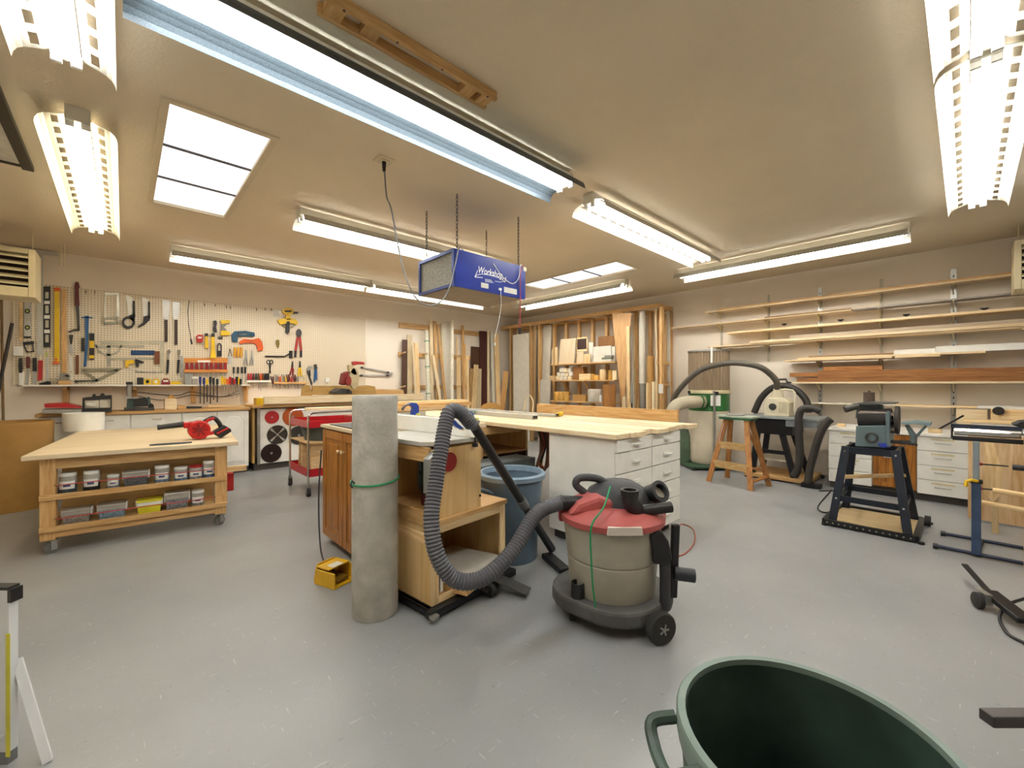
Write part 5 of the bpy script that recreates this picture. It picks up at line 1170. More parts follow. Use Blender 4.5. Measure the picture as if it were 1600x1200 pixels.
# accessories standing in the dolly
MB().tube(spline([(.235, -.20, .12), (.235, -.20, .30), (.225, -.2, .40), (.185, -.2, .50)], 5), .028, 12, rad=None).build('wand_elbow', DUST, sv, True)
MB().prism([(-.045,0),(.03,0),(.05,.03),(.03,.12),(-.01,.18),(-.075,.16),(-.055,.08)], .06, ((.215,-.235,.36), (1,0,0), (0,0,1), (0,1,0))).build('wand_handle', BLK, sv, bevel=.012)
MB().obox((.31, -.13, .34), (.045, .03, .4), Matrix.Rotation(.04, 3, 'Y')).build('floor_nozzle', BLK, sv, bevel=.01)
MB().cyl((.30, -.16, .285), (.40, -.18, .28), .035, n=16).build('extension_stub', mat('stub_navy','20242c',.5), sv, True)
MB().tube(spline([(-.03, -.1, .735), (-.09, -.21, .655), (-.165, -.262, .57), (-.165, -.262, .4), (-.155, -.255, .25), (-.14, -.25, .15)], 6), .005, 6).build('bungee_cord', mat('cord_green','1c8a54',.45), sv, True)
def vw(p): return MW[sv.name]@Vector(p)
# hose and wand
port = vw((-.24, -.04, .68)); Yh = 1.93
HS = mat('hose_grey', '55555a', .5, var=.1)
vh = thing('vacuum_hose', 'ribbed grey vacuum hose looping from the shop vacuum over the router table', 'hose', FL(735, 930))
MB().cyl(vw((-.17, -.04, .625)), vw((-.30, -.04, .632)), .04, n=16).build('hose_cuff', BLK, vh, True, world=True)
def hp(u, v, dep):     # point on the ray at a given depth along the view
    d = ray(u, v); k = dep/F; return Vector((d[0]*k, d[1]*k, HC+d[2]*k))
hpts = [vw((-.29, -.04, .632)), hp(838, 803, 2.28), hp(800, 862, 2.12), hp(755, 903, 2.02), hp(710, 905, 1.98), hp(682, 865, 1.98), hp(674, 810, 2.02), hp(680, 760, 2.08), hp(688, 710, 2.14), hp(695, 668, 2.2), hp(703, 643, 2.25), hp(720, 645, 2.3), hp(738, 665, 2.36)]
hose(hpts, .041, .006, .0085, 14).build('ribbed_tube', HS, vh, True, world=True)
w0, w1 = hp(742, 668, 2.38), FL(862, 868)+Vector((0, 0, .05)); dw = w1-w0
wd = thing('vacuum_wand', 'black vacuum wand leaning with its floor head behind the shop vacuum', 'wand', FL(870, 890))
MB().cyl(w0, w0+dw*.55, .028, n=16).build('upper_tube', BLK, wd, True, world=True)
MB().cyl(w0+dw*.52, w0+dw*.58, .034, n=16).build('joint_collar', mat('collar_grey','5d5d60',.4), wd, True, world=True)
MB().cyl(w0+dw*.55, w1, .026, .03, 16).build('lower_tube', BLK, wd, True, world=True)
for s in (-.6, .6):
    side = dw.cross(Vector((0,0,1))).normalized()*.026*s; upv = side.cross(dw).normalized()*.02
    MB().bar(w0+side+Vector((-.0,0,.026)), w0+dw*.5+side+Vector((0,0,.026)), .004, .003).build('seam_line', mat('collar_grey','5d5d60',.4), wd, world=True)
hc_ = FL(868, 884)
MB().obox(hc_+Vector((0,0,.022)), (.085, .30, .04), Matrix.Rotation(math.atan2(FL(888,900).y-FL(845,862).y, FL(888,900).x-FL(845,862).x)-math.pi/2, 3, 'Z')).build('floor_head', BLK, wd, bevel=.01, world=True)
one(MB().tube(spline([FL(1052, 828), FL(1066, 820), FL(1083, 828), FL(1085, 848), FL(1070, 866), FL(1046, 873)], 8), .005, 6), 'air_line', mat('cable_red','a8512e',.5), 'thin orange red cord curving on the floor right of the drawer cabinet', 'cord', smooth=True)
bpy.data.objects['air_line'].location.z = .0
# ================================================================== BIG GREEN BIN
zr = .66
import itertools
A_, B_, C_ = PZ(1170, 1023, zr), PZ(1057, 1085, zr), PZ(1445, 1134, zr)
def circ(a, b, c):
    d = 2*(a.x*(b.y-c.y)+b.x*(c.y-a.y)+c.x*(a.y-b.y))
    s = [p.x*p.x+p.y*p.y for p in (a, b, c)]
    x = (s[0]*(b.y-c.y)+s[1]*(c.y-a.y)+s[2]*(a.y-b.y))/d; y = (s[0]*(c.x-b.x)+s[1]*(a.x-c.x)+s[2]*(b.x-a.x))/d
    return x, y, math.hypot(a.x-x, a.y-y)
gx, gy, gr = circ(A_, B_, C_)
gb = thing('garbage_can', 'big dark green open garbage can with a side handle in the foreground', 'bin', (gx, gy, 0), VR)
GB = mat('can_green', '33443b', .42, var=.55, scale=6); GRM = mat('can_rim', '71827a', .5, var=.12)
MB().lathe([(0, 0), (gr*.78, 0), (gr*.8, .015), (gr*.96, zr-.05), (gr*.925, zr-.002), (gr*.75, .03), (0, .03)], 56).build('body', GB, gb, True)
MB().lathe([(gr*.955, zr-.055), (gr*.985, zr-.05), (gr*1.0, zr-.03), (gr, zr-.005), (gr*.985, zr), (gr*.925, zr), (gr*.92, zr-.012)], 56).build('rim', GRM, gb, True)
for s in (-1,):
    MB().tube(spline([(s*gr*.96, -.05, zr-.02), (s*gr*1.16, -.05, zr-.03), (s*gr*1.19, -.02, zr-.05), (s*gr*1.19, .04, zr-.05), (s*gr*1.16, .07, zr-.03), (s*gr*.96, .07, zr-.02)], 5), .012, 8).build('handle', GB, gb, True)
# ================================================================== WHITE STEP LADDER at the lower left
lx = hp(12, 1020, 1.5)
sl = thing('white_stand', 'white folding stand with a yellow label strip at the lower left edge', 'stand', (lx.x-.1, lx.y, 0))
WHS = mat('white_enamel', 'e2e4e6', .3, var=.03)
def hq(u, v, dep): return hp(u, v, dep)
t0 = hq(22, 918, 1.45); zt = t0.z
e1 = Vector((RX, RY, 0)); 
pa = Vector((t0.x, t0.y, 0))
M3 = Matrix((e1, Vector((-RY, RX, 0)), Vector((0,0,1)))).transposed()
MB().obox(pa-e1*.2+Vector((0,0,(zt+.04)/2)), (.40, .03, zt-.04), M3).build('panel', WHS, sl, bevel=.005, world=True)
MB().obox(pa-e1*.2+Vector((0,0,zt+.003)), (.40, .034, .01), M3).build('top_edge', BLK, sl, world=True)
MB().obox(pa+e1*.004+Vector((0,0,zt-.022)), (.012, .036, .045), M3).build('corner_cap', BLK, sl, world=True)
MB().obox(pa-e1*.002+Vector((0,0,zt-.36))-Vector((FX,FY,0))*.016, (.014, .002, .42), M3).build('warning_label', mat('label_yellow','d8d04a',.5), sl, world=True)
q1 = hq(27, 1030, 1.47); q2 = Vector(FL(75, 1190)); q2.z = 0
MB().bar(q1, q2, .024, .02, (0,1,0)).build('rear_leg', WHS, sl, world=True)
for s in (-.38, -.02): MB().obox(pa+e1*s+Vector((0,0,.02)), (.03, .03, .04), M3).build('foot', mat('foot_grey','777a7d',.5), sl, world=True)
MB().tube([pa-e1*.06+Vector((-FX*.016,-FY*.016,zt-.5)), pa-e1*.06+Vector((-FX*.05,-FY*.05,zt-.49)), pa-e1*.02+Vector((-FX*.05,-FY*.05,zt-.49)), pa-e1*.02+Vector((-FX*.016,-FY*.016,zt-.5))], .008, 6).build('grip', WHS, sl, True, world=True)
# ================================================================== TALL LUMBER RACK ON THE RIGHT WALL
RXF, RXB = 6.80, XW-.004
RYE = 3.60; RZT = 2.70
rack = thing('lumber_rack', 'tall open wooden stud rack full of lumber in the back corner', 'rack', (7.1, 5.6, 0))
MB().box(RXF, RXF+.04, RYE, YW-.03, RZT-.07, RZT+.0).build('header', fir('y'), rack, world=True, bevel=.003)
MB().box(RXB-.04, RXB, RYE+.1, YW-.03, RZT-.07, RZT).build('back_header', fir('y'), rack, world=True)
for i in range(8):
    y = RYE+.02+i*.58; MB().box(RXF+.04, RXB-.04, y, y+.04, RZT-.065, RZT-.005).build('crosspiece', fir('x'), rack, world=True)
def ZRk(x, y): return (840+x/6, 460+y/6)
def ZCk(x, y): return (740+x/6, 450+y/6)
for u in (797, 828, 842, 1032):
    y = PX(u, 600, RXF).y; MB().box(RXF, RXF+.09, y-.022, y+.022, 0, RZT-.07).build('post', fir('z'), rack, world=True, bevel=.003)
for u in (865, 884, 904, 925, 947, 971, 1015):
    y = PX(u, 600, 7.05).y; MB().box(7.05, 7.13, y-.03, y+.03, 0, RZT-.07).build('post', fir('z'), rack, world=True, bevel=.003)
y = PX(1047, 600, RXB-.05).y; MB().box(RXB-.09, RXB, y-.03, y+.03, 0, RZT-.07).build('end_post', fir('z'), rack, world=True, bevel=.003)
for z in (1.66, 1.29, .6): MB().box(RXF+.05, RXB-.05, RYE+.04, RYE+.08, z-.02, z+.04).build('end_rung', fir('x'), rack, world=True)
SHY0, SHY1 = PX(961, 600, 6.72).y, PX(859, 600, 6.72).y
for z in (1.72, 1.38, .95): MB().box(6.70, 7.04, SHY0, SHY1, z-.022, z).build('shelf', fir('y'), rack, world=True)
for u in (880, 915):
    y = PX(u, 600, 6.8).y; MB().bar((6.75, y, 1.36), (7.04, y, 1.08), .03, .04, (0,1,0)).build('brace', fir('z'), rack, world=True)
# boards standing in the rack
def lx(T, a, b, w, m, X, lb, th=.02, nm='rack_board', cat='board', ln=.0): return lean(T, ('x', X), a, b, w, m, lb, th=th, name=nm, lean_=ln, zmax=2.62, group='lumber in the corner rack', cat=cat)
BRO = wood('brownply','8a5a28','a87338','z'); GRYB = mat('grey_roll','8a867c',.6,var=.1)
lx(ZCk, (442,432), (448,1140), 150, PALE, 6.76, 'broad white door panel with a straight top in the corner rack', .03, 'door_leaf', 'panel', .02)
lx(ZCk, (305,785), (270,1140), 45, fir(), 6.70, 'rounded brown board left of the white door panel')
lx(ZCk, (425,290), (425,1140), 42, wood('greypine','b8a684','d0bf9a','z'), 7.0, 'greyish tall board behind the white door panel')
lx(ZCk, (575,350), (560,1150), 28, pine(), 6.95, 'narrow pine board between two rack posts')
lx(ZCk, (632,470), (625,1150), 26, wood('greypine','b8a684','d0bf9a','z'), 7.0, 'short greyish board left of the white sheet')
lx(ZRk, (95,258), (80,790), 72, PALE, 7.02, 'tall white sheet left of the shelves in the rack', .02, 'white_sheet', 'panel')
lx(ZRk, (75,800), (65,1110), 95, mat('pale_grey','bdb5a6',.5,var=.08), 6.68, 'pale grey panel standing under the shelf end', .02, 'grey_sheet', 'panel', .0)
lx(ZRk, (848,300), (852,1070), 28, pine(), 6.72, 'slim pine board right of the curved veneer')
lx(ZRk, (880,142), (898,1070), 14, PALE, 6.90, 'thin white strip left of the amber boards')
lx(ZRk, (900,132), (915,1070), 16, pine(), 6.93, 'thin pine strip beside the white strip')
lx(ZRk, (925,125), (940,1070), 32, fir(), 6.96, 'tall amber board left of the white roll')
lx(ZRk, (1108,140), (1125,1080), 18, spruce(), 6.92, 'pale strip right of the brown tube')
lx(ZRk, (1135,150), (1140,1080), 22, fir(), 6.96, 'amber strip against the end post')
lx(ZRk, (1195,180), (1200,1060), 24, fir(), 7.20, 'amber board deep in the end of the rack')
lx(ZRk, (1225,140), (1232,1000), 26, PALE, 7.25, 'white board against the wall at the rack end')
for i, (x, yt, w, m_) in enumerate(((1030,830,24,pine()), (1055,832,20,fir()), (1085,818,26,spruce()), (1115,818,20,pine()), (880,1015,28,pine()), (885,820,18,GRYB), (810,960,30,spruce()))):
    lx(ZRk, (x, yt), (x, 1080), w, m_, 6.66, ['short pine offcut left of the short amber one by the rack end', 'short amber offcut standing by the rack end', 'short pale offcut second from the end post', 'short pine offcut nearest the end post', 'very short pine block below the amber boards', 'thin grey strip below the white strip', 'pale offcut at the foot of the curved veneer'][i], ln=.0)
# curved veneer sheet, rolls and tubes
vp = [PX(*ZRk(*q), 6.74) for q in ((695,165),(880,175),(830,760),(810,1060),(790,1060))]
one(MB().prism([(p.y, p.z) for p in vp], .012, ((6.74,0,0), (0,1,0), (0,0,1), (1,0,0))), 'veneer_sheet', wood('veneer','b78a55','cda471','z'), 'large curved brown veneer sheet narrowing towards the floor', 'sheet')
def vtube(T, x, y0, y1, w, m_, X, lb, nm, cat):
    a, b = PX(*T(x, y0), X), PX(*T(x, y1), X); r = abs(PX(*T(x+w/2, y0), X).y-PX(*T(x-w/2, y0), X).y)/2
    b.x = a.x; b.y = a.y
    return one(MB().lathe([(0, 0), (r, 0), (r, a.z-max(0, b.z)), (r*.9, a.z-max(0, b.z)), (r*.9, .02), (0, .02)], 20, (a.x, a.y, max(0, b.z))), nm, m_, lb, cat, smooth=True)
vtube(ZRk, 985, 835, 1500, 54, GRYB, 6.93, 'dark grey roll standing below the white roll', 'grey_roll', 'roll')
vtube(ZRk, 980, 140, 832, 54, PALE, 6.93, 'tall white roll standing on the grey one in the rack', 'white_roll', 'roll')
vtube(ZRk, 1060, 580, 1500, 62, CARD, 6.93, 'brown cardboard tube standing in the rack', 'cardboard_tube', 'tube')
vtube(ZRk, 670, 845, 1500, 100, BRO, 6.57, 'thick brown cardboard tube in front of the lower shelf', 'cardboard_tube', 'tube')
# shelf contents
def onrack(name, label, cat, m_, x0, y0, x1, y1, z, X=6.76, d=.14, tilt=0, group='things on the rack shelves'):
    a, b = PX(*ZRk(x0, y0), X), PX(*ZRk(x1, y1), X); hh = abs(a.z-b.z)
    c = ((X+d/2), (a.y+b.y)/2, z+hh/2); o = one(MB().obox(c, (d, abs(a.y-b.y), hh), Matrix.Rotation(tilt, 3, 'Y') if tilt else None), name, m_, label, cat, group, bevel=.003)
    o.location.z = z+.001; return o
Z3s, Z2s, Z1s = .951, 1.381, 1.721
onrack('plywood_offcut', 'large square plywood offcut leaning on the top rack shelf', 'panel', plylt('z'), 205,405,350,630, Z1s, 6.80, .015, .12)
onrack('narrow_offcut', 'narrow offcut leaning left of the large square one', 'panel', pine('z'), 160,470,185,630, Z1s, 6.8, .02)
onrack('narrow_offcut', 'slanted thin offcut at the left of the top rack shelf', 'panel', pine('z'), 130,490,150,630, Z1s, 6.8, .02)
fr = thing('picture_frame', 'wooden frame with a dark opening on the top rack shelf', 'frame', (6.86, PX(*ZRk(415,500), 6.86).y, Z1s))
a, b = PX(*ZRk(360,412), 6.86), PX(*ZRk(470,520), 6.86); zb = Z1s
MB().box(6.86, 6.875, b.y, a.y, b.z-.02, b.z+.02).box(6.86, 6.875, b.y, a.y, a.z-.02, a.z+.01).box(6.86, 6.875, b.y, b.y+.03, b.z, a.z).box(6.86, 6.875, a.y-.03, a.y, zb, a.z).build('border', pine('z'), fr, world=True)
MB().box(6.868, 6.874, b.y+.03, a.y-.03, b.z+.02, a.z-.02).build('dark_pane', mat('dark_pane','3a211b',.4), fr, world=True)
onrack('plywood_offcut', 'pale offcut below the frame on the top rack shelf', 'panel', plylt('z'), 368,520,430,625, Z1s, 6.8, .02)
onrack('plywood_offcut', 'short tan offcut right of the frame', 'panel', pine('z'), 432,540,490,620, Z1s, 6.78, .02)
onrack('white_sheet', 'slim white panel leaning beside the frame', 'panel', PALE, 480,430,520,620, Z1s, 6.86, .015)
onrack('white_sheet', 'wide white panel lying upright on the top rack shelf', 'panel', PALE, 522,475,690,615, Z1s, 6.84, .015)
onrack('brown_sheet', 'brown panel behind the wide white one', 'panel', BRO, 565,380,722,615, Z1s, 6.9, .012)
onrack('white_sheet', 'small white panel at the right end of the top rack shelf', 'panel', PALE, 695,475,725,615, Z1s, 6.8, .02)
for i, (x0, x1, y0, y1) in enumerate(((585,690,595,612), (600,690,578,594), (625,695,560,577))):
    o = onrack('sanding_disc', ORD[2-i]+' flat grey piece from the top of the small pile on the rack shelf', 'disc', [PALE, mat('slate','6f7566',.6), GRYB][i], x0, y0, x1, y1, Z1s, 6.72, .1, 0); o.location.z = Z1s+.004+i*.037
WBK = mat('white_block','ddd5c2',.6,var=.06)
k = 0
for r, (n_, x0) in enumerate(((4, 170), (4, 180), (3, 205))):
    for i in range(n_):
        o = onrack('white_block', ORD[i]+' pale block from left, '+['bottom', 'middle', 'top'][r]+' row of the rack pile', 'block', WBK if (i+r) % 3 else spruce('y'), x0+i*37, 760, x0+i*37+33, 795, Z2s, 6.74+.015*((i*7+r*3) % 3), .12); o.location.z = Z2s+.003+r*.083
onrack('wood_block', 'low tan block at the left end of the middle rack shelf', 'block', pine('y'), 110,758,160,795, Z2s, 6.74, .12)
onrack('wood_block', 'tall brown block right of the pale pile', 'block', BRO, 330,672,425,790, Z2s, 6.78, .14)
onrack('wood_block', 'long light block in the middle of the rack shelf', 'block', pine('y'), 388,735,495,790, Z2s, 6.72, .05)
def onrackroll(label, m_, cx, y0, w, z, X=6.78, nm='wood_round', cat='wood piece'):
    a = PX(*ZRk(cx, y0), X); r = abs(PX(*ZRk(cx+w/2, y0), X).y-PX(*ZRk(cx-w/2, y0), X).y)/2
    return one(MB().lathe([(0, 0), (r*.95, 0), (r, .01), (r, a.z-z-.01), (r*.93, a.z-z), (0, a.z-z)], 18, (X+r*.3, a.y, z+.001)), nm, m_, label, cat, 'things on the rack shelves', smooth=True)
ONW = wood('oakturn','b9832f','dfb45c','z')
onrackroll('short yellow wood round beside the long light block', ONW, 518, 745, 44, Z2s)
onrackroll('second yellow wood round on the middle rack shelf', ONW, 552, 758, 40, Z2s)
onrackroll('tall wood round on the middle rack shelf', pine('z'), 605, 705, 52, Z2s)
onrackroll('brown wood round at the right of the middle rack shelf', ONW, 680, 710, 44, Z2s, 6.86)
onrack('wood_block', 'pale block at the right end of the middle rack shelf', 'block', spruce('y'), 700,705,738,790, Z2s, 6.74, .1)
for i, cx in enumerate((180, 222, 265)): onrackroll(ORD[i]+' big yellow wood round from the left on the lowest rack shelf', ONW, cx, 912, 46, Z3s, 6.74)
onrack('carton', 'low open cardboard carton on the lowest rack shelf', 'carton', CARD, 330,935,450,1000, Z3s, 6.74, .16)
onrackroll('large white bucket on the lowest rack shelf', mat('bucket_white','d5cdbd',.5,var=.1), 528, 888, 112, Z3s, 6.76, 'bucket', 'bucket')
onrackroll('small white can in front of the white bucket', WHP, 592, 945, 26, Z3s, 6.71, 'can', 'can')
# switch box on the rack end
one(MB().box(RXF-.012, RXF-.001, PX(1032, 600, RXF).y-.05, PX(1032, 600, RXF).y+.03, 1.14, 1.30), 'notice_card', WHP, 'white card pinned to the end post of the tall rack', 'card')

# ================================================================== LUMBER SHELVES ON THE RIGHT WALL
def ZS(x, y): return (1080+x*.325, 380+y*.325)
XS = 7.13
stds = [2.79, 2.09, 1.43, .766, .105]
LV = [2.50, 2.30, 2.12, 1.92, 1.645, 1.325, 1.045]
starts = [2.95, 3.55, 2.62, 2.9, 1.8, 1.69, 1.52]
for i, y in enumerate(stds):
    wd = .03 if i != 2 and i != 4 else .05
    z0 = 1.9 if i == 0 else (1.65 if i == 1 else .80)
    t = thing('shelf_standard', ['steel shelf standard nearest the tall lumber rack', 'second steel shelf standard from the tall rack', 'wide perforated shelf standard left of the middle', 'thin shelf standard in the middle of the shelf wall', 'wide perforated shelf standard at the right of the shelf wall', 'shelf standard beside the right heater'][i], 'shelf support', (XW-.02, y, z0), 0, 'shelf standards on the right wall')
    MB().box(XW-.014, XW-.001, y-wd/2, y+wd/2, z0, 2.69 if i else 2.35).build('strip', mat('standard_white','b9b3a2',.45,.4) if wd < .04 else STEEL, t, world=True)
    if wd > .04:
        sl_ = MB()
        for k in range(26): sl_.box(XW-.0155, XW-.014, y-.006, y+.006, z0+.04+k*.07, z0+.065+k*.07)
        s_ = sl_.build('slots', mat('slot_dark','2e2a25',.6), t, world=True); s_['kind'] = 'stuff'
    for z, ys in zip(LV, starts):
        if y < ys-.02 and z-.1 > z0-.1:
            MB().prism([(XW-.014, z-.02), (XW-.26, z-.02), (XW-.26, z-.032), (XW-.014, z-.12)], .008, ((0, y-.004, 0), (1,0,0), (0,0,1), (0,1,0))).build('bracket', CRM, t, world=True)
YE = -1.6
def sb(lv, X0, X1, ys, ye, th, m_, lb, dz=0.0, nm='shelf_board'):
    z = LV[lv]-.0195+dz
    return one(MB().box(X0, X1, ye, ys, z, z+th), nm, m_, lb, 'board', 'lumber on the right wall shelves', bevel=.002)
PY_ = lambda u, X=XS: PX(u, 600, X).y
lt = wood('shelfpine','d9b98a','edd6ad','y', rnd=.12)
sb(0, 7.12, 7.30, 2.95, YE, .025, lt, 'long board on the topmost wall shelf, lower one')
sb(0, 7.13, 7.25, PY_(1120), YE, .022, fir('y'), 'darker narrow board lying on the topmost wall shelf', .026)
sb(1, 7.13, 7.34, 3.55, PY_(1330), .018, spruce('y'), 'thin pale board on the second wall shelf reaching the rack')
sb(1, 7.12, 7.30, PY_(1195), PY_(1330), .016, wood('shelfbrown','8f6a40','b08a58','y'), 'dark strip on the left half of the second wall shelf', .019)
sb(1, 7.13, 7.30, PY_(1315), PY_(1376), .02, spruce('y'), 'short whitish board on the second wall shelf', .02)
sb(1, 7.12, 7.32, PY_(1332), YE, .018, mat('greymetal','9d968d',.5,.2), 'grey aluminium length on the right of the second wall shelf')
sb(2, 7.10, 7.34, 2.62, YE, .03, lt, 'wide board on the third wall shelf')
sb(3, 7.08, 7.34, 2.90, YE, .02, lt, 'wide thin board on the fourth wall shelf')
sb(3, 7.06, 7.20, PY_(1174), YE, .035, spruce('y'), 'pale thick board on the front of the fourth wall shelf', .021)
sb(3, 7.20, 7.33, PY_(1232), YE, .09, mat('gray_ply','b7a68f',.6,var=.05), 'greyish upright board behind the fourth wall shelf', .021)
sb(4, 7.05, 7.34, 1.80, PY_(1395), .02, lt, 'short wide board at the left of the fifth wall shelf')
sb(4, 7.06, 7.22, PY_(1248), PY_(1540), .024, spruce('y'), 'pale long board on the fifth wall shelf', .021)
sb(4, 7.08, 7.18, PY_(1265), PY_(1395), .02, wood('shelfbrown','8f6a40','b08a58','y'), 'short brown board on the left of the fifth wall shelf', .046)
sb(4, 7.04, 7.05, PY_(1400), PY_(1470), .03, lt, 'light short board edge on the fifth wall shelf')
sb(4, 7.2, 7.32, PY_(1396), YE, .06, WH, 'white painted board on the right of the fifth wall shelf', .046)
sb(4, 7.1, 7.19, PY_(1462), YE, .075, WHP, 'taller white moulding on the right of the fifth wall shelf', .046)
sb(5, 7.02, 7.34, 1.69, YE, .025, spruce('y'), 'pale board under the cedar beams on the sixth wall shelf')
CED = lambda: cedar('y')
sb(5, 7.03, 7.15, PY_(1248), YE, .05, CED(), 'lower front cedar beam on the sixth wall shelf', .026, 'cedar_timber')
sb(5, 7.04, 7.16, PY_(1280), YE, .10, CED(), 'upper front cedar beam on the sixth wall shelf', .077, 'cedar_timber')
sb(5, 7.17, 7.3, 1.76, YE, .055, CED(), 'rear cedar beam ending furthest left', .1, 'cedar_timber')
sb(5, 7.18, 7.29, PY_(1288), PY_(1380), .05, CED(), 'short cedar offcut on top of the beams', .178, 'cedar_offcut')
bpy.data.objects['cedar_offcut'].location.x -= .12
sb(6, 7.06, 7.34, 1.52, PY_(1400), .018, mat('shelf_white','d8cfbd',.5), 'whitish board at the left of the lowest wall shelf')
sb(6, 7.06, 7.30, PY_(1398), PY_(1526), .022, lt, 'amber board in the middle of the lowest wall shelf')
sb(6, 7.05, 7.33, PY_(1527), YE, .03, WH, 'white board at the right of the lowest wall shelf')
for i, (x, y) in enumerate(((447, 390), (718, 370), (1034, 345), (1410, 315))):
    p = PX(*ZS(x, y), XW-.01)
    one(MB().prism([(-.035, .012), (.035, .012), (.03, -.004), (0, -.022), (-.03, -.004)], .009, ((XW-.01, p.y, p.z), (0,1,0), (0,0,1), (1,0,0))), 'black_hook', BLK, ORD[i]+' small black hook from the left above the third wall shelf', 'hook', 'black hooks on the right wall')

# ================================================================== RIGHT BASE CABINETS
XC = 6.50; ZR = .755
def uy(u, X=XC): return PX(u, 700, X).y
cols = [(1294, 1363, 'drawers'), (1363, 1432, 'doors'), (1432, 1517, 'drawers'), (1517, 1600, 'panel')]
labs = ['white four drawer cabinet behind the sander stand', 'brown wooden door cabinet between two white drawer units', 'white four drawer cabinet left of the roller stand', 'plain white cabinet end at the far right']
for (u0, u1, kd), lb in zip(cols, labs):
    y1, y0 = uy(u0), uy(u1)
    if kd == 'panel': y0 = -.7
    t = thing('base_cabinet', lb, 'cabinet', (XC+.3, (y0+y1)/2, 0), 0, 'cabinets along the right wall')
    body = oak('z') if kd == 'doors' else WH
    MB().box(XC+.02, XW-.05, y0+.001, y1-.001, .10, ZR-.03).build('body', body, t, world=True)
    MB().box(XC+.08, XW-.05, y0+.001, y1-.001, 0, .10).build('toe_kick', DARKKICK, t, world=True)
    if kd == 'drawers':
        n = 4; hh = (ZR-.03-.085)/n
        for k in range(n):
            z0 = .085+k*hh; d = MB().box(XC, XC+.02, y0+.006, y1-.006, z0+.003, z0+hh-.003).build('drawer', WH, t, world=True, bevel=.003)
            ym = (y0+y1)/2; zc_ = z0+hh*.55
            MB().tube([(XC, ym-.06, zc_), (XC-.025, ym-.06, zc_), (XC-.025, ym+.06, zc_), (XC, ym+.06, zc_)], .005, 6).build('handle', STEEL, d, world=True)
            MB().box(XC-.002, XC, ym-.09, ym+.09, zc_+.03, zc_+.05).build('tape_label', mat('masking_tape','d9cfa8',.7), d, world=True)
    elif kd == 'doors':
        ym = (y0+y1)/2
        for a, b in ((y0+.004, ym-.003), (ym+.003, y1-.004)):
            fr = MB(); e = .05
            fr.box(XC, XC+.02, a, a+e, .11, .72); fr.box(XC, XC+.02, b-e, b, .11, .72); fr.box(XC, XC+.02, a+e, b-e, .11, .16); fr.box(XC, XC+.02, a+e, b-e, .67, .72)
            d = fr.build('door', oak('z'), t, world=True, bevel=.003)
            MB().box(XC+.006, XC+.02, a+e, b-e, .16, .67).build('inset_panel', oak('z'), d, world=True)
        MB().box(XC-.005, XC, ym+.02, ym+.09, .45, .47).build('sticker', WHP, t, world=True)
    else:
        MB().box(XC, XC+.02, y0, y1-.005, .1, ZR-.03).build('front_panel', WH, t, world=True)
one(MB().box(XC-.02, XW-.05, -.7, uy(1294)+.01, ZR-.03, ZR), 'countertop', WH, 'white countertop of the low cabinets on the right wall', 'countertop', bevel=.003)
# things on the right counter
def Zs5(x, y): return (1260+x/3.75, 580+y/3.75)
onr = []
def rbox(name, label, cat, m_, u0, u1, X, d, z0, z1, rz=0):
    y1, y0 = PX(u0, 650, X).y, PX(u1, 650, X).y
    return one(MB().obox((X+d/2, (y0+y1)/2, (z0+z1)/2), (d, y1-y0, z1-z0), Matrix.Rotation(rz, 3, 'Z')), name, m_, label, cat, bevel=.003)
rbox('wood_block', 'small wooden block on the white counter behind the sander', 'block', pine('y'), 1307, 1320, 6.7, .06, ZR, ZR+.04)
rbox('wood_block', 'pair sized wooden block on the white counter right of the sander table', 'block', pine('y'), 1450, 1472, 6.62, .08, ZR, ZR+.045)
rbox('white_tray', 'white tray box on the counter behind the roller stand', 'tray', WHP, 1518, 1600, 6.75, .25, ZR, ZR+.13)
rbox('jig_board', 'pale wooden jig board with teeth on top of the white tray', 'jig', pine('y'), 1505, 1592, 6.72, .2, ZR+.131, ZR+.16)
rbox('jig_board', 'long pale board resting above the jig on the counter', 'board', spruce('y'), 1494, 1543, 7.02, .1, ZR+.0, ZR+.26)
pl_ = rbox('hand_plane_box', 'wooden box with a round black knob on the right counter', 'box', pine('y'), 1548, 1600, 7.02, .12, ZR, ZR+.27)
kp = PX(1560, 642, 7.01)
one(MB().cyl((6.995, kp.y, kp.z), (7.02, kp.y, kp.z), .045, n=18), 'tape_roll', BLK, 'round black tape roll on the wooden box on the right counter', 'tape', smooth=True)
p0 = PX(1460, 668, 6.7); p1 = PX(1505, 654, 6.85)
one(MB().cyl((6.66, p0.y, ZR+.012), (6.9, p1.y, ZR+.19), .01, n=8), 'pry_rod', BLK, 'thin black rod leaning up on the white counter', 'rod')

# ================================================================== DUST COLLECTOR
dc_ = Vector((6.80, 2.77, 0))
dcl = thing('dust_collector', 'dust collector with a pleated brown filter, green body and cream bag', 'dust collector', dc_, VR)
MB().lathe([(0, .07), (.27, .07), (.30, .12), (.295, .4), (.30, .7), (.29, .89), (0, .89)], 36).build('collection_bag', mat('bag_cream','cdc2ab',.55,var=.1,scale=4,bump=.4,bscale=8), dcl, True)
MB().lathe([(.285, .88), (.295, .89), (.295, 1.15), (.285, 1.16), (0, 1.16)], 36).build('green_body', mat('collector_green','2f6b35',.4,var=.1), dcl, True)
MB().lathe([(.29, 1.15), (.31, 1.155), (.31, 1.20), (.29, 1.205), (0, 1.205)], 36).build('clamp_ring', CRM, dcl, True)
pts = []
for k in range(72):
    a = 2*math.pi*k/72; r = .298 if k % 2 else .285; pts.append((r*math.cos(a), r*math.sin(a)))
MB().prism(pts, .60, ((0,0,1.205), (1,0,0), (0,1,0), (0,0,1))).build('pleated_filter', wood('filter_brown','85715a','9a866c','z',rnd=.02), dcl)
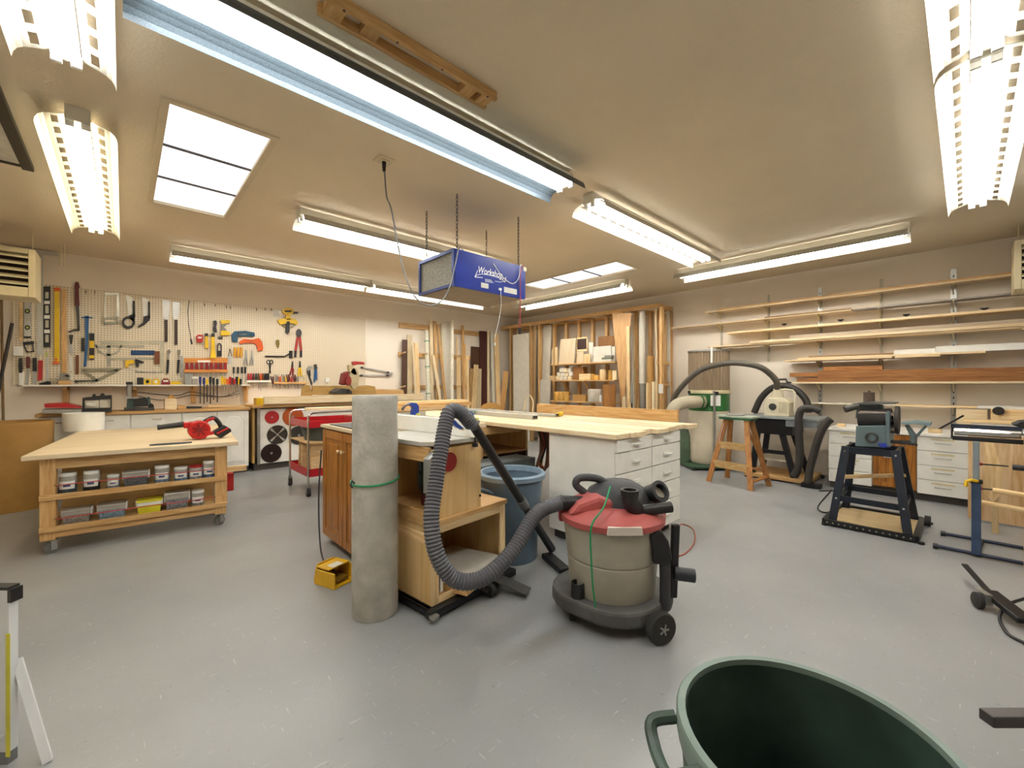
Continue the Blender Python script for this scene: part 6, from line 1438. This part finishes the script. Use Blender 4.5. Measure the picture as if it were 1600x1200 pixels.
MB().lathe([(.302, 1.8), (.306, 1.8), (.306, 1.825), (0, 1.825)], 36).build('filter_cap', STEEL, dcl, True)
for x in (-.06, .305): MB().box(x-.015, x+.015, -.32 if x < 0 else -.04, -.30 if x < 0 else .0, .07, 1.2).build('upright_strap', STEEL, dcl)
MB().cyl((-.10, -.31, 1.62), (-.10, -.31, 1.86), .016, n=10).build('white_rod', WHP, dcl, True)
for x, y, z in ((-.03, -.33, 1.16), (.31, -.02, 1.17), (-.31, -.02, 1.17)): MB().cyl((x, y, z-.025), (x, y, z+.025), .025, n=12).build('clamp_knob', BLK, dcl, True)
MB().box(-.11, .04, -.302, -.295, .97, 1.13).build('info_label', WHP, dcl)
MB().box(-.42, .32, -.36, .3, .03, .065).build('base_plate', mat('base_green','31503a',.5), dcl, bevel=.008)
for x in (-.38, .28):
    for y in (-.3, .24): MB().cyl((x-.012, y, .02), (x+.012, y, .02), .02, n=12).build('caster', RUB, dcl, True)
MB().lathe([(.0, 0), (.13, 0), (.15, .12), (.14, .42), (.06, .52), (0, .53)], 20, (-.34, .12, .066)).build('green_sack', mat('sack_green','4a5c46',.6,var=.2,scale=6), dcl, True)
MB().tube(spline([(-.2, -.24, 1.03), (-.34, -.27, 1.03), (-.50, -.28, 1.02), (-.62, -.28, .97), (-.68, -.28, .88), (-.69, -.28, .72)], 6), .095, 18).build('inlet_duct', mat('duct_beige','b3a890',.5,var=.1), dcl, True)
MB().cyl((-.17, -.21, 1.03), (-.28, -.26, 1.03), .10, n=18).build('inlet_collar', mat('collector_green','2f6b35',.4,var=.1), dcl, True)
def Zd(x, y): return (1020+x/4.137, 500+y/4.137)
BH = mat('hose_brown', '5b554b', .5, var=.12)
ah = [(115,640),(120,560),(150,480),(230,385),(330,315),(480,280),(600,283),(700,308),(765,355),(800,400),(803,445)]
Xa = [6.45, 6.4, 6.36, 6.3, 6.3, 6.3, 6.32, 6.4, 6.5, 6.55, 6.6]
hs = thing('dust_hose', 'long ribbed grey hose arching from the dust collector to the cream blower', 'hose', PX(*Zd(115, 640), 6.45))
hose([PX(*Zd(*p), x) for p, x in zip(ah, Xa)], .042, .004, .012, 12).build('ribbed_tube', BH, hs, True, world=True)
# ================================================================== OLD TABLE SAW WITH BLOWER
sw_ = thing('contractor_saw', 'grey topped contractor table saw on black splayed legs', 'table saw', (6.8, 1.7, 0))
ZT2 = .86
MB().box(6.40, 7.10, 1.25, 2.14, ZT2-.03, ZT2).build('table_top', mat('cast_grey','9aa0a2',.4,.4), sw_, world=True, bevel=.004)
MB().box(6.42, 7.08, 1.28, 1.62, ZT2-.12, ZT2-.03).build('side_wing', mat('wing_grey','8d9498',.4,.4), sw_, world=True)
MB().box(6.45, 7.0, 1.55, 2.0, .62, ZT2-.03).build('saw_body', BM, sw_, world=True)
for (x0, y0), (x1, y1) in (((6.50, 1.96), (6.46, 2.03)), ((6.50, 1.72), (6.44, 1.53)), ((6.95, 1.96), (7.0, 2.06)), ((6.95, 1.72), (7.0, 1.5))):
    MB().bar((x0, y0, .80), (x1, y1, .07), .07, .045, (1,0,0)).build('leg', BM, sw_, world=True)
MB().bar((6.47, 2.0, .38), (6.47, 1.6, .38), .02, .05).build('crossbar', BM, sw_, world=True)
MB().box(6.5, 7.0, 1.55, 2.02, .26, .28).build('lower_shelf', mat('shelf_cream','cfc4aa',.5), sw_, world=True)
MB().box(6.40, 7.1, 1.36, 2.12, .02, .07).build('wood_base', fir('y'), sw_, world=True, bevel=.004)
for x, y in ((6.42, 1.34), (6.42, 2.1), (7.05, 1.34), (7.05, 2.1)): MB().cyl((x-.015, y, .025), (x+.015, y, .025), .025, n=12).build('caster', RUB, sw_, True, world=True)
cbw = thing('blower_unit', 'cream coloured blower motor with a wire frame on the old table saw', 'blower', (6.62, PX(*Zd(810, 590), 6.6).y, ZT2))
CRB = mat('blower_cream', 'd8cfb4', .45, var=.06)
def zd(x, y, X=6.6): return PX(*Zd(x, y), X)
ya, yb = zd(730, 590, 6.6).y, zd(890, 590, 6.6).y
MB().prism([(ya, ZT2), (yb, ZT2), (yb, ZT2+.19), (yb+.05, ZT2+.25), (ya-.05, ZT2+.25), (ya, ZT2+.17)], .28, ((6.52,0,0), (0,1,0), (0,0,1), (1,0,0))).build('housing', CRB, cbw, bevel=.012, world=True)
for k in range(6):
    y = yb+.02+k*.018; MB().box(6.508, 6.522, y, y+.007, ZT2+.05, ZT2+.2).build('vent_slat', CRB, cbw, world=True)
c = zd(775, 560, 6.52); MB().cyl((6.505, c.y, c.z), (6.525, c.y, c.z), .045, n=20).build('motor_badge', DST, cbw, True, world=True)
n0 = zd(803, 500); MB().cyl((6.62, n0.y, ZT2+.24), (6.62, n0.y, ZT2+.34), .075, .065, 20).cyl((6.62, n0.y, ZT2+.34), (6.62, n0.y, ZT2+.38), .05, n=18).build('neck', CRB, cbw, True, world=True)
MB().tube([zd(835, 455, 6.62), zd(850, 448, 6.62), zd(905, 455, 6.62), zd(918, 470, 6.62), zd(915, 590, 6.62)], .013, 8).build('frame', CRB, cbw, True, world=True)
MB().tube([zd(815, 385, 6.7), zd(860, 383, 6.7), zd(868, 402, 6.7), zd(895, 405, 6.7)], .014, 8).build('switch_bracket', BLK, cbw, True, world=True)
BHS = mat('black_hose', '34302c', .5, var=.15)
for nm, lb, pp, X in (('black_hose', 'black hose arching up behind the cream blower', [(655,600),(700,505),(770,440),(850,425),(930,455),(985,510),(1003,560),(1008,600)], 6.95),
                      ('black_hose', 'black hose dropping in front of the old table saw', [(1090,592),(1040,572),(985,570),(950,600),(942,700),(950,850),(938,960),(912,1012)], 6.32),
                      ('black_hose', 'black hose sloping to the floor beside the drawers', [(1152,640),(1120,670),(1080,740),(1045,850),(1015,960),(1003,1060)], 6.28)):
    q = [PX(*Zd(*p), X) for p in pp]
    for v in q: v.z = max(v.z, .05)
    one(hose(q, .046, .004, .012, 12), nm, BHS, lb, 'hose', 'black hoses around the old table saw', smooth=True)
one(MB().obox(FL(1268, 762)+Vector((0,0,.03)), (.12, .2, .05)), 'floor_bracket', BM, 'black steel bracket on the floor at the end of the sloping hose', 'bracket')
# ================================================================== STEP STOOL
ss = thing('step_stool', 'small brown wooden stepladder with a pale green rimmed top', 'stepladder', (5.88, 2.02, 0))
LW = wood('ladderwood','8f5a2a','b57f45','z')
zt_ = .865
feet = {'fl': (5.74, 2.34), 'fr': (5.60, 1.78), 'bl': (6.17, 2.26), 'br': (6.02, 1.70)}
tops = {'fl': (5.86, 2.15), 'fr': (5.82, 1.90), 'bl': (5.94, 2.13), 'br': (5.91, 1.88)}
for k in feet: MB().bar((*feet[k], 0), (*tops[k], zt_), .025, .06, (0,1,0)).build('rail', LW, ss, world=True)
def lp_(k, z): a, b = Vector((*feet[k], 0)), Vector((*tops[k], zt_)); return a.lerp(b, z/zt_)
for z in (.25, .5): MB().bar(lp_('fl', z), lp_('fr', z), .02, .09, (0,0,1)).build('step', wood('stepwood','a8834e','c9a872','y'), ss, world=True)
MB().bar(lp_('bl', .2), lp_('br', .2), .02, .06, (1,0,0)).build('rear_brace', LW, ss, world=True)
MB().bar(lp_('fr', .75), lp_('br', .28), .015, .03, (0,1,0)).build('diagonal_brace', LW, ss, world=True)
MB().bar(lp_('fr', .1), lp_('br', .12), .02, .05, (0,1,0)).build('foot_brace', LW, ss, world=True)
for k in ('fl',): q = lp_(k, .66); MB().bar(lp_(k, .55)+Vector((-.033,0,0)), lp_(k, .78)+Vector((-.033,0,0)), .006, .03, (1,0,0)).build('label', mat('label_pink','d9b6b0',.6), ss, world=True)
MB().obox((5.88, 2.02, zt_+.012), (.24, .46, .025), Matrix.Rotation(-.1, 3, 'Z')).build('top_step', mat('top_pale','a9b3a4',.4,.2), ss, world=True, bevel=.006)
MB().obox((5.88, 2.02, zt_-.012), (.20, .40, .03), Matrix.Rotation(-.1, 3, 'Z')).build('green_rim', mat('rim_green','3c7a52',.45), ss, world=True)
one(MB().lathe([(0, 0), (.11, 0), (.115, .01), (.1, .02), (0, .022)], 24, (5.9, 2.06, zt_+.025)), 'grey_disc', GRYB, 'flat grey disc lying on top of the stepladder', 'disc', smooth=True)
# ================================================================== BELT SANDER ON STAND
X0s, X1s, Y0s, Y1s = 4.76, 5.48, .28, .89; ZS_ = .72
sd_ = thing('sander_stand', 'dark blue steel splayed stand under the belt sander', 'stand', ((X0s+X1s)/2, (Y0s+Y1s)/2, 0))
NB = mat('stand_navy', '1d2430', .4, .3, var=.2)
tx0, tx1, ty0, ty1 = 4.93, 5.30, .42, .76
corn = [((X0s+.04, Y1s-.05), (tx0, ty1)), ((X0s+.04, Y0s+.05), (tx0, ty0)), ((X1s-.04, Y1s-.05), (tx1, ty1)), ((X1s-.04, Y0s+.05), (tx1, ty0))]
def sleg(i, z): (a, b) = corn[i]; return Vector((a[0], a[1], .03)).lerp(Vector((b[0], b[1], ZS_)), (z-.03)/(ZS_-.03))
for i in range(4):
    MB().bar(sleg(i, .03), sleg(i, ZS_), .06, .035, (1,0,0)).build('leg', NB, sd_, world=True, bevel=.003)
for z, w_ in ((.25, .05), (.69, .06)):
    for a, b in ((0, 1), (2, 3), (0, 2), (1, 3)): MB().bar(sleg(a, z), sleg(b, z), .02, w_).build('brace', NB, sd_, world=True)
MB().bar(sleg(0, .44), sleg(3, .45), .03, .03).build('wood_dowel', pine('y'), sd_, world=True)
MB().box(X0s+.02, X1s-.02, Y0s+.02, Y1s-.02, .02, .035).build('base_board', wood('hardboard','b39a6f','c9b389','y'), sd_, world=True)
for y0, y1, x0, x1 in ((Y0s, Y1s, X0s-.02, X0s+.02), (Y0s, Y1s, X1s-.02, X1s+.02), (Y0s-.02, Y0s+.02, X0s, X1s), (Y1s-.02, Y1s+.02, X0s, X1s)):
    MB().box(x0, x1, y0, y1, .01, .055).build('angle_iron', BM, sd_, world=True)
hl = MB()
for k in range(14): y = Y0s+.03+k*.043; hl.cyl((X0s-.0215, y, .033), (X0s-.0195, y, .033), .007, n=8)
o = hl.build('iron_holes', mat('hole_pale','8d8778',.6), sd_, world=True); o['kind'] = 'stuff'
for i in range(4):
    for z in (.25, .68):
        p = sleg(i, z); 
        if i < 2: MB().cyl((p.x-.026, p.y, p.z), (p.x-.018, p.y, p.z), .009, n=8).build('bolt', CHR, sd_, world=True)
for x, y in ((X0s-.01, Y1s+.0), (X0s-.01, Y0s-.03), (X1s+.01, Y0s-.05)): MB().cyl((x, y, 0), (x, y, .02), .022, n=10).build('foot', BLK, sd_, world=True)
MB().cyl((X1s-.08, Y0s-.06, .05), (X1s-.08, Y0s-.02, .05), .045, n=16).build('side_caster', RUB, sd_, True, world=True)
bs_ = thing('belt_sander', 'teal belt and disc sander with a round spindle on the navy stand', 'sander', (5.1, .6, ZS_))
TE = mat('sander_teal', '66787d', .4, .2, var=.1)
def s5(x, y, X=4.93): return PX(*Zs5(x, y), X)
def sx(poly, X, d, nm, m_, par=bs_, bev=.006): return MB().xpoly(poly, X, d, Zs5).build(nm, m_, par, world=True, bevel=bev)
sx([(285,440),(290,322),(470,318),(490,340),(488,448)], 4.93, .34, 'motor_base', TE)
c = s5(382, 390); MB().lathe([(.0, .02), (.028, .02), (.03, .0), (.045, .0), (.05, .025), (.05, .03)], 20, (4.915, c.y, c.z), Matrix.Rotation(math.pi/2, 3, 'Y')).build('dust_port', DST, bs_, True, world=True)
c0 = s5(300, 278, 5.0); c1 = s5(545, 278, 5.0)
MB().cyl((5.05, c0.y, c0.z), (5.05, c1.y+.05, c1.z), .085, n=24).build('belt_drum', mat('belt_black','2a2625',.7,var=.2), bs_, True, world=True)
sx([(300,245),(310,232),(460,240),(530,250),(530,262),(300,262)], 4.98, .2, 'belt_cover', mat('cover_tan','a3958a',.5,.2))
sx([(285,280),(295,200),(330,190),(445,200),(445,245),(300,262)], 5.12, .12, 'rear_housing', TE)
sx([(255,192),(350,180),(520,184),(520,192),(370,198)], 5.0, .28, 'spindle_table', mat('slate_table','5f615c',.45,.3), bev=.002)
sp = s5(367, 180, 5.14); MB().cyl((5.14, sp.y, sp.z-.01), (5.14, sp.y, sp.z+.09), .042, n=20).cyl((5.14, sp.y, sp.z+.09), (5.14, sp.y, sp.z+.105), .01, n=8).build('spindle', mat('sleeve_brown','5a4a40',.7,var=.15), bs_, True, world=True)
sx([(462,250),(478,232),(488,240),(490,440),(470,440)], 4.9, .04, 'side_arm', TE)
d0 = s5(540, 300, 5.06); MB().cyl((5.06, d0.y+.02, d0.z+.02), (5.06, d0.y-.005, d0.z+.02), .125, n=32).build('sanding_disc', mat('disc_dark','3c3733',.7), bs_, True, world=True)
for k, yv in enumerate((290, 325, 360)): q = s5(500, yv, 4.95); MB().box(4.95, 5.1, q.y-.03, q.y+.03, q.z-.006, q.z+.006).build('cooling_fin', BLK, bs_, world=True)
MB().cyl(s5(225, 225, 4.9), s5(305, 205, 4.95), .03, .024, 14).build('dust_nozzle', mat('nozzle_dark','3b3733',.5), bs_, True, world=True)
sx([(550,300),(640,292),(730,302),(725,322),(640,312),(560,312)], 4.95, .2, 'disc_table', mat('table_teal','7f9499',.4,.3), bev=.003)
sx([(575,315),(600,315),(640,370),(640,420),(610,430),(605,380)], 5.0, .05, 'table_bracket', TE)
sx([(690,320),(710,322),(655,385),(635,380)], 5.0, .05, 'table_bracket', TE)
sx([(415,425),(485,420),(487,445),(440,450)], 4.91, .03, 'blue_lever', mat('lever_blue','1f3aa8',.4))
sx([(485,405),(600,408),(650,430),(650,440),(485,420)], 5.0, .05, 'tie_rod', DST, bev=.002)
one(MB().tube(spline([(5.4, .95, .2), (5.15, 1.02, .05), FL(1297, 800)+Vector((0,0,.007)), FL(1310, 770)+Vector((0,0,.007)), FL(1280, 768)+Vector((0,0,.007))], 6), .007, 6), 'power_lead', BLK, 'black power lead on the floor behind the sander stand', 'cord', smooth=True)
# ================================================================== ROLLER STAND
rs = thing('roller_stand', 'blue adjustable roller stand with a chrome roller and yellow knob', 'roller stand', (4.72, -.06, 0))
BS = mat('stand_blue', '46597a', .35, .5, var=.2)
for X, nm in ((4.71, 'foot_bar'), (5.15, 'foot_bar')):
    f = MB().cyl((X, .15 if X < 5 else .12, .022), (X, -.29 if X < 5 else -.33, .022), .014, n=10).build(nm, mat('bar_navy','232b3d',.4,.4), rs, True, world=True)
    for y in ((.15, -.29) if X < 5 else (.12, -.33)): MB().cyl((X, y, .022), (X, y+(.03 if y > 0 else -.03), .022), .02, n=12).build('rubber_tip', BLK, f, True, world=True)
MB().cyl((4.71, -.05, .022), (5.15, -.09, .022), .012, n=8).build('tie_bar', mat('bar_navy','232b3d',.4,.4), rs, True, world=True)
MB().box(4.69, 4.74, -.075, -.025, .02, .57).build('outer_post', BS, rs, world=True, bevel=.004)
MB().box(4.70, 4.73, -.067, -.033, .5, .87).build('inner_post', mat('post_grey','93a1ab',.35,.6), rs, world=True, bevel=.004)
MB().box(4.682, 4.748, -.083, -.017, .555, .58).build('collar', BLK, rs, world=True)
MB().tube([PX(1527, 752, 4.69), PX(1518, 750, 4.66), PX(1510, 752, 4.66), PX(1509, 760, 4.66)], .012, 8).build('locking_knob', YEL, rs, True, world=True)
ra, rb = PX(1491, 678, 4.72), PX(1596, 690, 4.72)
MB().cyl((4.72, ra.y, .935), (4.72, rb.y, .935), .028, n=20).build('roller', CHR, rs, True, world=True)
MB().box(4.70, 4.74, rb.y-.02, ra.y+.01, .868, .90).build('yoke', BLK, rs, world=True, bevel=.004)
for y in (ra.y+.012, rb.y-.02): MB().box(4.705, 4.735, y-.006, y+.006, .88, .95).build('end_bracket', BLK, rs, world=True)
MB().box(4.80, 4.83, rb.y-.02, ra.y+.02, .95, .985).build('guide_bar', mat('bar_navy','232b3d',.4,.4), rs, world=True)
for y in (ra.y+.01, rb.y-.01): MB().box(4.73, 4.82, y-.006, y+.006, .93, .965).build('guide_arm', BLK, rs, world=True)
# ================================================================== LATHE STAND AND PANELS AT THE RIGHT EDGE
WST = wood('stained_ply','c29763','e3c79f','z',scale=3)
one(MB().obox((5.95, -.32, .42), (.02, .62, .80), Matrix.Rotation(.06, 3, 'Y')), 'plywood_sheet', WST, 'stained plywood panel leaning at the right edge behind the roller stand', 'panel')
rb_ = thing('panel_jig', 'light wooden angled jig with red toggle clamps right of the roller stand', 'jig', (5.6, -.16, .1))
MB().xpoly([(1537,690),(1552,690),(1566,735),(1566,770),(1552,785),(1537,770)], 5.55, .03).build('jig_plate', pine('z'), rb_, world=True)
for v in (724, 762):
    a = PX(1521, v, 5.4); MB().cyl((5.4, a.y, a.z), (5.4, a.y-.05, a.z), .014, n=10).build('red_grip', RED, rb_, True, world=True)
    MB().cyl((5.4, a.y-.05, a.z), (5.54, a.y-.2, a.z-.015), .006, n=8).build('clamp_rod', DST, rb_, True, world=True)
MB().box(5.56, 5.6, -.19, -.15, 0, .5).build('jig_leg', pine('z'), rb_, world=True)
lt_ = thing('tool_trestle', 'wooden trestle with two long dowels at the right picture edge', 'trestle', (4.6, -.5, 0))
for a, b in (((1551, 766), (1600, 775)), ((1534, 785), (1600, 797))):
    p, q = PX(*a, 4.55), PX(a[0]+110, b[1]+8, 4.55); MB().cyl(p, q, .018, n=12).build('dowel', pine('y'), lt_, True, world=True)
pe = PX(1600, 780, 4.55)
MB().box(4.52, 4.58, pe.y-.09, pe.y-.0, 0, .95).build('upright', fir('z'), lt_, world=True)
for z in (.25, .72): MB().box(4.52, 4.58, -1.0, pe.y-.09, z, z+.07).build('crossrail', fir('y'), lt_, world=True)
MB().box(4.50, 4.60, -1.1, -1.0, 0, .95).build('far_upright', fir('z'), lt_, world=True)
bg = thing('bench_vise', 'black machine head with a round grip at the right picture edge', 'machine', (4.55, -.45, .951))
MB().box(4.44, 4.66, -.75, pe.y+.0, .951, .985).build('base', STEEL, bg, world=True)
MB().prism([(pe.y-.02, .985), (pe.y+.06, 1.02), (pe.y+.02, 1.05), (pe.y-.2, 1.06), (pe.y-.3, .985)], .14, ((4.48,0,0), (0,1,0), (0,0,1), (1,0,0))).build('body', BLK, bg, world=True, bevel=.01)
hg = PX(1582, 730, 4.5); 
gp = thing('clamp_grip', 'black handled clamp screwed to the trestle at the right edge', 'clamp', PX(1590, 735, 4.5))
MB().cyl(hg, (hg.x, hg.y-.06, hg.z), .02, n=12).build('grip', BLK, gp, True, world=True)
MB().cyl((hg.x, hg.y-.06, hg.z), (hg.x+.03, pe.y-.02, hg.z), .008, n=8).build('rod', STEEL, gp, True, world=True)
# mobile base lever with caster
lv = thing('mobile_base', 'black steel mobile base lever with a caster at the right edge', 'mobile base', FL(1560, 950))
p0, p1, p2 = FL(1507, 905)+Vector((0,0,.12)), FL(1540, 945)+Vector((0,0,.10)), FL(1600, 985)+Vector((0,0,.05))
p0 = PZ(1507, 882, .10); p1 = PZ(1545, 925, .08); p2 = PZ(1605, 972, .05)
MB().bar(p0, p1, .03, .012).build('lever_tip', BM, lv, world=True, bevel=.003)
MB().bar(p1, p2, .075, .03).build('lever_arm', BM, lv, world=True, bevel=.004)
wc_ = PZ(1528, 938, .045)
M_ = Matrix.Rotation(.5, 3, 'Z')@Matrix.Rotation(math.pi/2, 3, 'X')
MB().lathe([(0, -.014), (.038, -.014), (.045, -.009), (.045, .009), (.038, .014), (0, .014)], 24, wc_, M_).build('caster_wheel', RUB, lv, True, world=True)
MB().obox(wc_+Vector((.03, -.02, .02)), (.1, .034, .06), Matrix.Rotation(.5, 3, 'Z')).build('caster_fork', STEEL, lv, world=True)
MB().tube(spline([PZ(1602, 935, .09), PZ(1575, 945, .06), PZ(1562, 965, .02), PZ(1575, 990, .01), PZ(1604, 1006, .01)], 6), .008, 6).build('cable', BLK, lv, True, world=True)
# black steel plate at the lower right
pp0 = PZ(1527, 1112, .45)
bp2 = thing('tool_rest', 'black steel tool rest plate at the bottom right corner', 'tool rest', (pp0.x+.1, pp0.y-.12, 0))
MB().obox(pp0+Vector((RX*.2, RY*.2, 0))+Vector((-FX*.02, -FY*.02, 0)), (.40, .035, .028), M3).build('plate', mat('plate_dark','4b4746',.4,.5,var=.25), bp2, world=True, bevel=.003)
MB().cyl(pp0+Vector((RX*.16, RY*.16, -.006)), Vector((pp0.x+RX*.16, pp0.y+RY*.16, .02)), .02, n=14).build('post', BM, bp2, True, world=True)
MB().lathe([(0, 0), (.12, 0), (.12, .012), (.03, .025), (0, .025)], 24, (pp0.x+RX*.16, pp0.y+RY*.16, 0)).build('foot', BM, bp2, True, world=True)
